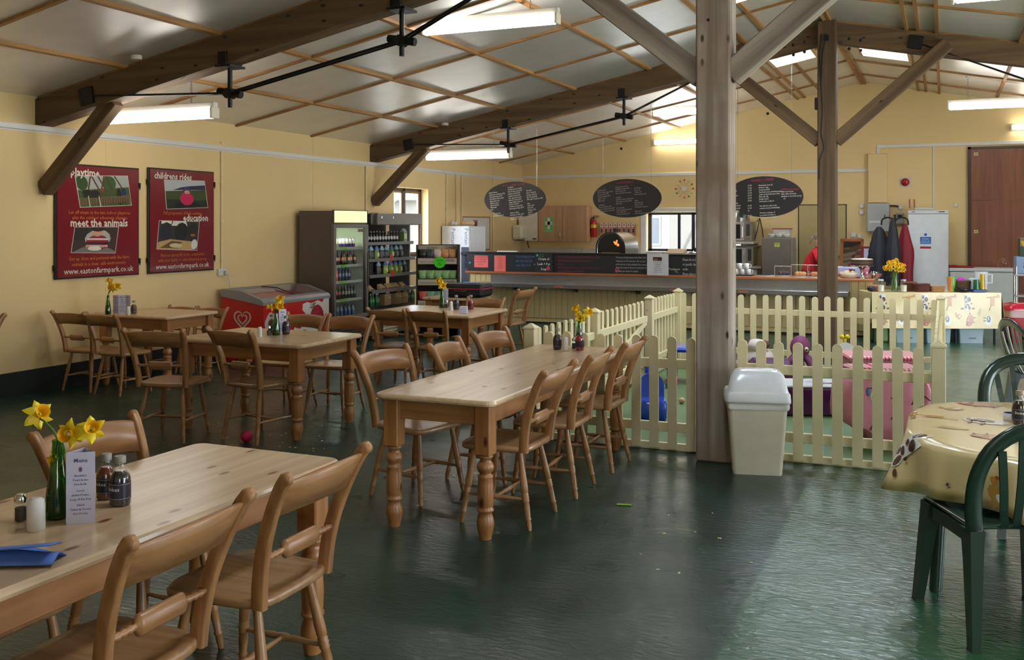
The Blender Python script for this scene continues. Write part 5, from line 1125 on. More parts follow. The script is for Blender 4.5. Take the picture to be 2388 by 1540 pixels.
b = MB(); b.flat([(LI, .70), (LI-.12, .70), (LI-.16, .655), (LI-.26, .69), (LI-.36, .67), (LI-.42, .66), (LI-.50, .68), (LI-.60, .66), (LI-.61, .58), (LI-.54, .53), (LI-.53, .46), (LI-.58, .40), (LI-.66, .34), (LI-.78, .37), (LI-.84, .28), (LI-.70, .18), (LI-.66, .07), (LI, .07)], 0, c3(226, 216, 210), mm)
b.flat(blob(LI-.56, .22, .09, .10, .05), .0005, RED, mm)
b.flat(blob(.16, .44, .13, .16, .06), 0, c3(200, 190, 186), mm); b.flat(ell(.16, .43, .075, .10), .0005, c3(96, 70, 60), mm); b.build('splash_print', M['ink'], IC)
b = MB(); b.flat([(LI-.28+.15*sin(a)*(1-.16*cos(a)), .50+.13*cos(a)) for a in [2*pi*i/24 for i in range(24)][::-1]], .001, c3(160, 28, 44), mm); b.flat([(LI-.10+.10*sin(a), .30+.15*cos(a)) for a in [2*pi*i/20 for i in range(20)][::-1]], .001, c3(170, 26, 40), mm)
for k in range(14): b.flat(ell(LI-.37+.04*(k % 5), .44+.045*(k//5), .006, .009, 6), .0016, c3(210, 90, 90), mm)
for k in range(5): a = .5+k*.5; b.flat([(LI-.36, .60), (LI-.36+.12*cos(a+.5), .60+.09*sin(a+.5)), (LI-.36+.05*cos(a+.9), .60+.05*sin(a+.9))], .0018, c3(70, 100, 50), mm)
b.build('strawberry_print', M['ink'], IC)
# crisps stand
ST = thing('crisps_stand', 'brown cardboard crisps stand with a lime green price star', 'stand', (-7.32, 13.06, 0), R(23)); WS = .645
b = MB(); b.col = c3(52, 36, 30); b.box(0, .02, 0, .36, 0, 1.40); b.box(WS-.02, WS, 0, .36, 0, 1.40); b.box(.02, WS-.02, .34, .36, 0, 1.40); b.build('carcass', M['matte'], ST)
b = MB(); b.col = c3(186, 166, 146); b.box(.02, WS-.02, .14, .155, 1.24, 1.39); b.text('CORKERS!', .055, frame((WS-.22, .139, 1.335), (1, 0, 0), (0, 0, 1)), c3(40, 32, 28), 'LEFT', .8); b.text('CRUNCH', .04, frame((.14, .139, 1.335), (1, 0, 0), (0, 0, 1)), c3(60, 50, 30)); b.build('header_card', M['matte'], ST)
for k, (z, txt) in enumerate(((1.20, 'Crisps that are irresistible'), (.88, 'Only the best natural ingredients'), (.56, 'Enjoy the CRUNCH'), (.26, 'CORKERS'))):
    b = MB(); b.col = c3(60, 42, 34); b.box(.02, WS-.02, .0, .34, z-.012, z); b.box(.02, WS-.02, -.012, .0, z-.10, z+.004); sh = b.build('tray', M['matte'], ST)
    b = MB(); b.col = c3(196, 178, 158); b.box(.03, WS-.03, -.016, -.012, z-.09, z-.004); b.text('CORKERS', .052, frame((WS-.05, -.0165, z-.055), (1, 0, 0), (0, 0, 1)), c3(44, 36, 30), 'RIGHT', .82); b.text(txt, .03, frame((.05, -.0165, z-.065), (1, 0, 0), (0, 0, 1)), c3(90, 78, 68), 'LEFT', .72); b.build('shelf_strip', M['matte'], sh)
b = MB(); b.col = c3(70, 214, 20); b.prism([((.082 if i % 2 else .094)*cos(2*pi*i/36), (.082 if i % 2 else .094)*sin(2*pi*i/36)) for i in range(36)], 0, .003, None, frame((.36, -.021, 1.135), (1, 0, 0), (0, 0, 1))); b.text('CRISPS', .04, frame((.36, -.0245, 1.15), (1, 0, 0), (0, 0, 1)), c3(30, 110, 20), 'CENTER', .9); b.text('75p', .045, frame((.36, -.0245, 1.095), (1, 0, 0), (0, 0, 1)), c3(30, 110, 20), 'CENTER', .9); b.build('price_star', M['satin'], ST)
STM = Matrix.Translation((-7.32, 13.06, 0)) @ Matrix.Rotation(R(23), 4, 'Z')
def crisp(x, y, z, col, lab, grp, ry=0):
    b = MB(); b.col = c3(*col); mm = Matrix.Translation((0, 0, 0)) @ Matrix.Rotation(ry, 4, 'Y')
    b.loft([[(px_*w_, py_*d, z_) for px_, py_ in ((-1, -.2), (-.6, -1), (.6, -1), (1, -.2), (1, .2), (.6, 1), (-.6, 1), (-1, .2))] for z_, w_, d in ((0, .06, .02), (.03, .062, .045), (.07, .064, .04), (.10, .068, .012), (.125, .07, .006))], None, True, mm); o = b.build('crisp_packet', M['satin'], None, STM @ Vector((x, y, z)), (0, 0, R(23)+random.uniform(-.2, .2))); tag(o, lab, 'crisps', grp)
for k, (col, lab) in enumerate((((44, 36, 34), 'black crisp packet with yellow spot at the left of the top tray'), ((70, 72, 78), 'silver and black crisp packet on the top tray'), ((236, 206, 190), 'pale pink crisp packet on the top tray'), ((216, 150, 96), 'larger orange crisp packet on the top tray'), ((214, 156, 104), 'orange crisp packet at the right end of the top tray'))): crisp(.09+.115*k, .075, 1.205, col, lab, 'crisp packets on the top tray')
for k in range(5): crisp(.09+.115*k, .075, .885, (150, 190, 120), 'green crisp packet on the second tray, %s from the left' % ORD[k], 'green crisp packets on the second tray')
for k, (col, lab) in enumerate((((216, 96, 70), 'salmon red crisp packet on the third tray'), ((130, 176, 150), 'mint green crisp packet on the third tray'), ((96, 150, 130), 'teal crisp packet on the third tray'), ((150, 136, 124), 'grey crisp packet on the third tray'), ((160, 146, 130), 'beige crisp packet at the right of the third tray'))): crisp(.09+.115*k, .075, .565, col, lab, 'crisp packets on the third tray')
# white display fridge by the counter
WF = thing('white_fridge', 'tall white fridge with printed lettering standing left of the counter', 'fridge', (-8.42, 15.98, 0))
b = MB(); b.col = c3(226, 226, 228); b.box(0, .56, .04, .70, .03, 1.68, ch=.012); b.build('cabinet', M['satin'], WF)
b = MB(); b.col = c3(238, 240, 244); b.box(0, .56, 0, .035, .08, 1.68, ch=.010); dr = b.build('door', M['satin'], WF)
for x, z in ((.20, 1.64), (.47, 1.64), (.47, 1.22)):
    b = MB(); b.text('Pentan', .11, frame((x, -.0012, z), (0, 0, -1), (1, 0, 0)), c3(150, 160, 180), 'LEFT', 1.0); b.build('lettering', M['ink'], dr)
b = MB(); b.col = c3(84, 90, 108); b.box(.40, .555, -.002, 0, .1, 1.30); b.build('blue_grey_strip', M['ink'], dr)  # plain blue-grey strip down the right side of the door
b = MB(); b.col = c3(40, 40, 44); b.box(.40, .56, -.03, 0, 1.16, 1.21, ch=.008); b.build('handle', M['satin'], dr)
b = MB(); b.col = c3(206, 176, 136)
for k in range(3): b.ball((.28+.07*k, .30, .05+.01*(k % 2)), .06, 10, None, None, (1.2, .9, .8))
o = one(b, 'bread_bag', M['gloss'], 'clear bag of bread rolls on top of the white fridge', 'bread', (-8.38, 15.98, 1.682)); o['kind'] = 'stuff'
b = MB(); b.col = c3(230, 230, 228); b.ball((.1, .25, .045), .045, 10); b.ball((.18, .22, .04), .04, 10); o = one(b, 'egg_tray', M['satin'], 'white round tubs on the left of the white fridge top', 'tubs', (-8.42, 15.98, 1.682)); o['kind'] = 'stuff'
# pinboard, towel dispenser
t = thing('pinboard', 'white pinboard with a wooden frame above the white fridge', 'board', (0, 0, 0)); t.matrix_world = LEFTW(16.85, 1.20, .004)
b = MB(); b.col = c3(222, 216, 206); b.box(0, 1.26, 0, .66, 0, .01); b.build('board', M['matte'], t)
b = MB(); b.col = c3(176, 128, 76)
for q in ((0, 1.26, .64, .67), (0, 1.26, -.01, .02), (0, .03, 0, .66), (1.23, 1.26, 0, .66)): b.box(*q, 0, .018, ch=.003)
b.build('frame', M['matte'], t)
b = MB(); b.col = c3(190, 110, 96); b.box(.48, .68, .40, .60, .010, .012); b.box(.54, .63, .44, .56, .012, .0128, c3(60, 50, 60)); b.build('notice', M['ink'], t)
t = thing('towel_dispenser', 'cream paper towel dispenser on the wall by the back corner', 'dispenser', (0, 0, 0)); t.matrix_world = LEFTW(19.22, 1.39, .0)
b = MB(); b.col = c3(226, 216, 190); b.box(0, .36, 0, .31, 0, .24, ch=.04); b.build('case', M['satin'], t)
b = MB(); b.col = c3(60, 56, 50); b.box(.06, .30, -.02, .0, .06, .2, ch=.008); b.build('outlet', M['satin'], t)
b = MB(); b.col = c3(40, 40, 40); b.box(.36, .364, .14, .26, .08, .11); b.build('sight_slot', M['satin'], t)
# ================================================================== SERVING COUNTER AND KITCHEN
CY = 15.72; CX0, CX1 = -7.80, -.95
SC = thing('serving_counter', 'long serving counter with cream boards, wooden top and a stainless tray shelf', 'counter', (0, 0, 0))
M['ledge'] = wood('counter_edge_wood', c3(166, 92, 52), c3(200, 124, 76), 0, .4, None, 18, .15)
M['board'] = plain('cream_board', c3(206, 182, 128), .55, 0, .04, 4)
b = MB(); b.box(CX0+.08, CX1-.03, CY+.02, CY+.05, .03, .85); b.box(CX1-.08, CX1-.04, CY+.05, CY+1.85, .03, .85); b.box(CX0+.08, CX0+.12, CY+.05, CY+.6, .03, .85); b.build('carcass', M['board'], SC)
pl = None; n = 66; wv = (CX1-CX0-.12)/n
for k in range(n):
    if pl is None:
        b = MB(); b.box(.003, wv-.003, 0, .02, .10, .85, ch=.003); pl = b.build('plank', M['board'], SC); o = pl
    else: o = bpy.data.objects.new('plank', pl.data); C.objects.link(o); o.parent = SC
    o.location = (CX0+.09+k*wv, CY, 0)
b = MB(); b.col = c3(40, 38, 34); b.box(CX0+.1, CX1-.05, CY+.03, CY+.04, 0, .10); b.build('plinth', M['satin'], SC)
b = MB(); b.box(CX0, CX1, CY-.03, CY+.62, .845, .885, ch=.006); b.box(CX1-.62, CX1, CY+.62, CY+1.9, .845, .885, ch=.006); b.build('worktop', M['ledge'], SC)
SPL = -3.05
b = MB(); b.col = c3(46, 46, 48); b.box(CX0+.02, SPL, CY+.0, CY+.045, .886, 1.20, ch=.003); b.build('chalk_panel', M['satin'], SC)
b = MB(); b.col = c3(34, 34, 36); b.box(CX0, SPL, CY-.02, CY+.16, 1.20, 1.225, ch=.004); b.build('panel_shelf', M['satin'], SC)
for x0, x1 in ((-7.30, -3.4), (-3.395, -1.30)):
    b = MB(); b.box(x0+.0, x1, CY-.012, CY-.002, .70, .84); b.box(x0-.28 if x0 < -7 else x0, x1, CY-.34, CY-.002, .69, .70); b.box(x0-.28 if x0 < -7 else x0, x1, CY-.345, CY-.335, .635, .70, ch=.003); ts = b.build('tray_shelf', M['steel'], SC)
    for q in range(int((x1-x0)/1.1)+1):
        X = x0+.5+q*1.1
        if X < x1: b = MB(); b.prism([(0, .69), (0, .56), (.03, .56), (.26, .66), (.26, .69)], -.02, .02, None, Matrix(((0, 0, 1, X), (-1, 0, 0, CY), (0, 1, 0, 0), (0, 0, 0, 1)))); b.build('bracket', M['black'], ts)
for X in (-7.42, -5.98, -4.0, -2.92):
    b = MB(); b.col = c3(206, 110, 80); b.box(X, X+.16, CY-.347, CY-.345, .655, .68); b.build('edge_sticker', M['satin'], SC)
mm0 = lambda x, z: frame((x, CY-.0012, z), (1, 0, 0), (0, 0, 1))
CHW, CHR, CHB = c3(190, 184, 172), c3(150, 44, 62), c3(84, 116, 168)
def chalk(x, z, lines, size, col, lead=1.45, wd=.9, al='LEFT'):
    for i, s_ in enumerate(lines): b = MB(); b.text(s_, size, mm0(x, z-i*size*lead) @ Matrix.Rotation(random.uniform(-.004, .012), 4, 'Z'), col, al, wd, .15); b.build('chalk_writing', M['ink'], SC)
chalk(-6.83, 1.135, ['Don\'t forget to visit our', 'gift shop and cafe,', 'open daily 10-5'], .05, CHB, 1.5)
chalk(-6.05, 1.14, ['Please use the trays provided and clear your table', 'Children must be supervised at all times', 'please', 'Order here for hot food - cold drinks and snacks', 'are in the fridge - pay at the till'], .043, CHR, 1.4, .88)
chalk(-5.01, 1.145, ['We have a lovely menu in the Farm Cafe', 'seating up to 50 customers. We are also', 'at the mercy of unpredictable farm animals.', 'Please let us know if you are interested in', 'booking our venue for a party'], .040, CHW, 1.4, .78)
chalk(-4.12, .965, ['Thank you'], .05, CHW)
chalk(-3.88, 1.12, ['Please let us know if you have any allergies', 'or specific dietary requirements before you', 'order.', 'Please place your orders at the till'], .062, CHW, 1.25, .62)
b = MB()
for x, z, r, col in ((-4.99, .945, .042, c3(150, 50, 70)), (-3.84, .955, .0, c3(90, 140, 90)), (-7.72, 1.03, .018, c3(80, 150, 160))):
    if r: b.flat(ell(x, z, r, r*1.1), 0, col, frame((0, CY-.0012, 0), (1, 0, 0), (0, 0, 1)))
for x in (-6.44, -6.33):
    mm = frame((0, CY-.0012, 0), (1, 0, 0), (0, 0, 1)); b.flat(ell(x, 1.0, .05, .045, 12, 0, pi)+ell(x, 1.0, .035, .03, 12, pi, 0), 0, c3(170, 170, 150), mm); b.flat(ell(x, 1.0, .02, .018), 0, c3(190, 190, 90), mm); b.flat([(x-.008, .93), (x+.008, .93), (x+.006, .985), (x-.006, .985)], 0, c3(170, 170, 150), mm)
b.flat([(-3.98, .92), (-3.95, .92), (-4.0, .99), (-4.03, .98)], 0, c3(90, 120, 80), frame((0, CY-.0012, 0), (1, 0, 0), (0, 0, 1))); b.build('chalk_drawing', M['ink'], SC)
def sheet(name, label, cat, x0, x1, z0, z1, col, off, lines, ink, size, extra=None, al='CENTER', wd=.9, top=.9):
    t = thing(name, label, cat, (x0, CY-off, z0)); W_, H_ = x1-x0, z1-z0
    b = MB(); b.col = col; b.box(0, W_, 0, .003, 0, H_); b.build('sheet', M['matte'], t)
    b = MB(); mm = frame((0, -.0008, 0), (1, 0, 0), (0, 0, 1))
    for i, s_ in enumerate(lines):
        if s_: b.text(s_, size, mm @ Matrix.Translation((W_/2 if al == 'CENTER' else .01, H_*top-i*size*1.4, 0)), ink, al, wd)
    if extra: extra(b, mm, W_, H_)
    b.build('printing', M['ink'], t); return t
sheet('red_notice', 'square red paper notice pinned to the left end of the counter chalkboard', 'notice', -7.63, -7.36, .95, 1.16, c3(236, 112, 106), .004, ['', 'NO CHILDREN BEYOND', 'THIS POINT PLEASE', 'ASK US FOR HELP', 'Thank you'], c3(150, 44, 44), .030, None, 'CENTER', .8, 1.03)
sheet('red_notice', 'tall red paper notice on the counter chalkboard beside the blue chalk writing', 'notice', -7.24, -7.02, .887, 1.165, c3(236, 112, 100), .004, ['Allergy notice', 'Some of our', 'foods contain', 'nuts, gluten', 'and milk. If', 'you have any', 'food allergy', 'please tell a', 'member of staff', 'before you order', '', '*'], c3(160, 52, 46), .016, None, 'CENTER', .9, .9)
def soup(b, mm, W_, H_): b.flat(ell(.25, .07, .035, .038), .0004, c3(190, 50, 84), mm); b.flat(ell(.25, .112, .014, .006), .0004, c3(80, 150, 130), mm); b.flat(ell(.045, .29, .018, .02), .0004, c3(90, 190, 130), mm); b.text('Soup of', .03, mm @ Matrix.Translation((.08, .295, .0004)), c3(110, 130, 70)); b.text('the day', .03, mm @ Matrix.Translation((.08, .265, .0004)), c3(110, 130, 70))
t = sheet('soup_slate', 'small black slate chalked Cream of Leek soup standing on the counter ledge', 'slate', -6.46, -6.13, .887, 1.205, c3(30, 32, 36), .024, ['Cream of', 'Leek + Pot', 'Soup'], c3(226, 222, 210), .062, soup, 'CENTER', .85, .66)
def menu(b, mm, W_, H_): b.box(.10, .25, .24, .30, 0, .0005, c3(56, 40, 36), 0, mm); b.box(.11, .18, .25, .27, .0005, .0008, c3(180, 90, 40), 0, mm)
sheet('menu_holder', 'clear acrylic menu holder with a printed sheet on the counter edge', 'holder', -4.46, -4.10, .875, 1.225, c3(214, 208, 206), .045, ['', '', '', 'BREAKFAST MENU', 'served until 11.30am', 'Full English', 'Bacon bap', 'Toast & preserves', 'Scrambled eggs', 'Porridge & honey', '', 'ask for the specials'], c3(120, 110, 110), .022, menu, 'CENTER', .9, .93)

# oval chalkboards on chains
def oval(x, y, w_, h_, label, cols, rot, title):
    z = 2.15; t = thing('menu_chalkboard', label, 'chalkboard', (x, y, z), rot, 'oval chalkboards over the counter')
    b = MB(); b.col = c3(44, 40, 40); b.prism(ell(0, 0, w_/2, h_/2, 48), -.008, .008, None, frame((0, 0, 0), (1, 0, 0), (0, 0, 1)), c3(70, 62, 52)); b.build('board', M['satin'], t)
    mm = frame((0, -.009, 0), (1, 0, 0), (0, 0, 1))
    b = MB(); b.text(title, .046, mm @ Matrix.Translation((-.03, h_*.385, 0)) @ Matrix.Rotation(.06, 4, 'Z'), c3(176, 50, 66), 'CENTER', 1.0, .1); b.build('chalk_title', M['ink'], t)
    for cx, cz, size, ang, col, lines in cols:
        b = MB()
        for i, s_ in enumerate(lines+['']):
            if s_: b.text(s_, size, mm @ Matrix.Translation((cx, cz, 0)) @ Matrix.Rotation(ang, 4, 'Z') @ Matrix.Translation((0, -i*size*1.18, 0)), col, 'LEFT', .82, .12)
            elif b.v: b.build('chalk_writing', M['ink'], t); b = MB()
    for sx in (-1, 1):
        xx = sx*w_*.35; zt = h_/2*math.sqrt(1-.49); b = MB(); wx = x+xx; top = rz_(wx)-z; k = 0; zz = zt-.02
        while zz < top-.045:
            b.m = Matrix.Translation((xx+(-sx*.0+0)*(zz-zt), 0, zz)) @ Matrix.Rotation(pi/2*(k % 2), 4, 'Z'); b.box(-.007, -.0045, -.0015, .0015, 0, .034); b.box(.0045, .007, -.0015, .0015, 0, .034); b.box(-.007, .007, -.0015, .0015, 0, .0025); zz += .032; k += 1
        b.m = None; b.build('chain', M['steel'], t)
W8 = c3(226, 218, 200); W6 = c3(178, 170, 156)
oval(-6.93, 15.92, 1.19, .63, 'leftmost of the three oval chalkboards, headed hot and cold food in red', [
    (-.50, .11, .032, .10, W8, ['Jacket Potatoes', 'with cheese and beans £5.25', 'Tuna mayonnaise £5.50', 'Coronation chicken salad', 'Prawn marie rose', 'Chilli con carne', 'Cheese & onion', 'Filled pastie', 'Ham', '', 'Served with salad', 'and coleslaw garnish £1']),
    (-.14, .20, .032, .10, W8, ['Hot Meals', 'Cottage pie & peas £6.50', 'Fish and chips, peas £6.95', 'Lasagne & salad £6.50', 'Sausage & mash £5.95', 'Ham, egg & chips £5.95', 'Macaroni cheese £5.50', 'Veggie burger & chips £5', 'Soup & roll £3.95', 'Omelette & chips £5.25', 'Beef burger & chips £5.95', '', 'Children\'s Meals', 'Fish fingers & chips £3.95', 'Sausage & beans £3.95', 'Pasta & cheese £3.50']),
    (.22, .14, .032, .08, W8, ['Hot Rolls', 'Bacon roll £2.95', 'Sausage roll £2.75', 'Bacon & egg £3.25', 'Extra egg or mushroom 75p', '', 'Sides', 'Chips £1.50', 'Beans 75p', 'Wedges £1.95', 'Salad £2', 'Garlic bread £2'])], 0, 'HOT + COLD FOOD')
oval(-4.88, 15.92, 1.20, .65, 'middle oval chalkboard with faint chalk columns, left of the grey post', [
    (-.52, .12, .030, .10, W6, ['Breakfast £3.95', 'Bacon, sausage, egg, tomato', 'beans & toast £5.75', 'Veggie breakfast £4.95', 'Eggs on toast', 'Mushrooms', '', 'Sandwiches', 'Cheese & pickle £3.25', 'Ham & mustard salad £3.50', 'Egg mayonnaise cress £3.25']),
    (-.20, .18, .030, .06, W6, ['Sausage & mash £5.95', 'Ploughman\'s lunch £6.75', 'Fish & chips £6.75', 'All served with a side salad', '', 'Lunchbox', 'Sandwich, crisps & drink £3.75', 'Ham, cheese or tuna £3.75', 'Jam £3.25', '', 'Farm Specials', 'Soup & crusty bread £3.95', 'Pie & mash £6.50', 'Toasted teacake £1.75']),
    (.13, .16, .030, .04, W6, ['Hot Drinks', 'Tea £1.20', 'Coffee £1.60', 'Hot chocolate £1.90', '', '', 'Cakes', 'Fairy cake 75p', 'Rocky road £1', 'Homemade cookie £1', '', 'Kids eat for', 'with every adult meal £2.50'])], 0, 'LUNCH MENU')
oval(-2.61, 15.92, 1.20, .65, 'rightmost oval chalkboard headed drinks and cakes, behind the grey post', [
    (-.55, .08, .034, .10, W8, ['Pot of Tea', 'Coffee', 'Cappuccino', 'Latte', '', 'Lemonade', 'Mineral water', 'Fresh orange', 'Apple juice', 'Squash']), (-.26, .17, .034, .0, W8, ['£1.50', '£1.60', '£1.75', '£1.75', '£1.90', '£1.90', '£2.20', '', '£1.35', '£1.60', '£1', '', '£1.50']),
    (-.09, .17, .031, .045, W8, ['Homemade scone £2', '& butter + jam', 'Cream tea £4.75', 'Two fruit scones, strawberry jam,', 'cream, served with a pot of tea', 'Fairy cake 75p', 'Rocky road £1', 'Homemade cookie £1', '', 'Our delicious cakes at the', 'counter are priced individually', '', 'We have a selection of', 'ice creams and lollies in', 'the freezer by the fridges']),
    (.26, .10, .036, .0, c3(170, 50, 66), ['AFTERNOON TREAT']), (.26, .065, .031, .03, W8, ['Either a pot of tea', 'with a slice of Victoria', 'sandwich or chocolate sponge', '     £3'])], 0, 'DRINKS + CAKES')

# back wall fittings
b = MB(); b.col = c3(206, 200, 188); b.box(WX+.02, -3.2, BY-.62, BY-.02, .86, .90, ch=.006); kc = thing('kitchen_worktop', 'pale worktop and cupboards along the back wall behind the counter', 'worktop', (0, 0, 0)); b.build('worktop', M['satin'], kc)
for k in range(9):
    b = MB(); b.col = c3(214, 206, 190); x = WX+.05+k*.57; b.box(x, x+.55, BY-.58, BY-.04, .0, .855, ch=.005); b.build('cupboard', M['satin'], kc)
for k in range(22):
    b = MB(); b.col = c3(214, 210, 204); x = WX+.02+k*.125; b.box(x+.002, x+.123, BY-.012, BY, .90, 1.20, ch=.002); b.build('wall_tile', M['gloss'], kc)
t = thing('wall_heater', 'white boxy water heater on the back wall left of the cupboard', 'heater', (-8.40, BY, 1.36))
b = MB(); b.col = c3(226, 216, 194); b.box(0, .44, -.32, 0, 0, .74, ch=.012); b.build('case', M['satin'], t)
b = MB(); b.col = c3(110, 60, 60); b.box(.33, .42, -.323, -.32, .03, .06); b.build('maker_plate', M['satin'], t)
b = MB(); b.col = c3(70, 64, 58); b.path([(.15, -.16, 0), (.15, -.16, -.08), (.19, -.18, -.13), (.2, -.22, -.14)], .014, 8); b.build('spout', M['satin'], t)
t = thing('wall_cupboard', 'light wooden two door wall cupboard with a green first aid sign', 'cupboard', (-7.94, BY, 1.35))
M['cup'] = wood('cupboard_laminate', c3(190, 144, 104), c3(206, 164, 126), 2, .45, None, 16)
b = MB(); b.box(0, 1.10, -.30, 0, 0, .75, ch=.004); b.build('carcass', M['cup'], t)
for x in (0.0, .552):
    b = MB(); b.box(x+.002, x+.546, -.322, -.302, .002, .748, ch=.004); dr = b.build('door', M['cup'], t)
    b = MB(); hx = x+.505 if x == 0 else x+.04; b.path([(hx, -.322, .06), (hx, -.35, .08), (hx, -.35, .18), (hx, -.322, .20)], .007, 6); b.build('handle', M['chrome'], dr)
b = MB(); b.col = c3(110, 190, 110); b.box(.15, .34, -.3245, -.3225, .20, .52); b.box(.215, .275, -.326, -.3245, .26, .50, c3(232, 228, 216)); b.box(.165, .325, -.326, -.3245, .355, .425, c3(232, 228, 216)); b.text('First aid', .035, frame((.245, -.3252, .215), (1, 0, 0), (0, 0, 1)), c3(220, 226, 210), 'CENTER'); b.build('first_aid_sign', M['ink'], t)
t = thing('fire_extinguisher', 'red fire extinguisher with black hose on the back wall', 'extinguisher', (-6.77, BY-.09, 1.44))
b = MB(); b.lathe([(.055, 0), (.065, .01), (.065, .30), (.05, .36), (.02, .385)], 14, None, None, True, CL((190, 30, 34), (190, 30, 34), (190, 30, 34), (190, 30, 34))); b.build('cylinder', M['gloss'], t)
b = MB(); b.col = c3(226, 190, 50); b.lathe([(.066, .20), (.066, .27)], 14, None, None, False); b.build('label', M['satin'], t)
b = MB(); b.tube((0, 0, .38), (0, 0, .43), .018, 8); b.box(-.01, .12, -.012, .012, .44, .455); b.box(-.01, .10, -.012, .012, .41, .42); b.path([(-.02, 0, .42), (-.07, -.02, .36), (-.075, -.03, .2), (-.06, -.03, .1)], .012, 6); b.build('valve_hose', M['black'], t)
t = thing('card_rack', 'row of eight seed packet cards on a wooden rack by the window', 'rack', (-6.66, BY-.03, 1.50))
b = MB(); b.col = c3(196, 150, 110); b.box(0, .84, -.08, .03, -.02, 0); b.box(.80, .82, -.08, .03, 0, .22); b.build('rack', M['satin'], t)
for k in range(8):
    b = MB(); b.col = c3(214, 150, 124); b.box(.02+k*.098, .108+k*.098, -.05, -.04, 0, .24, ch=.002); b.box(.03+k*.098, .098+k*.098, -.0515, -.05, .16, .235, c3(232, 222, 204)); b.box(.045+k*.098, .085+k*.098, -.052, -.05, .04, .12, c3(70, 74, 90)); b.box(.05+k*.098, .08+k*.098, -.053, -.0515, .185, .21, c3(150, 50, 60)); b.build('card', M['matte'], t)
t = thing('wall_clock', 'starburst wire wall clock with small leaf tips between window and wall light', 'clock', (-4.84, BY-.03, 2.44))
b = MB(); b.col = c3(226, 220, 210); b.prism(ell(0, 0, .05, .05, 20), 0, .02, None, frame((0, .0, 0), (1, 0, 0), (0, 0, 1))); b.build('dial', M['satin'], t)
LC = [(170, 40, 40), (60, 110, 60), (200, 190, 170), (190, 70, 60), (80, 120, 70), (210, 200, 180)]
for k in range(12):
    a = 2*pi*k/12; b = MB(); b.col = c3(176, 160, 120); b.tube((.05*cos(a), 0, .05*sin(a)), (.165*cos(a), 0, .165*sin(a)), .004, 5); b.ball((.18*cos(a), -.005, .18*sin(a)), .02, 8, c3(*LC[k % 6]), None, (1, .4, 1)); b.build('ray', M['satin'], t)
b = MB(); b.col = c3(240, 240, 240); b.box(-.006, .006, -.028, -.024, 0, .10, m=Matrix.Rotation(-2.3, 4, 'Y')); b.box(-.006, .006, -.028, -.024, 0, .08, m=Matrix.Rotation(-.75, 4, 'Y')); b.build('hand', M['satin'], t)
# potato oven
t = thing('potato_oven', 'arched black and silver potato oven behind the counter chalkboard', 'oven', (-5.36, 16.55, .90), R(-4))
arch = lambda r, h0, n=20: [(r, h0*0+.10)]+[(r*cos(pi*i/n), .40+r*sin(pi*i/n)) for i in range(n+1)]+[(-r, .10)]
ym = lambda y: Matrix(((1, 0, 0, 0), (0, 0, -1, y), (0, 1, 0, 0), (0, 0, 0, 1)))
b = MB(); b.col = c3(22, 18, 16); b.prism(arch(.245, 0), 0, .03, None, ym(0)); b.box(-.23, .23, .0, .6, .0, .10); b.build('front', M['satin'], t)
rr0 = arch(.275, 0); b = MB(); b.loft([[(x, -.035, z) for x, z in rr0], [(x, .62, z) for x, z in rr0]], None, True, None, False); b.build('hood', M['steel'], t)
b = MB(); b.col = c3(24, 20, 18)
for y in (-.037,): b.loft([[(x, y, z) for x, z in arch(.278, 0)], [(x, y-.004, z) for x, z in arch(.25, 0)]], None, False, None, False)
b.build('arch_rim', M['gloss'], t)
b = MB(); b.col = c3(206, 150, 50); b.box(-.17, .17, -.052, -.03, .30, .315, ch=.004); b.add([(.07*cos(a), -.05, .06+.05*sin(a)) for a in [pi*i/10 for i in range(11)]]+[(.05*cos(a), -.05, .06+.035*sin(a)) for a in [pi*i/10 for i in range(11)]], [(i, i+1, 12+i, 11+i) for i in range(10)]); b.build('brass_trim', M['gloss'], t)
b = MB()
for x, z, r in ((.10, .48, .03), (.14, .45, .025), (.07, .50, .015), (.12, .52, .018)): b.ball((x, -.031, z), r, 8, None, None, (1, .2, 1))
b.build('glow', M['ember'], t)
b = MB(); b.tube((0, .2, .66), (0, .2, .74), .05, 12); b.build('flue', M['black'], t)
b = MB(); b.col = c3(90, 30, 50); b.box(-.235, .235, .03, .6, .10, .30); b.build('side_panel', M['gloss'], t)
# things before the window
def simple(name, label, cat, x, Y, z, fn, mat, rz=0, grp=None):
    b = MB(); fn(b); return one(b, name, M[mat], label, cat, (x, Y, z), rz, grp)
tt = thing('napkin_dispenser', 'steel dispenser with a sloping wooden lid before the kitchen window', 'dispenser', (-4.20, 16.55, .90))
b = MB(); b.box(-.15, .15, -.12, .12, 0, .32, ch=.006); b.build('body', M['steel'], tt)
b = MB(); b.col = c3(206, 176, 140); b.add([(-.155, -.13, .32), (.155, -.13, .32), (.155, .13, .39), (-.155, .13, .39), (-.155, .13, .32), (.155, .13, .32)], [(0, 1, 2, 3), (0, 3, 4), (1, 5, 2), (3, 2, 5, 4)]); b.build('lid', M['matte'], tt)
tt = thing('urn', 'copper tinted tea urn beside the grey post before the kitchen window', 'urn', (-3.90, 16.7, .90))
b = MB(); b.lathe([(.13, 0), (.14, .02), (.14, .3), (.12, .33), (.02, .36)], 20); b.build('body', M['chrome'], tt)
b = MB(); b.lathe([(.02, .36), (.03, .38), (.02, .41)], 10); b.build('knob', M['black'], tt)
simple('cardboard_box', 'low cardboard box on the sill side worktop before the kitchen window', 'box', -4.55, 16.5, .90, lambda b: (setattr(b, 'col', c3(200, 190, 176)), b.box(-.14, .14, -.1, .1, 0, .34, ch=.004)), 'matte')
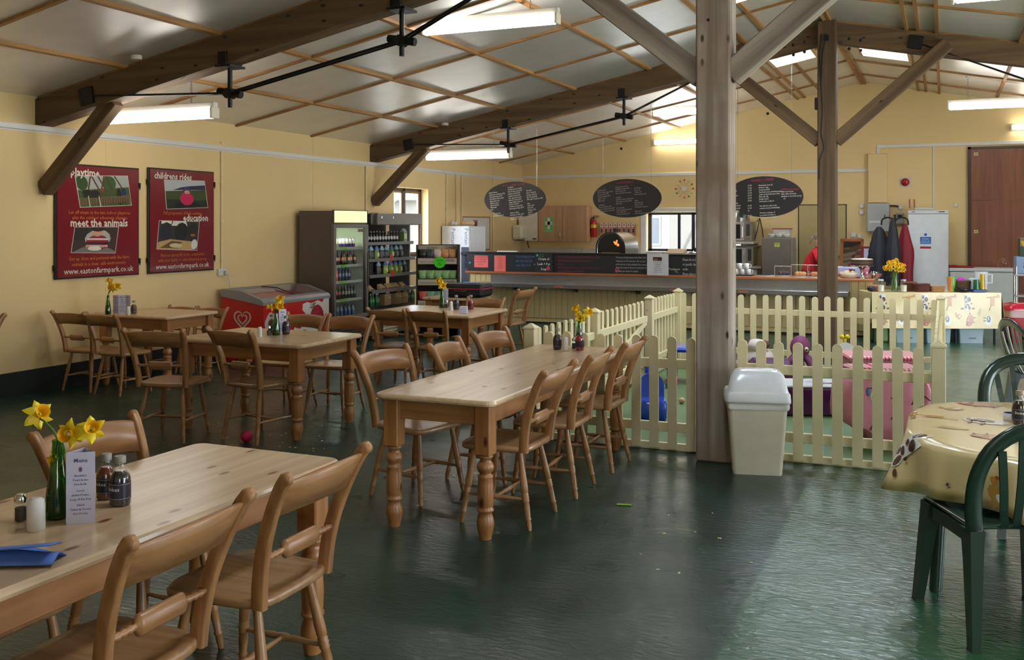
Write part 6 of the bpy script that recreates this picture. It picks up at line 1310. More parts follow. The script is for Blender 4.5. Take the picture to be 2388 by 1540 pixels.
simple('paper_stack', 'white paper stack lying on the counter panel shelf', 'paper', -7.02, CY+.07, 1.226, lambda b: (setattr(b, 'col', c3(232, 230, 226)), b.box(-.17, .17, -.07, .07, 0, .022, ch=.002)), 'matte', .05)
def bag(b):
    b.col = c3(150, 110, 90); b.ball((0, 0, .09), .10, 12, None, None, (1.1, .8, .9)); b.path([(-.06, 0, .14), (-.05, 0, .26), (.03, 0, .27), (.05, 0, .14)], .022, 8); b.path([(-.1, .02, .1), (-.18, .02, .05), (-.2, .02, .02)], .03, 8, c3(140, 100, 80))
simple('cloth_bag', 'slumped brown cloth bag on the left end of the counter', 'bag', -7.45, 16.55, .90, bag, 'matte')
for (x0, zb, lab) in ((-3.98, 1.385, 'upper stainless microwave on the wall shelf right of the grey post'), (-3.95, .905, 'lower stainless microwave on the worktop right of the grey post')):
    t = thing('microwave', lab, 'microwave', (x0, BY-.50, zb), 0, 'stainless microwaves'); h_ = .38
    b = MB(); b.box(0, .58, 0, .42, 0, h_, ch=.006); b.build('case', M['steel'], t)
    b = MB(); b.col = c3(196, 184, 172); b.box(.01, .43, -.014, 0, .015, h_-.015, ch=.004); dr = b.build('door', M['satin'], t)
    b = MB(); b.col = c3(26, 32, 40); b.box(.06, .36, -.017, -.014, .05, h_-.05, ch=.002); b.build('window', M['gloss'], dr)
    b = MB(); b.tube((.40, -.035, .08), (.40, -.035, h_-.10), .008, 6); b.build('handle', M['chrome'], dr)
    b = MB(); b.col = c3(70, 68, 66); b.box(.47, .54, -.003, 0, .10, h_-.05); b.box(.47, .54, -.006, 0, .03, .07, c3(150, 140, 130)); b.build('control_panel', M['satin'], t)
b = MB(); b.col = c3(226, 218, 204); b.box(-4.05, -3.36, BY-.55, BY-.01, 1.33, 1.38, ch=.006); one(b, 'wall_shelf', M['satin'], 'white wall shelf carrying the upper microwave', 'shelf', (0, 0, 0))
b = MB(); b.col = c3(206, 200, 190); b.box(-4.05, -3.30, BY-.56, BY-.01, 1.288, 1.296); b.box(-4.0, -3.96, BY-.3, BY-.01, 1.296, 1.33); one(b, 'baking_tray', M['steel'], 'shallow tray on top of the lower microwave', 'tray', (0, 0, 0))
b = MB(); b.lathe([(.13, 0), (.14, .01), (.14, .17), (.15, .18)], 18); one(b, 'stock_pot', M['chrome'], 'shiny steel pot standing on the upper microwave', 'pot', (-3.62, BY-.28, 1.766))
b = MB(); b.path([(-3.39, BY-.05, 1.76), (-3.33, BY-.03, 1.84), (-3.28, BY-.02, 1.6), (-3.24, BY-.02, 1.2), (-3.27, BY-.02, 1.0)], .008, 6); b.path([(-3.40, BY-.2, 1.42), (-3.36, BY-.12, 1.6), (-3.33, BY-.03, 1.84)], .008, 6); one(b, 'cable', M['black'], 'black cable looping down beside the microwaves', 'cable', (0, 0, 0))
t = thing('steel_fridge', 'waist high stainless fridge between the microwaves and the flush door', 'fridge', (-3.13, 18.80, 0))
b = MB(); b.col = c3(150, 144, 138); b.box(.03, .51, .06, .60, 0, .06); b.box(0, .54, .04, .62, .05, 1.46, ch=.008); b.build('cabinet', M['satin'], t)
b = MB(); b.box(.005, .535, 0, .036, .08, 1.45, ch=.008); dr = b.build('door', M['steel'], t)
b = MB(); b.col = c3(214, 206, 110); b.box(.23, .33, -.002, 0, 1.29, 1.37); b.box(.24, .32, -.003, -.002, 1.33, 1.36, c3(190, 180, 90)); b.build('yellow_label', M['satin'], dr)
for k in range(3): simple('white_bowl', ('left', 'middle', 'right')[k]+' white bowl on top of the stainless fridge', 'bowl', -2.99+.14*k, 19.05, 1.462, lambda b: (setattr(b, 'col', c3(232, 228, 220)), b.lathe([(.03, 0), (.045, .005), (.066, .05), (.068, .07), (.062, .07), (.04, .012), (.001, .01)], 16, None, None, False)), 'gloss', 0, 'white bowls on the fridge')
simple('cake_box', 'clear plastic box with a red rimmed lid on the stainless fridge', 'box', -2.82, 19.28, 1.462, lambda b: (b.box(-.15, .15, -.12, .12, 0, .16, c3(206, 204, 196)), b.box(-.17, .17, -.14, .14, .16, .175, c3(170, 60, 54), .004), b.box(-.05, .06, -.122, -.12, .02, .10, c3(236, 230, 220))), 'satin')
# mugs, dome covers and cakes on the counter
CT = .886
def mug(x, y, z, lab, up=True, rz=0.0):
    t = thing('white_mug', lab, 'mug', (x, y, z), rz, 'white mugs on the counter'); b = MB(); b.col = c3(236, 234, 230)
    pr = [(.034, 0), (.038, .004), (.042, .09), (.039, .09), (.035, .01), (.001, .008)]
    b.lathe(pr if up else [(r, .094-z_) for r, z_ in pr][::-1], 16, None, None, False); b.build('body', M['gloss'], t)
    b = MB(); b.col = c3(236, 234, 230); b.path([(.039, 0, .075), (.062, 0, .078), (.072, 0, .05), (.062, 0, .022), (.038, 0, .018)], .006, 6); b.build('handle', M['gloss'], t)
b = MB(); b.col = c3(40, 30, 30); b.box(-.22, .22, -.12, .12, 0, .012, ch=.005); one(b, 'mug_tray', M['satin'], 'dark tray holding the stacked white mugs', 'tray', (-3.02, 16.0, CT))
mx = onY(1740, 640, 16.0).x
for k in range(4): mug(-3.17+.10*k, 15.98, CT+.013, ('white mug upside down, %s in the bottom row on the tray' % ('first', 'second', 'third', 'fourth')[k]), False, 0)
for k in range(3): mug(-3.12+.11*k, 15.98, CT+.109, ('white mug standing %s in the top row on the tray' % ('left', 'in the middle', 'right')[k]), True, 0)
simple('spoon_tray', 'flat white dish of dark spoons beside the mugs', 'dish', onY(1785, 640, 16.0).x, 16.0, CT, lambda b: (b.prism(ell(0, 0, .15, .1, 20), 0, .012, c3(214, 210, 206)), [b.tube((-.08+.05*k, -.04, .02), (-.02+.05*k, .05, .025), .012, 6, c3(60, 54, 52)) for k in range(3)]), 'gloss')
def cover(x, y, w_, h_, d, lab, cake, clab, col):
    t = thing('cake_cover', lab, 'cover', (x, y, CT), 0, 'clear cake covers on the counter'); b = MB(); b.box(-w_/2, w_/2, -d/2, d/2, .012, h_, ch=.012); b.build('cover', M['glass'], t)
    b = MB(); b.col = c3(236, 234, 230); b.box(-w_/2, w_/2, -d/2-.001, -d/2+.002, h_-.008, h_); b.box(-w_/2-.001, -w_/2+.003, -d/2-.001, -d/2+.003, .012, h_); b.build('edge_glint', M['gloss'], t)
    b = MB(); b.col = c3(232, 232, 232); b.prism(ell(0, 0, w_*.42, d*.42, 22), 0, .01); one(b, 'cake_plate', M['gloss'], 'white plate under the '+clab, 'plate', (x, y, CT))
    b = MB(); b.col = c3(*col)
    for k in range(3): b.ball((-w_*.18+w_*.18*k, 0, .04), .045, 10, None, None, (1.1, 1, .8))
    o = one(b, cake, M['matte'], clab, 'cake', (x, y, CT+.011))
cover(onY(1828, 640, 16.05).x, 16.05, .25, .17, .26, 'clear cake cover over dark cakes, leftmost beside the fridge', 'chocolate_cake', 'dark chocolate cake under the left cover', (70, 56, 60))
cover(onY(1867, 640, 15.92).x, 15.92, .25, .20, .26, 'clear cake cover over golden buns, in front of the person in red', 'golden_bun', 'golden buns under the middle cover', (206, 150, 90))
cover(onY(1903, 640, 15.92).x, 15.92, .22, .20, .26, 'clear cake cover over jam buns, against the brown post', 'jam_bun', 'jam topped buns under the right cover', (196, 130, 90))
cover(onY(1955, 640, 16.0).x, 16.0, .16, .18, .2, 'clear cake cover just right of the brown post', 'carrot_cake', 'orange sponge slices right of the brown post', (190, 110, 60))
simple('cream_bowl', 'wide cream pottery bowl of scones on the counter by the cake stand', 'bowl', onY(1980, 645, 15.9).x, 15.9, CT, lambda b: (b.lathe([(.09, 0), (.11, .01), (.14, .09), (.13, .09), (.10, .02), (.001, .02)], 22, None, c3(222, 210, 180), False), [b.ball((.06*cos(a), .06*sin(a), .075), .045, 8, c3(226, 190, 140)) for a in (0, 2, 4)]), 'satin')
t = thing('cake_stand', 'silver pedestal cake stand near the right end of the counter', 'stand', (onY(2000, 645, 15.95).x+.06, 15.98, CT)); cp = t.location.copy()
b = MB(); b.lathe([(.07, 0), (.072, .01), (.03, .03), (.018, .07), (.03, .13), (.05, .16), (.17, .185), (.175, .195), (.17, .195), (.01, .19)], 22, None, None, False); b.build('pedestal', M['chrome'], t)
b = MB(); b.lathe([(.155, 0), (.16, .01), (.16, .04), (.158, .045), (.16, .05), (.16, .09), (.15, .10), (.001, .11)], 24, None, None, False, CL((70, 48, 38), (76, 52, 40), (120, 90, 70), (120, 90, 70), (76, 52, 40), (206, 190, 170), (222, 210, 190))); one(b, 'chocolate_gateau', M['matte'], 'round chocolate gateau with pale icing on the silver cake stand', 'cake', cp+Vector((0, 0, .196)))
b = MB(); b.col = c3(232, 232, 236); b.lathe([(.02, 0), (.03, .005), (.036, .10), (.03, .10)], 12); one(b, 'milk_jug', M['chrome'], 'small silver milk jug behind the cake stand', 'jug', (cp.x+.16, 16.1, CT))
def piggy(b):
    b.col = c3(226, 150, 186); b.ball((0, 0, .10), .10, 14, None, None, (1, 1.2, .95)); b.ball((0, -.10, .12), .05, 10)
    for sx in (-1, 1):
        b.ball((sx*.05, -.06, .20), .03, 8)
        for sy in (-1, 1): b.tube((sx*.05, sy*.06, 0), (sx*.05, sy*.05, .06), .025, 8)
simple('piggy_bank', 'pink pig money box near the right end of the counter', 'money box', -1.20, 16.95, CT+.006, piggy, 'satin')
simple('jam_pot', 'dark red jar beside the cake stand pedestal', 'jar', cp.x-.16, 16.15, CT, lambda b: b.lathe([(.05, 0), (.055, .01), (.055, .09), (.045, .11), (.045, .13)], 14, None, c3(110, 24, 44)), 'gloss')
for k in range(6): simple('glass_tumbler', 'small clear tumbler upside down at the counter corner', 'glass', -1.10+.07*(k % 3), 16.35+.09*(k//3), CT, lambda b: b.lathe([(.03, 0), (.026, .08), (.0, .082)], 10, None, None, False), 'glass', 0, 'upturned tumblers at the counter corner')
# things on the back wall, right part
def wallbox(name, label, cat, x0, x1, z0, z1, d, col, mat='satin'):
    t = thing(name, label, cat, (x0, BY, z0)); b = MB(); b.col = c3(*col); b.box(0, x1-x0, -d, 0, 0, z1-z0, ch=.006); b.build('case', M[mat], t); return t
t = wallbox('electric_cabinet', 'grey electrical cabinet on the back wall left of the tall white freezer', 'cabinet', -1.32, -.93, 1.57, 2.11, .16, (170, 172, 170))
b = MB(); b.col = c3(186, 188, 186); b.box(.005, .385, -.175, -.16, .01, .53, ch=.004); dr = b.build('door', M['satin'], t)
b = MB(); b.col = c3(80, 80, 80); b.box(.30, .32, -.19, -.175, .24, .32, ch=.004); b.build('latch', M['satin'], dr)
b = MB(); b.col = c3(228, 228, 226); b.box(.04, .23, -.177, -.175, .17, .21); b.build('label_strip', M['satin'], dr)
for i, (x, z, s_, lab) in enumerate(((-1.43, 2.06, .075, 'upper white socket box left of the grey electrical cabinet'), (-1.43, 1.94, .075, 'lower white socket box left of the grey electrical cabinet'), (-.74, 2.03, .07, 'white switch box just right of the grey electrical cabinet'), (.20, 2.07, .07, 'white switch beside the big brown door'), (-1.58, 1.51, .09, 'square white switch plate above the mirror'), (-1.47, 1.49, .07, 'small white switch right of the square switch plate'))):
    t = wallbox('wall_switch', lab, 'switch', x-s_/2, x+s_/2, z-s_/2, z+s_/2, .035, (226, 224, 216)); b = MB(); b.col = c3(236, 234, 228); b.box(s_*.35, s_*.65, -.042, -.035, s_*.35, s_*.65, ch=.002); b.build('rocker', M['satin'], t)
t = wallbox('meter_box', 'grey meter box half behind the tall white freezer', 'meter', -.82, -.68, 1.72, 1.92, .10, (150, 150, 146))
b = MB(); b.box(.03, .11, -.104, -.1, .12, .17); b.build('dial_window', M['black'], t)
b = MB(); b.path([(-.93, BY-.06, 2.06), (-.84, BY-.04, 2.06), (-.78, BY-.03, 2.05)], .014, 6); one(b, 'cable', M['black'], 'thick black cable between the grey cabinet and switch box', 'cable', (0, 0, 0))
t = thing('alarm_sounder', 'round red fire alarm sounder on the cream back wall', 'alarm', (-.66, BY, 2.50)); b = MB(); b.col = c3(176, 26, 28); b.lathe([(.075, 0), (.075, .03), (.06, .07), (.02, .075)], 18, frame((0, 0, 0), (1, 0, 0), (0, 0, 1))); b.build('sounder', M['gloss'], t)
b = MB(); b.col = c3(214, 206, 190); b.box(-.10, .10, -.006, 0, -.10, .10); b.build('back_plate', M['satin'], t)
b = MB(); b.col = c3(226, 222, 214); b.box(-.185, -.16, BY-.02, BY, 2.0, 3.15); one(b, 'conduit', M['satin'], 'white vertical trunking above the tall freezer', 'pipe', (0, 0, 0))
b = MB(); b.col = c3(190, 90, 80); b.tube((-.58, BY-.02, 2.02), (-.58, BY-.02, 2.18), .008, 6); b.tube((-.50, BY-.02, 2.02), (-.50, BY-.02, 2.18), .008, 6); o = one(b, 'copper_pipe', M['satin'], 'pair of short red pipes above the tall freezer', 'pipe', (0, 0, 0))
for i, (x, z) in enumerate(((-6.19, 3.30), (-3.18, 3.90))):
    b = MB(); b.ball((x, BY, z), .03, 8); one(b, 'fixing_cap', M['black'], ('small black fixing on the back wall above the middle chalkboard', 'small black fixing high on the back wall right of the grey post')[i], 'cap', (0, 0, 0))
t = thing('leaning_mirror', 'small mirror in an orange wooden frame standing behind the cake stand', 'mirror', (-1.72, 18.7, .90), R(-6)); mm = Matrix.Rotation(R(-6), 4, 'X')
b = MB(); b.col = c3(176, 98, 56)
for q in ((0, .40, .50, .55), (0, .40, 0, .05), (0, .05, 0, .55), (.35, .40, 0, .55)): b.box(q[0], q[1], -.02, .0, q[2], q[3], None, .004, mm)
b.build('frame', M['satin'], t); b = MB(); b.box(.05, .35, -.012, -.006, .05, .50, m=mm); b.build('glass', M['mirror'], t)
b = MB(); b.col = c3(206, 200, 190); b.box(-1.9, -1.02, 18.45, 19.1, .0, .895, ch=.005); one(b, 'base_cupboard', M['satin'], 'low cream cupboard carrying the mirror and papers', 'cupboard', (0, 0, 0))
t = thing('red_noticeboard', 'red framed board of papers and drawings behind the counter corner', 'board', (-1.36, 18.6, .90), R(-4)); mm = Matrix.Rotation(R(-9), 4, 'X')
b = MB(); b.col = c3(140, 24, 40); b.box(0, .42, -.02, 0, 0, .42, None, .004, mm); b.build('board', M['satin'], t)
b = MB(); b.box(.05, .22, -.022, -.02, .20, .38, c3(214, 216, 230), 0, mm); b.box(.20, .38, -.024, -.02, .22, .39, c3(206, 200, 214), 0, mm); b.box(.24, .33, -.025, -.024, .25, .36, c3(150, 120, 96), 0, mm); b.box(.03, .30, -.025, -.02, .02, .20, c3(226, 228, 240), 0, mm); b.box(.12, .22, -.027, -.025, .12, .17, c3(60, 140, 160), 0, mm); b.box(.13, .2, -.0275, -.025, .16, .19, c3(190, 70, 90), 0, mm); b.build('pinned_paper', M['ink'], t)
b = MB(); b.col = c3(186, 190, 226); b.box(-.2, .2, -.14, .14, 0, .14, ch=.004)
for k in range(6): b.box(-.202, .202, -.142, .142, .015+k*.022, .017+k*.022, c3(150, 156, 200))
one(b, 'napkin_stack', M['matte'], 'stack of pale blue napkins by the flush door', 'napkins', (onY(1952, 630, 16.6).x+.18, 16.6, CT))
# coats on the stand
t = thing('coat_stand', 'black coat stand with curled hooks left of the tall white freezer', 'coat stand', (-.78, 18.32, 0))
b = MB(); b.tube((0, 0, .02), (0, 0, 1.88), .02, 10); b.prism(ell(0, 0, .22, .22, 20), 0, .02); b.build('pole', M['black'], t)
for a in (pi, 0, pi/2, -pi/2):
    b = MB(); d = Vector((cos(a), sin(a), 0)); b.path(bez([Vector((0, 0, 1.78)), d*.1+Vector((0, 0, 1.83)), d*.2+Vector((0, 0, 1.80)), d*.22+Vector((0, 0, 1.70))], 4), .013, 7); b.build('hook', M['black'], t)
def coat(name, label, loc, w_, h_, d, col, seed, ribs=0):
    b = MB(); b.col = c3(*col); rings = []; rnd = random.Random(seed)
    for j in range(17):
        f = j/16; z = h_*(1-f); ww = w_*(.16+.84*min(1, f*2.2)**.7)*(1+.06*sin(f*9+seed)); dd = d*(.3+.7*min(1, f*2)); rib = 1+(.05*(j % 2) if ribs else 0)
        rings.append([(ww*rib*cos(2*pi*i/20)*.5*(1+.07*sin(5*2*pi*i/20+seed)), dd*rib*sin(2*pi*i/20)*.5*(1+.14*sin(7*2*pi*i/20+f*2)), z) for i in range(20)])
    b.loft(rings[::-1], None, True); return one(b, name, M['matte'], label, 'coat', loc)
coat('padded_coat', 'dark navy padded coat hanging from the coat stand', (-1.03, 18.22, .72), .38, .95, .26, (36, 36, 46), 1, 1)
coat('black_coat', 'long black coat with a pink lining hanging behind the navy coat', (-.80, 18.06, .66), .24, 1.16, .2, (34, 34, 42), 2)
coat('red_coat', 'crimson coat hanging at the back beside the tall freezer', (-.62, 18.45, .72), .28, 1.0, .22, (138, 20, 38), 3)
# tall freezer, chest freezer
t = thing('tall_freezer', 'tall white upright freezer with a blue and red notice', 'freezer', (-.585, 18.85, 0))
b = MB(); b.col = c3(226, 228, 228); b.box(0, .66, .05, .70, .03, 1.96, ch=.008); b.build('cabinet', M['satin'], t)
b = MB(); b.col = c3(232, 234, 234); b.box(0, .66, 0, .046, .10, 1.89, ch=.010); dr = b.build('door', M['satin'], t)
b = MB(); b.col = c3(222, 224, 224); b.box(0, .66, .0, .05, 1.90, 1.96, ch=.006); b.box(.50, .60, -.002, 0, 1.925, 1.94, c3(60, 60, 60)); b.box(.06, .12, -.002, 0, 1.925, 1.94, c3(120, 120, 120)); b.build('control_strip', M['satin'], t)
b = MB(); b.col = c3(206, 208, 208); b.box(.02, .05, -.03, 0, 1.03, 1.25, ch=.006); b.build('handle', M['satin'], dr)
b = MB(); mm = frame((.19, -.0012, 1.28), (1, 0, 0), (0, 0, 1)); b.box(0, .20, 0, .29, 0, .001, c3(230, 232, 236), 0, mm); b.box(.01, .19, .085, .21, .001, .0015, c3(60, 120, 190), 0, mm); b.box(.01, .19, .003, .04, .001, .0015, c3(176, 40, 60), 0, mm); b.flat(ell(.10, .25, .026, .026), .0015, c3(50, 110, 190), mm); b.box(.01, .19, .108, .114, .0015, .002, c3(200, 214, 232), 0, mm); b.text('Freezer', .035, mm @ Matrix.Translation((.1, .165, .0016)), c3(226, 232, 240), 'CENTER'); b.text('Keep at -18', .025, mm @ Matrix.Translation((.1, .13, .0016)), c3(226, 232, 240), 'CENTER'); b.build('notice', M['ink'], dr)
simple('plastic_tray', 'clear crumpled plastic tray on top of the tall freezer', 'tray', -.32, 19.2, 1.962, lambda b: (setattr(b, 'col', c3(216, 214, 206)), b.box(-.17, .17, -.1, .1, 0, .05, ch=.015)), 'gloss')
t = thing('chest_freezer', 'long low white chest freezer before the big brown door', 'freezer', (.09, 18.95, 0))
b = MB(); b.col = c3(220, 222, 214); b.box(0, 1.08, 0, .66, .04, .88, ch=.015); b.build('body', M['satin'], t)
b = MB(); b.col = c3(232, 234, 230); b.box(-.01, 1.09, -.015, .67, .885, .945, ch=.012); b.build('lid', M['satin'], t)
def cloth(b):
    b.col = c3(170, 16, 36); b.grid(lambda u, v: (-.2+.42*u, -.12+.24*v, .008+.045*abs(sin(9*u+4*v))*(1-abs(2*v-1)**3)*(1-u*.5)), 22, 10)
simple('red_cloth', 'rumpled red cloth lying on the white chest freezer', 'cloth', .26, 19.1, .946, cloth, 'matte')
simple('glass_jar', 'round clear glass jar on the right end of the chest freezer', 'jar', onY(2341, 625, 19.1).x, 19.1, .946, lambda b: b.lathe([(.05, 0), (.10, .03), (.115, .09), (.09, .15), (.06, .175), (.065, .19)], 20, None, None, False), 'glass')
# rack with cartons at the right edge
t = thing('wire_rack', 'chrome shelf trolley at the right edge behind the red bin', 'trolley', (1.04, 17.3, 0))
for x in (0, .6):
    for y in (0, .45):
        b = MB(); b.tube((x, y, 0), (x, y, 1.05), .018, 8); b.build('upright', M['chrome'], t)
for z in (.30, .60, .93):
    b = MB(); b.box(-.02, .62, -.02, .47, z-.03, z, ch=.004); b.build('shelf', M['steel'], t)
t = thing('cereal_carton', 'pale blue carton on the trolley at the right edge, lower of two', 'carton', (1.05, 17.42, .931), R(6)); b = MB(); b.col = c3(150, 176, 214); b.box(0, .4, 0, .25, 0, .27, ch=.004); b.box(.10, .19, -.002, 0, .09, .13, c3(40, 50, 80)); b.box(.10, .19, -.002, 0, .15, .165, c3(60, 70, 100)); b.build('carton', M['satin'], t)
t = thing('cereal_carton', 'dark green carton with a banana yellow arc, upper of two', 'carton', (1.10, 17.42, 1.203), R(4)); b = MB(); b.col = c3(40, 66, 46); b.box(0, .4, 0, .25, 0, .29, ch=.004); b.box(0, .4, -.002, 0, .16, .29, c3(150, 110, 60)); b.box(0, .4, -.001, .25, .286, .291, c3(150, 206, 180)); b.flat(ell(.14, .25, .13, .13, 12, pi, 2*pi)+ell(.16, .26, .08, .08, 12, 2*pi, pi), 0, c3(226, 180, 40), frame((0, -.003, 0), (1, 0, 0), (0, 0, 1))); b.text('Cakes', .06, frame((.06, -.0032, .085), (1, 0, 0), (0, 0, 1)), c3(220, 226, 210)); b.build('carton', M['satin'], t)
t = thing('red_bin', 'red swing top bin with a clear liner at the right edge', 'bin', (1.02, 16.05, 0), R(20))
b = MB(); b.col = c3(186, 22, 44); b.loft([[(x, y, z) for x, y in rrect(w_, d, .05)] for z, w_, d in ((0, .17, .15), (.01, .175, .155), (.47, .235, .20))]); b.build('body', M['gloss'], t)
b = MB(); b.col = c3(226, 190, 186); b.loft([[(x, y, z) for x, y in rrect(w_, d, .05)] for z, w_, d in ((.37, .226, .194), (.47, .238, .204))], None, True, None, False); b.build('bin_liner', M['satin'], t)
b = MB(); b.col = c3(214, 40, 66); b.loft([[(x, y, z) for x, y in rrect(w_, d, .06)] for z, w_, d in ((.47, .25, .215), (.50, .25, .215), (.55, .21, .18), (.575, .12, .11))]); b.build('lid', M['gloss'], t)

# ------------------------------------------------------------------ side table with animal print cloth
ST0, ang = Vector((-.95, 15.0, 0)), R(21); LW, LD, LH = 1.82, .55, .735
TT = thing('trestle_table', 'trestle table under the animal print cloth beside the counter end', 'table', ST0, ang)
b = MB(); b.box(.02, LW-.02, .02, LD-.02, LH-.03, LH-.003); b.build('table_top', M['batten'], TT)
for x in (.06, 1.215, LW-.06):
    for y in (.08, LD-.08):
        b = MB(); b.tube((x, y, LH-.03), (x, y, 0), .016, 8); b.build('leg', M['black'], TT)
def cl2(x, y, lift=0.0):                                              # unrolled: y < 0 hangs in front, x beyond the ends hangs at the sides
    z = LH; px_, py_ = x, y
    if y < 0: z = LH+y*.99; py_ = -.006-lift-.02*(-y)*(1+.8*sin(x*6.0+1))
    elif y > LD: z = LH-(y-LD); py_ = LD+.006+lift
    if x < 0: z = min(z, LH+x); px_ = -.006-lift-.05*(-x)
    elif x > LW: z = min(z, LH-(x-LW)); px_ = LW+.006+lift+.12*(x-LW)
    if 0 <= x <= LW and 0 <= y <= LD: z += lift
    return (px_, py_, z)
b = MB(); xs = [-.5, -.3, -.1, -.01, 0, .01]+[LW*k/24 for k in range(1, 24)]+[LW-.01, LW, LW+.01, LW+.1, LW+.3, LW+.5]; ys = [-.52, -.44, -.36, -.28, -.2, -.1, -.03, -.004, 0, .01, .2, .4, LD-.01, LD, LD+.01, LD+.2, LD+.4]
ok = lambda x0, x1, y0, y1: not ((x1 <= 0 or x0 >= LW) and (y1 <= 0 or y0 >= LD))
vs = [cl2(x, y) for y in ys for x in xs]; n = len(xs); fs = [(j*n+i, j*n+i+1, (j+1)*n+i+1, (j+1)*n+i) for j in range(len(ys)-1) for i in range(n-1) if ok(xs[i], xs[i+1], ys[j], ys[j+1])]
b.add(vs, fs, None, False); o = b.build('tablecloth', M['vinyl_cream'], None, ST0, (0, 0, ang)); o.modifiers.new('thick', 'SOLIDIFY').thickness = .0015; tag(o, 'cream vinyl cloth printed with farm animals on the trestle table', 'tablecloth')
for it in [('cow', .15, -.16, .17, pi), ('giraffe', .52, -.14, .17, -1.5), ('cow', .75, -.16, .17, pi), ('giraffe', 1.10, -.14, .17, -1.5), ('cow', 1.35, -.16, .17, pi), ('giraffe', 1.70, -.14, .17, -1.5), ('pig', .16, -.40, .13, 1.4), ('sheep', .42, -.40, .12, 1.6), ('pig', .78, -.40, .13, 1.4), ('sheep', 1.06, -.40, .12, 1.6), ('pig', 1.38, -.40, .13, 1.4), ('sheep', 1.64, -.40, .12, 1.6), ('hen', .92, -.30, .1, 0), ('hen', 1.22, -.34, .1, 0), ('cloud', 1.52, -.28, .12, 1.4), ('star', .32, -.3, .06, 0)]: prints('animal_print', cl2, [it], o)
def ont(x, y): return TT.matrix_basis @ Vector((x, y, LH+.004)) if False else Matrix.Translation(ST0) @ Matrix.Rotation(ang, 4, 'Z') @ Vector((x, y, LH+.004))
def onpx(px_, depth):                                                 # on the table: screen column -> point at the given depth across the table
    best = min((abs(1194+FPX*((p.x*cos(YAW)+p.y*sin(YAW))/(-p.x*sin(YAW)+p.y*cos(YAW)))-px_), k) for k in range(187) for p in [ont(k*.01, depth)])[1]; return ont(best*.01, depth)
b = MB(); b.col = c3(186, 110, 74); b.lathe([(.06, 0), (.09, .005), (.12, .08), (.11, .08), (.08, .02), (.001, .02)], 18, None, None, False); one(b, 'terracotta_bowl', M['satin'], 'terracotta bowl at the left end of the animal print table', 'bowl', onpx(2042, .28))
b = MB(); b.col = c3(40, 40, 48); b.ball((0, 0, .04), .055, 10, None, None, (1.2, .8, .75)); one(b, 'dark_purse', M['matte'], 'small dark pouch in front of the terracotta bowl', 'pouch', onpx(2033, .10))
for k, px_ in enumerate((2054, 2107)):
    t = thing('milk_bottle', ('glass milk bottle left of the daffodil jug', 'glass milk bottle right of the daffodil jug')[k], 'bottle', onpx(px_, .08), 0, 'milk bottles')
    b = MB(); b.col = c3(238, 232, 212); b.lathe([(.04, .002), (.044, .01), (.044, .095)], 16); b.build('milk', M['satin'], t)
    b = MB(); b.lathe([(.046, 0), (.046, .11), (.034, .135), (.036, .16)], 16, None, None, False); b.build('glass', M['glass'], t)
    b = MB(); b.col = c3(214, 206, 210); b.lathe([(.038, .155), (.038, .175), (.02, .178)], 14); b.build('cap', M['satin'], t)
jp = onpx(2086, .16); t = thing('glass_jug', 'glass jug holding the big bunch of daffodils', 'jug', jp)
b = MB(); b.lathe([(.06, 0), (.068, .01), (.062, .08), (.045, .17), (.05, .23), (.06, .25)], 20, None, None, False); b.build('glass', M['glass'], t)
b = MB(); b.path([(-.05, 0, .21), (-.11, 0, .20), (-.115, 0, .13), (-.065, 0, .08)], .008, 6); b.build('handle', M['glass'], t)
b = MB(); b.col = c3(96, 130, 50)
for k in range(14): a = k*2.4; b.tube((.04*cos(a), .04*sin(a), .01), (.03*cos(a+1), .03*sin(a+1), .27), .008, 5)
b.build('stems', M['satin'], t)
df = None
for k in range(34):
    a = k*2.399; f = math.sqrt((k+.5)/34); hd = jp+Vector((.15*f*cos(a), .13*f*sin(a), .33+.12*(1-f*f)-.02*(k % 3))); fc = Vector((cos(a)*f, sin(a)*f-.35, 1.0-.8*f)).normalized(); q = fc.to_track_quat('Z', 'Y')
    if df is None:
        df = thing('daffodil', 'x', 'flower', hd, 0, 'daffodils in the glass jug'); r = .042
        for s_ in range(2):
            b = MB(); b.col = c3(246, 200, 20)
            for j in range(3): a2 = 2*pi*(2*j+s_)/6; b.add([(.2*r*cos(a2), .2*r*sin(a2), 0), (.7*r*cos(a2-.45), .7*r*sin(a2-.45), .004), (1.1*r*cos(a2), 1.1*r*sin(a2), -.004), (.7*r*cos(a2+.45), .7*r*sin(a2+.45), .004)], [(0, 1, 2, 3)], None, True)
            b.build('petals', M['satin'], df)
        b = MB(); b.col = c3(250, 186, 10); b.lathe([(.3*r, 0), (.34*r, .4*r), (.48*r, .7*r)], 9, None, None, False); b.build('trumpet', M['satin'], df)
        b = MB(); b.col = c3(96, 130, 50); b.tube((0, 0, 0), (0, 0, -.08), .004, 5); b.build('stem', M['satin'], df); d = df
    else: d = dup(df, hd, 0)
    d.rotation_mode = 'QUATERNION'; d.rotation_quaternion = q; d['label'] = 'yellow daffodil among the dense bunch in the glass jug'
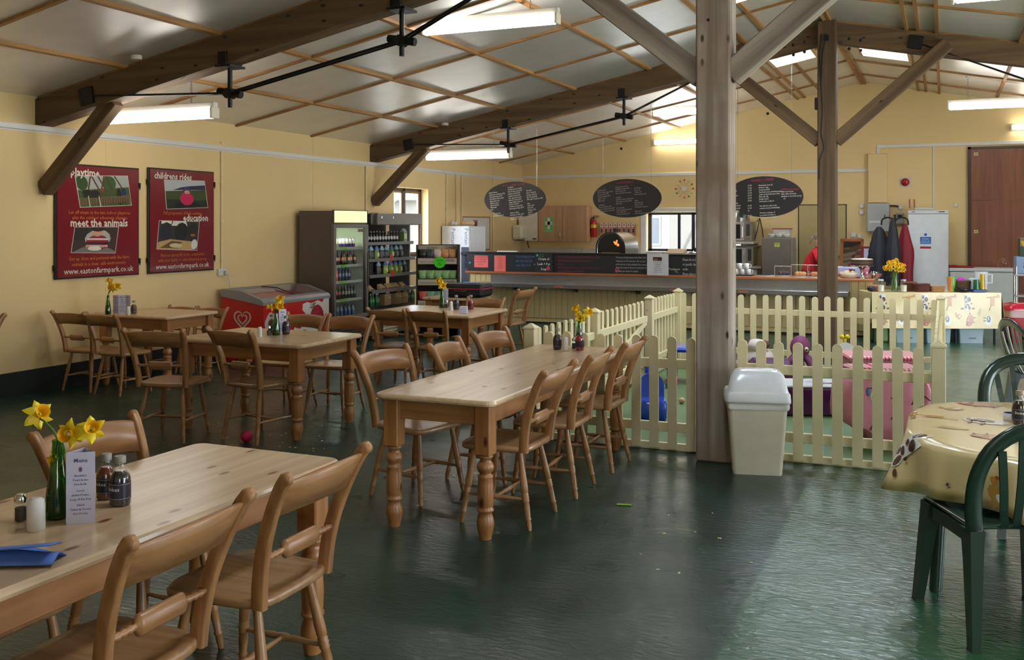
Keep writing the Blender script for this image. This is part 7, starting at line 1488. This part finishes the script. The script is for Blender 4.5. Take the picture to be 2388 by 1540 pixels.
def basket(px_, dep, w_, d, h_, col, lab, rim=None, fill=None):
    t = thing('wicker_basket', lab, 'basket', onpx(px_, dep), ang, 'wicker baskets'); b = MB(); b.col = c3(*col)
    rows = 6
    for k in range(rows):
        f = k/(rows-1); ww, dd = w_*(.86+.14*f), d*(.86+.14*f); rr_ = rrect(ww/2, dd/2, min(ww, dd)*.25); b.path([(x, y, h_*f+.008) for x, y in rr_+rr_[:1]], h_/rows*.62, 5)
    b.prism(rrect(w_*.42, d*.42, .02), .0, .012); b.build('weave', M['matte'], t)
    if fill:
        b = MB(); b.col = c3(*fill); b.box(-w_*.4, w_*.4, -d*.38, d*.38, h_*.5, h_*.95, ch=.02); b.build('contents', M['matte'], t)
basket(2123, .30, .16, .16, .11, (120, 70, 46), 'brown wicker basket half behind the right milk bottle'); basket(2149, .12, .20, .15, .10, (110, 54, 44), 'reddish wicker basket in the middle of the animal print table'); basket(2185, .14, .21, .15, .07, (190, 140, 90), 'low pale wicker tray of sachets right of the reddish basket', None, (226, 214, 196))
basket(2241, .26, .22, .18, .14, (106, 72, 46), 'deep brown wicker basket holding a pink packet', None, (150, 120, 100))
p = onpx(2241, .26); b = MB(); b.col = c3(206, 60, 190); b.loft([[(x*w_, y*w_*.7, z) for x, y in ((-1, -1), (1, -1), (1, 1), (-1, 1))] for z, w_ in ((.13, .05), (.17, .055), (.20, .015))], None, False); one(b, 'pink_packet', M['satin'], 'bright pink packet poking out of the deep basket', 'packet', p, .4)
t = thing('plastic_cups', 'stack of orange and green plastic cups', 'cups', onpx(2218, .14)); b = MB(); b.lathe([(.036, 0), (.056, .21)], 16, None, c3(236, 150, 80)); b.build('orange_cup', M['gloss'], t)
b = MB(); b.lathe([(.037, .0), (.0575, .215)], 16, Matrix.Translation((.014, .004, 0)), c3(120, 200, 90)); b.build('green_cup', M['gloss'], t)
b = MB(); b.col = c3(36, 34, 34); b.lathe([(.04, 0), (.06, .006), (.10, .06), (.095, .06), (.05, .012), (.001, .012)], 18, None, None, False); one(b, 'black_bowl', M['satin'], 'black bowl in front of the deep wicker basket', 'bowl', onpx(2246, .04))
b = MB(); b.col = c3(226, 228, 234); b.box(-.05, .05, -.06, .06, 0, .19, ch=.01); b.box(-.02, .02, -.0615, -.06, .05, .14, c3(60, 60, 80)); one(b, 'tissue_box', M['satin'], 'white upright box right of the deep wicker basket', 'box', onpx(2271, .20), ang)
t = thing('water_pitcher', 'tall white plastic pitcher at the right end of the animal print table', 'pitcher', onpx(2288, .30)); b = MB(); b.col = c3(236, 240, 246); b.lathe([(.075, 0), (.08, .01), (.088, .26), (.09, .28)], 18); b.build('body', M['gloss'], t)
b = MB(); b.col = c3(236, 240, 246); b.path([(.085, 0, .24), (.14, 0, .24), (.14, 0, .12), (.08, 0, .12)], .012, 6); b.build('handle', M['gloss'], t)
b = MB(); b.col = c3(24, 50, 120); b.box(-.10, .10, -.06, .06, 0, .035, ch=.006); one(b, 'blue_tray', M['satin'], 'small blue tray holding two stacks of beakers', 'tray', onpx(2283, .08), ang)
for k, (col, h_, lab) in enumerate((((30, 110, 70), .14, 'green beakers stacked in the blue tray'), ((214, 170, 30), .22, 'tall yellow stack of beakers in the blue tray'))):
    b = MB(); b.col = c3(*col); b.lathe([(.042, 0), (.032, h_)], 16); one(b, 'beaker_stack', M['gloss'], lab, 'beakers', onpx(2277+13*k, .08)+Vector((0, 0, .036)))
# crates below
for k, x in enumerate((.55, .985, 1.45)):
    p = ont(x, .30); p.z = 0; t = thing('storage_crate', ('pale storage crate, left of three below the trestle table', 'pale storage crate, middle of three below the trestle table', 'pale storage crate, right of three below the trestle table')[k], 'crate', p, ang, 'crates under the trestle table')
    b = MB(); b.col = c3(150, 172, 176); b.loft([[(x_, y_, z) for x_, y_ in rrect(w_, .2, .02)] for z, w_ in ((0, .165), (.26, .185), (.262, .19), (.275, .19))]); b.build('body', M['satin'], t)
    b = MB(); b.col = c3(70, 84, 88); b.box(-.04, .06, -.203, -.199, .06, .08); b.build('label_strip', M['satin'], t)
p = ont(.20, .30); p.z = 0; b = MB(); b.col = c3(96, 130, 50); b.box(-.10, .10, -.12, .12, 0, .26, ch=.02); one(b, 'green_bucket', M['satin'], 'green tub below the left half of the trestle table', 'tub', p, ang)
# ================================================================== PERSON BEHIND THE COUNTER
def skin(name, pts, edges, mat, parent, sub=2, root=0):
    me = bpy.data.meshes.new(name); me.from_pydata([p[0] for p in pts], edges, []); o = bpy.data.objects.new(name, me); C.objects.link(o)
    if parent: o.parent = parent
    m = o.modifiers.new('skin', 'SKIN'); m.use_smooth_shade = True; m.branch_smoothing = .6
    sv = me.skin_vertices[0].data
    for i, p in enumerate(pts): sv[i].radius = p[1] if isinstance(p[1], tuple) else (p[1], p[1]); sv[i].use_root = (i == root)
    o.modifiers.new('smooth', 'SUBSURF').levels = sub; o.modifiers['smooth'].render_levels = sub
    me.materials.append(mat); return o
M['skin'] = plain('skin', c3(222, 172, 146), .5, 0, .03); M['shirt'] = plain('red_polo', c3(186, 14, 26), .8, 0, .08, 14, .2, 90); M['hair'] = plain('fair_hair', c3(136, 112, 92), .55, 0, .2, 30, .4, 120); M['trousers'] = plain('dark_trousers', c3(34, 34, 40), .8)
pp = onY(1889, 600, 16.95); PR = thing('person', 'person in a red polo shirt with fair tied back hair looking down behind the counter', 'person', (pp.x, 16.95, 0), R(14))
# x is forward, z up; one continuous body from feet to head
J = [((0, 0, .86), .125), ((.03, 0, 1.0), (.115, .135)), ((.075, 0, 1.14), (.12, .15)), ((.115, 0, 1.255), (.085, .14)), ((.135, 0, 1.315), .052), ((.155, 0, 1.365), .048), ((.17, 0, 1.42), (.078, .068)), ((.178, 0, 1.49), (.095, .078)), ((.172, 0, 1.53), (.075, .062)),
     ((.09, .165, 1.255), .055), ((.13, .215, 1.10), .046), ((.19, .22, .99), .038), ((.31, .16, .955), .030), ((.39, .12, .945), .026),
     ((.09, -.165, 1.255), .055), ((.13, -.215, 1.10), .046), ((.19, -.22, .99), .038), ((.31, -.16, .955), .030), ((.39, -.12, .945), .026),
     ((0, .09, .80), .095), ((.01, .10, .45), .06), ((-.01, .10, .09), .042), ((.11, .105, .04), .038), ((0, -.09, .80), .095), ((.01, -.10, .45), .06), ((-.01, -.10, .09), .042), ((.11, -.105, .04), .038)]
Ed = [(0, 1), (1, 2), (2, 3), (3, 4), (4, 5), (5, 6), (6, 7), (7, 8), (3, 9), (9, 10), (10, 11), (11, 12), (12, 13), (3, 14), (14, 15), (15, 16), (16, 17), (17, 18), (0, 19), (19, 20), (20, 21), (21, 22), (0, 23), (23, 24), (24, 25), (25, 26)]
body = skin('body', J, Ed, M['skin'], PR)
sh = [((-.005, 0, .82), (.17, .18)), ((.025, 0, 1.0), (.15, .17)), ((.07, 0, 1.14), (.15, .18)), ((.108, 0, 1.25), (.12, .17)), ((.13, 0, 1.30), .070), ((.138, 0, 1.32), .064), ((.085, .165, 1.25), .092), ((.12, .215, 1.13), .082), ((.14, .225, 1.07), .072), ((.085, -.165, 1.25), .092), ((.12, -.215, 1.13), .082), ((.14, -.225, 1.07), .072)]
skin('polo_shirt', sh, [(0, 1), (1, 2), (2, 3), (3, 4), (4, 5), (3, 6), (6, 7), (7, 8), (3, 9), (9, 10), (10, 11)], M['shirt'], PR)
skin('trousers', [((0, 0, .87), (.138, .15)), ((0, .09, .79), .112), ((.01, .10, .45), .078), ((-.01, .10, .08), .062), ((0, -.09, .79), .112), ((.01, -.10, .45), .078), ((-.01, -.10, .08), .062)], [(0, 1), (1, 2), (2, 3), (0, 4), (4, 5), (5, 6)], M['trousers'], PR)
for sy in (-1, 1):
    for k in range(4): skin('finger', [((.385, sy*(.135-.018*k), .945), .010), ((.425, sy*(.132-.02*k), .940), .009), ((.452+.008*(1-abs(k-1.5)), sy*(.128-.021*k), .925), .008)], [(0, 1), (1, 2)], M['skin'], PR, 1)
    skin('thumb', [((.36, sy*.10, .945), .011), ((.39, sy*.075, .94), .010), ((.415, sy*.065, .93), .009)], [(0, 1), (1, 2)], M['skin'], PR, 1)
hm = Matrix.Translation((.172, 0, 1.475)) @ Matrix.Rotation(R(16), 4, 'Y')
b = MB(); b.m = hm
def hairf(u, v):
    a = 2*pi*u; t_ = v*1.0; ph = pi/2-t_*(1.95-.95*max(0, cos(a))**1.5); r = 1.0+.03*sin(24*a); return (.108*r*cos(ph)*cos(a)-.008, .086*r*cos(ph)*sin(a), .098*r*sin(ph)+.012)
b.grid(hairf, 36, 12); b.ball((-.115, 0, .0), .042, 12, None, None, (1, .9, 1)); b.path([(-.12, 0, -.01), (-.15, 0, -.06), (-.14, .01, -.13)], [.03, .028, .012], 8); b.build('hair', M['hair'], PR)
b = MB(); b.m = hm; rings = []
for k in range(15):
    f = k/14; z = -.125+.235*f; r = sin(pi*min(1, .10+.90*f)**.75)**.6 if f < 1 else .02
    jw = min(1, f*2.6); rings.append([((.088*r*(.80+.2*jw))*cos(2*pi*i/20)+.012*(1-jw)*(1 if cos(2*pi*i/20) > 0 else -.2), .076*r*(.74+.26*jw)*sin(2*pi*i/20), z) for i in range(20)])
b.loft(rings); b.build('head', M['skin'], PR)
b = MB(); b.m = hm; b.ball((.096, 0, -.022), .016, 10, None, None, (1.1, .8, 1.3)); 
for sy in (-1, 1): b.ball((-.005, sy*.082, -.02), .024, 10, None, None, (.7, .35, 1.2))
b.build('nose_and_ears', M['skin'], PR)
b = MB(); b.m = hm
for sy in (-1, 1): b.ball((.079, sy*.034, .008), .012, 10, c3(236, 230, 226), None, (.6, 1.1, .8)); b.ball((.085, sy*.034, .005), .006, 8, c3(50, 60, 70)); b.box(.080, .092, sy*.018, sy*.05, .024, .029, c3(110, 84, 64))
b.ball((.082, 0, -.062), .020, 10, c3(186, 96, 90), None, (.45, 1.1, .35)); b.build('face', M['satin'], PR)
b = MB(); b.col = c3(160, 10, 22); b.lathe([(.060, 0), (.066, .03), (.058, .034)], 16, Matrix.Translation((.132, 0, 1.30)) @ Matrix.Rotation(R(18), 4, 'Y'), None, False); b.build('collar', M['matte'], PR)

# ================================================================== TOYS IN THE PLAY CORNER
BLU = c3(20, 70, 190)
t = thing('ride_on_toy', 'blue plastic ride on toy with round back and tee handle', 'toy', tuple(at(1521, 974, .012)), R(20))
b = MB(); b.col = BLU; b.loft([[(x, y, z) for x, y in rrect(w_, d, .05)] for z, w_, d in ((0, .10, .16), (.02, .115, .18), (.14, .118, .18), (.17, .105, .16))]); b.build('seat', M['gloss'], t)
b = MB(); b.col = BLU; b.prism([(-.112, .12), (.112, .12)]+[(.112*cos(pi*i/14), .26+.115*sin(pi*i/14)) for i in range(15)], -.02, .02, None, Matrix(((1, 0, 0, 0), (0, 0, -1, .12), (0, 1, 0, 0), (0, 0, 0, 1)))); b.build('back', M['gloss'], t)
b = MB(); b.col = BLU; b.tube((-.03, .22, .1), (-.03, .22, .46), .02, 8); b.tube((-.13, .22, .455), (.10, .22, .455), .016, 8); b.build('handlebar', M['gloss'], t)
t = thing('activity_table', 'blue and yellow plastic play table beside the grey post', 'toy', tuple(at(1612, 892, .012)), R(10)); b = MB(); b.col = BLU; b.box(-.24, .24, -.2, .2, .34, .39, ch=.02); b.build('top', M['gloss'], t)
for sx in (-1, 1):
    for sy in (-1, 1): b = MB(); b.col = BLU if sx < 0 else c3(226, 190, 50); b.box(sx*.20-.045, sx*.20+.045, sy*.15-.045, sy*.15+.045, 0, .34, ch=.01); b.build('leg', M['gloss'], t)
b = MB(); b.col = c3(206, 60, 110); b.ball((0, 0, .066), .066, 14)
for k in range(6): a = k*1.05; b.ball((.045*cos(a), .045*sin(a), .066+.03*(-1)**k), .032, 8, c3(70, 130, 180) if k % 2 else c3(200, 60, 120))
one(b, 'bumpy_ball', M['gloss'], 'pink and blue bumpy ball on the play mat', 'ball', at(1567, 905, .012))
b = MB(); b.col = c3(226, 90, 40); b.ball((0, 0, .062), .062, 14); one(b, 'orange_ball', M['gloss'], 'orange ball on the play mat half behind the grey post', 'ball', at(1618, 905, .012))
b = MB(); b.col = c3(220, 180, 140); b.ball((0, 0, .03), .03, 10); one(b, 'wooden_ball', M['satin'], 'tiny tan ball on the play mat left of the grey post', 'ball', at(1590, 942, .012))
b = MB(); b.col = c3(236, 232, 222); b.box(-.12, .12, -.10, .10, 0, .22, ch=.03); [b.ball((-.11+.04*k, -.10, .15+.03*(k % 2)), .012, 6, c3(60, 60, 70)) for k in range(4)]; one(b, 'white_cushion', M['matte'], 'white spotted soft block half behind the grey post', 'toy', at(1640, 1012, .012), R(15))
t = thing('soft_block', 'purple soft play block with a white patterned top', 'toy', tuple(at(1900, 972, .012)), R(20)); b = MB(); b.col = c3(82, 20, 84); b.box(-.26, .30, 0, .42, 0, .25, ch=.015); b.build('block', M['gloss'], t)
b = MB(); b.col = c3(222, 224, 236); b.box(-.255, .295, .005, .415, .25, .272, ch=.008); b.flat(ell(.16, .14, .10, .03), .2725, c3(82, 20, 84)); b.flat(ell(.05, .22, .10, .02), .2725, c3(160, 180, 220)); b.build('top_cushion', M['gloss'], t)
t = thing('purple_plush', 'mauve round headed soft toy with big eyes behind the front fence', 'toy', tuple(at(1866, 872, .032)), R(12)); b = MB(); b.col = c3(126, 50, 92); b.ball((0, 0, .30), .13, 18, None, None, (.85, .8, 1)); b.build('head', M['matte'], t)
for k in range(6): a = 2*pi*k/6+.4; b = MB(); b.col = c3(126, 50, 92) if k % 2 else c3(40, 90, 120); b.path(bez([Vector((.05*cos(a), .05*sin(a), .21)), Vector((.12*cos(a), .12*sin(a), .14)), Vector((.17*cos(a), .17*sin(a), .04)), Vector((.25*cos(a), .25*sin(a), .03))], 4), .04, 8); b.build('arm', M['matte'], t)
for sx in (-.045, .06): b = MB(); b.ball((sx, -.095, .285), .028, 10, c3(226, 220, 200), None, (.8, .5, 1)); b.ball((sx, -.108, .282), .013, 8, c3(24, 24, 24), None, (1, .5, 1)); b.build('eye', M['gloss'], t)
t = thing('purple_chair', 'small dark purple toy seat behind the bin', 'toy', tuple(at(1800, 905, .012)), R(18)); b = MB(); b.col = c3(76, 24, 70); b.box(-.2, .22, 0, .3, 0, .28, ch=.04); b.build('body', M['matte'], t)
t = thing('toy_dog', 'white and brown soft toy dog behind the front fence', 'toy', tuple(at(1770, 872, .012))); b = MB(); b.col = c3(222, 208, 200); b.ball((0, 0, .16), .15, 14, None, None, (1.2, .8, 1)); b.ball((-.02, -.03, .32), .10, 14, None, None, (1.3, .8, .8)); b.build('body', M['matte'], t)
b = MB(); b.col = c3(110, 60, 50); b.ball((.08, -.05, .34), .05, 10, None, None, (1, .6, 1)); b.ball((-.10, -.05, .33), .05, 10, None, None, (.8, .6, 1.1)); b.build('ear', M['matte'], t)
t = thing('toy_telephone', 'red and white toy with a yellow top behind the front fence', 'toy', tuple(at(1970, 872, .012)), R(15)); b = MB(); b.col = c3(206, 40, 50); b.box(-.09, .09, -.06, .06, 0, .30, ch=.03); b.build('body', M['gloss'], t)
b = MB(); b.col = c3(236, 232, 226); b.prism(ell(0, .26, .10, .10, 20, 0, pi), -.07, -.05, None, Matrix(((1, 0, 0, 0), (0, 0, 1, 0), (0, 1, 0, 0), (0, 0, 0, 1)))); b.build('face_plate', M['gloss'], t)
b = MB(); b.col = c3(226, 200, 30); b.tube((0, 0, .3), (0, 0, .40), .02, 8); b.ball((-.03, 0, .42), .03, 8); b.ball((.03, 0, .42), .03, 8); b.build('top', M['gloss'], t)
def gingham():
    m, nt, p = newmat('red_gingham'); v = coords(nt); s_ = node(nt, 'ShaderNodeSeparateXYZ'); nt.links.new(v, s_.inputs[0]); fs_ = []
    for i in (0, 1):
        mu = node(nt, 'ShaderNodeMath', operation='MULTIPLY'); mu.inputs[1].default_value = 28; nt.links.new(s_.outputs[i], mu.inputs[0])
        fr = node(nt, 'ShaderNodeMath', operation='FRACT'); nt.links.new(mu.outputs[0], fr.inputs[0]); gt = node(nt, 'ShaderNodeMath', operation='GREATER_THAN'); gt.inputs[1].default_value = .5; nt.links.new(fr.outputs[0], gt.inputs[0]); fs_.append(gt.outputs[0])
    ad = node(nt, 'ShaderNodeMath', operation='ADD'); nt.links.new(fs_[0], ad.inputs[0]); nt.links.new(fs_[1], ad.inputs[1]); hf = node(nt, 'ShaderNodeMath', operation='MULTIPLY'); hf.inputs[1].default_value = .5; nt.links.new(ad.outputs[0], hf.inputs[0])
    nt.links.new(ramp(nt, hf.outputs[0], [(0, c3(236, 220, 220)), (.5, c3(216, 130, 140)), (1, c3(184, 50, 66))]), p.inputs['Base Color']); p.inputs['Roughness'].default_value = .4; return m
M['gingham'] = gingham()
PB = at(2060, 1046, .012); t = thing('pink_animal', 'pink soft play animal with a big eye and gingham saddle inside the fence', 'toy', tuple(PB+Vector((-.02, .22, 0))), YAW)
PKA = c3(198, 126, 142)
out = [(-.13, 0), (-.02, 0), (.02, .05), (.16, .05), (.20, 0), (.27, 0), (.29, .03), (.33, .12), (.35, .26), (.34, .42), (.30, .52), (.24, .565), (.16, .56), (.04, .545), (-.10, .565), (-.24, .55), (-.32, .50), (-.345, .40), (-.355, .27), (-.35, .19), (-.29, .15), (-.22, .12), (-.17, .07)]
cx = sum(p[0] for p in out)/len(out); cz = sum(p[1] for p in out)/len(out)
b = MB(); b.col = PKA; b.loft([[(cx+(x-cx)*s_, y, max(0, cz+(z-cz)*s_)) for x, z in out] for y, s_ in ((.22, .86), (.20, .95), (.16, 1), (-.16, 1), (-.20, .95), (-.22, .86))], None, True); b.build('body', M['satin'], t)
def side(x, z): return Vector((x, -.2235, z))
for pts in ([(-.173, .14), (-.150, .19), (-.125, .235), (-.085, .26)], [(-.016, .385), (.014, .345), (.012, .27), (-.016, .22)], [(.05, .20), (.045, .14), (.02, .10), (.01, .05)], [(.14, .33), (.17, .385), (.225, .40), (.28, .36)], [(-.19, .455), (-.15, .455), (-.115, .425), (-.09, .405)]): b = MB(); b.col = c3(30, 26, 34); b.path(bez([side(*q) for q in pts], 4), .004, 5); b.build('outline', M['matte'], t)
b = MB(); b.ball(side(-.150, .395), .032, 14, c3(226, 220, 180), None, (.75, .2, 1.3)); b.ball(side(-.150, .385)+Vector((0, -.005, 0)), .018, 12, c3(20, 26, 24), None, (.8, .2, 1.3)); b.ball(side(-.19, .43), .03, 10, c3(30, 90, 150), None, (.5, .1, 1.2)); b.build('eye', M['gloss'], t)
b = MB(); b.col = c3(40, 20, 30); b.ball(side(-.268, .275), .02, 10, None, None, (.8, .2, 1.2)); b.build('nostril', M['matte'], t)
b = MB(); b.col = c3(30, 90, 150); b.box(.04, .15, -.21, .2, 0, .07, ch=.02); b.build('blue_foot', M['satin'], t)
b = MB(); b.box(-.05, .29, -.10, .22, .545, .585, ch=.012); b.box(-.24, -.06, -.05, .2, .56, .585, ch=.01); b.build('gingham_saddle', M['gingham'], t)
t = thing('gingham_block', 'low soft play block covered in red gingham behind the pink animal', 'toy', tuple(at(2075, 915, .012)), R(18)); b = MB(); b.col = c3(190, 110, 130); b.box(-.40, .34, 0, .5, 0, .33, ch=.02); b.build('block', M['satin'], t); b = MB(); b.box(-.41, .35, -.01, .51, .31, .36, ch=.02); b.build('gingham_cover', M['gingham'], t)
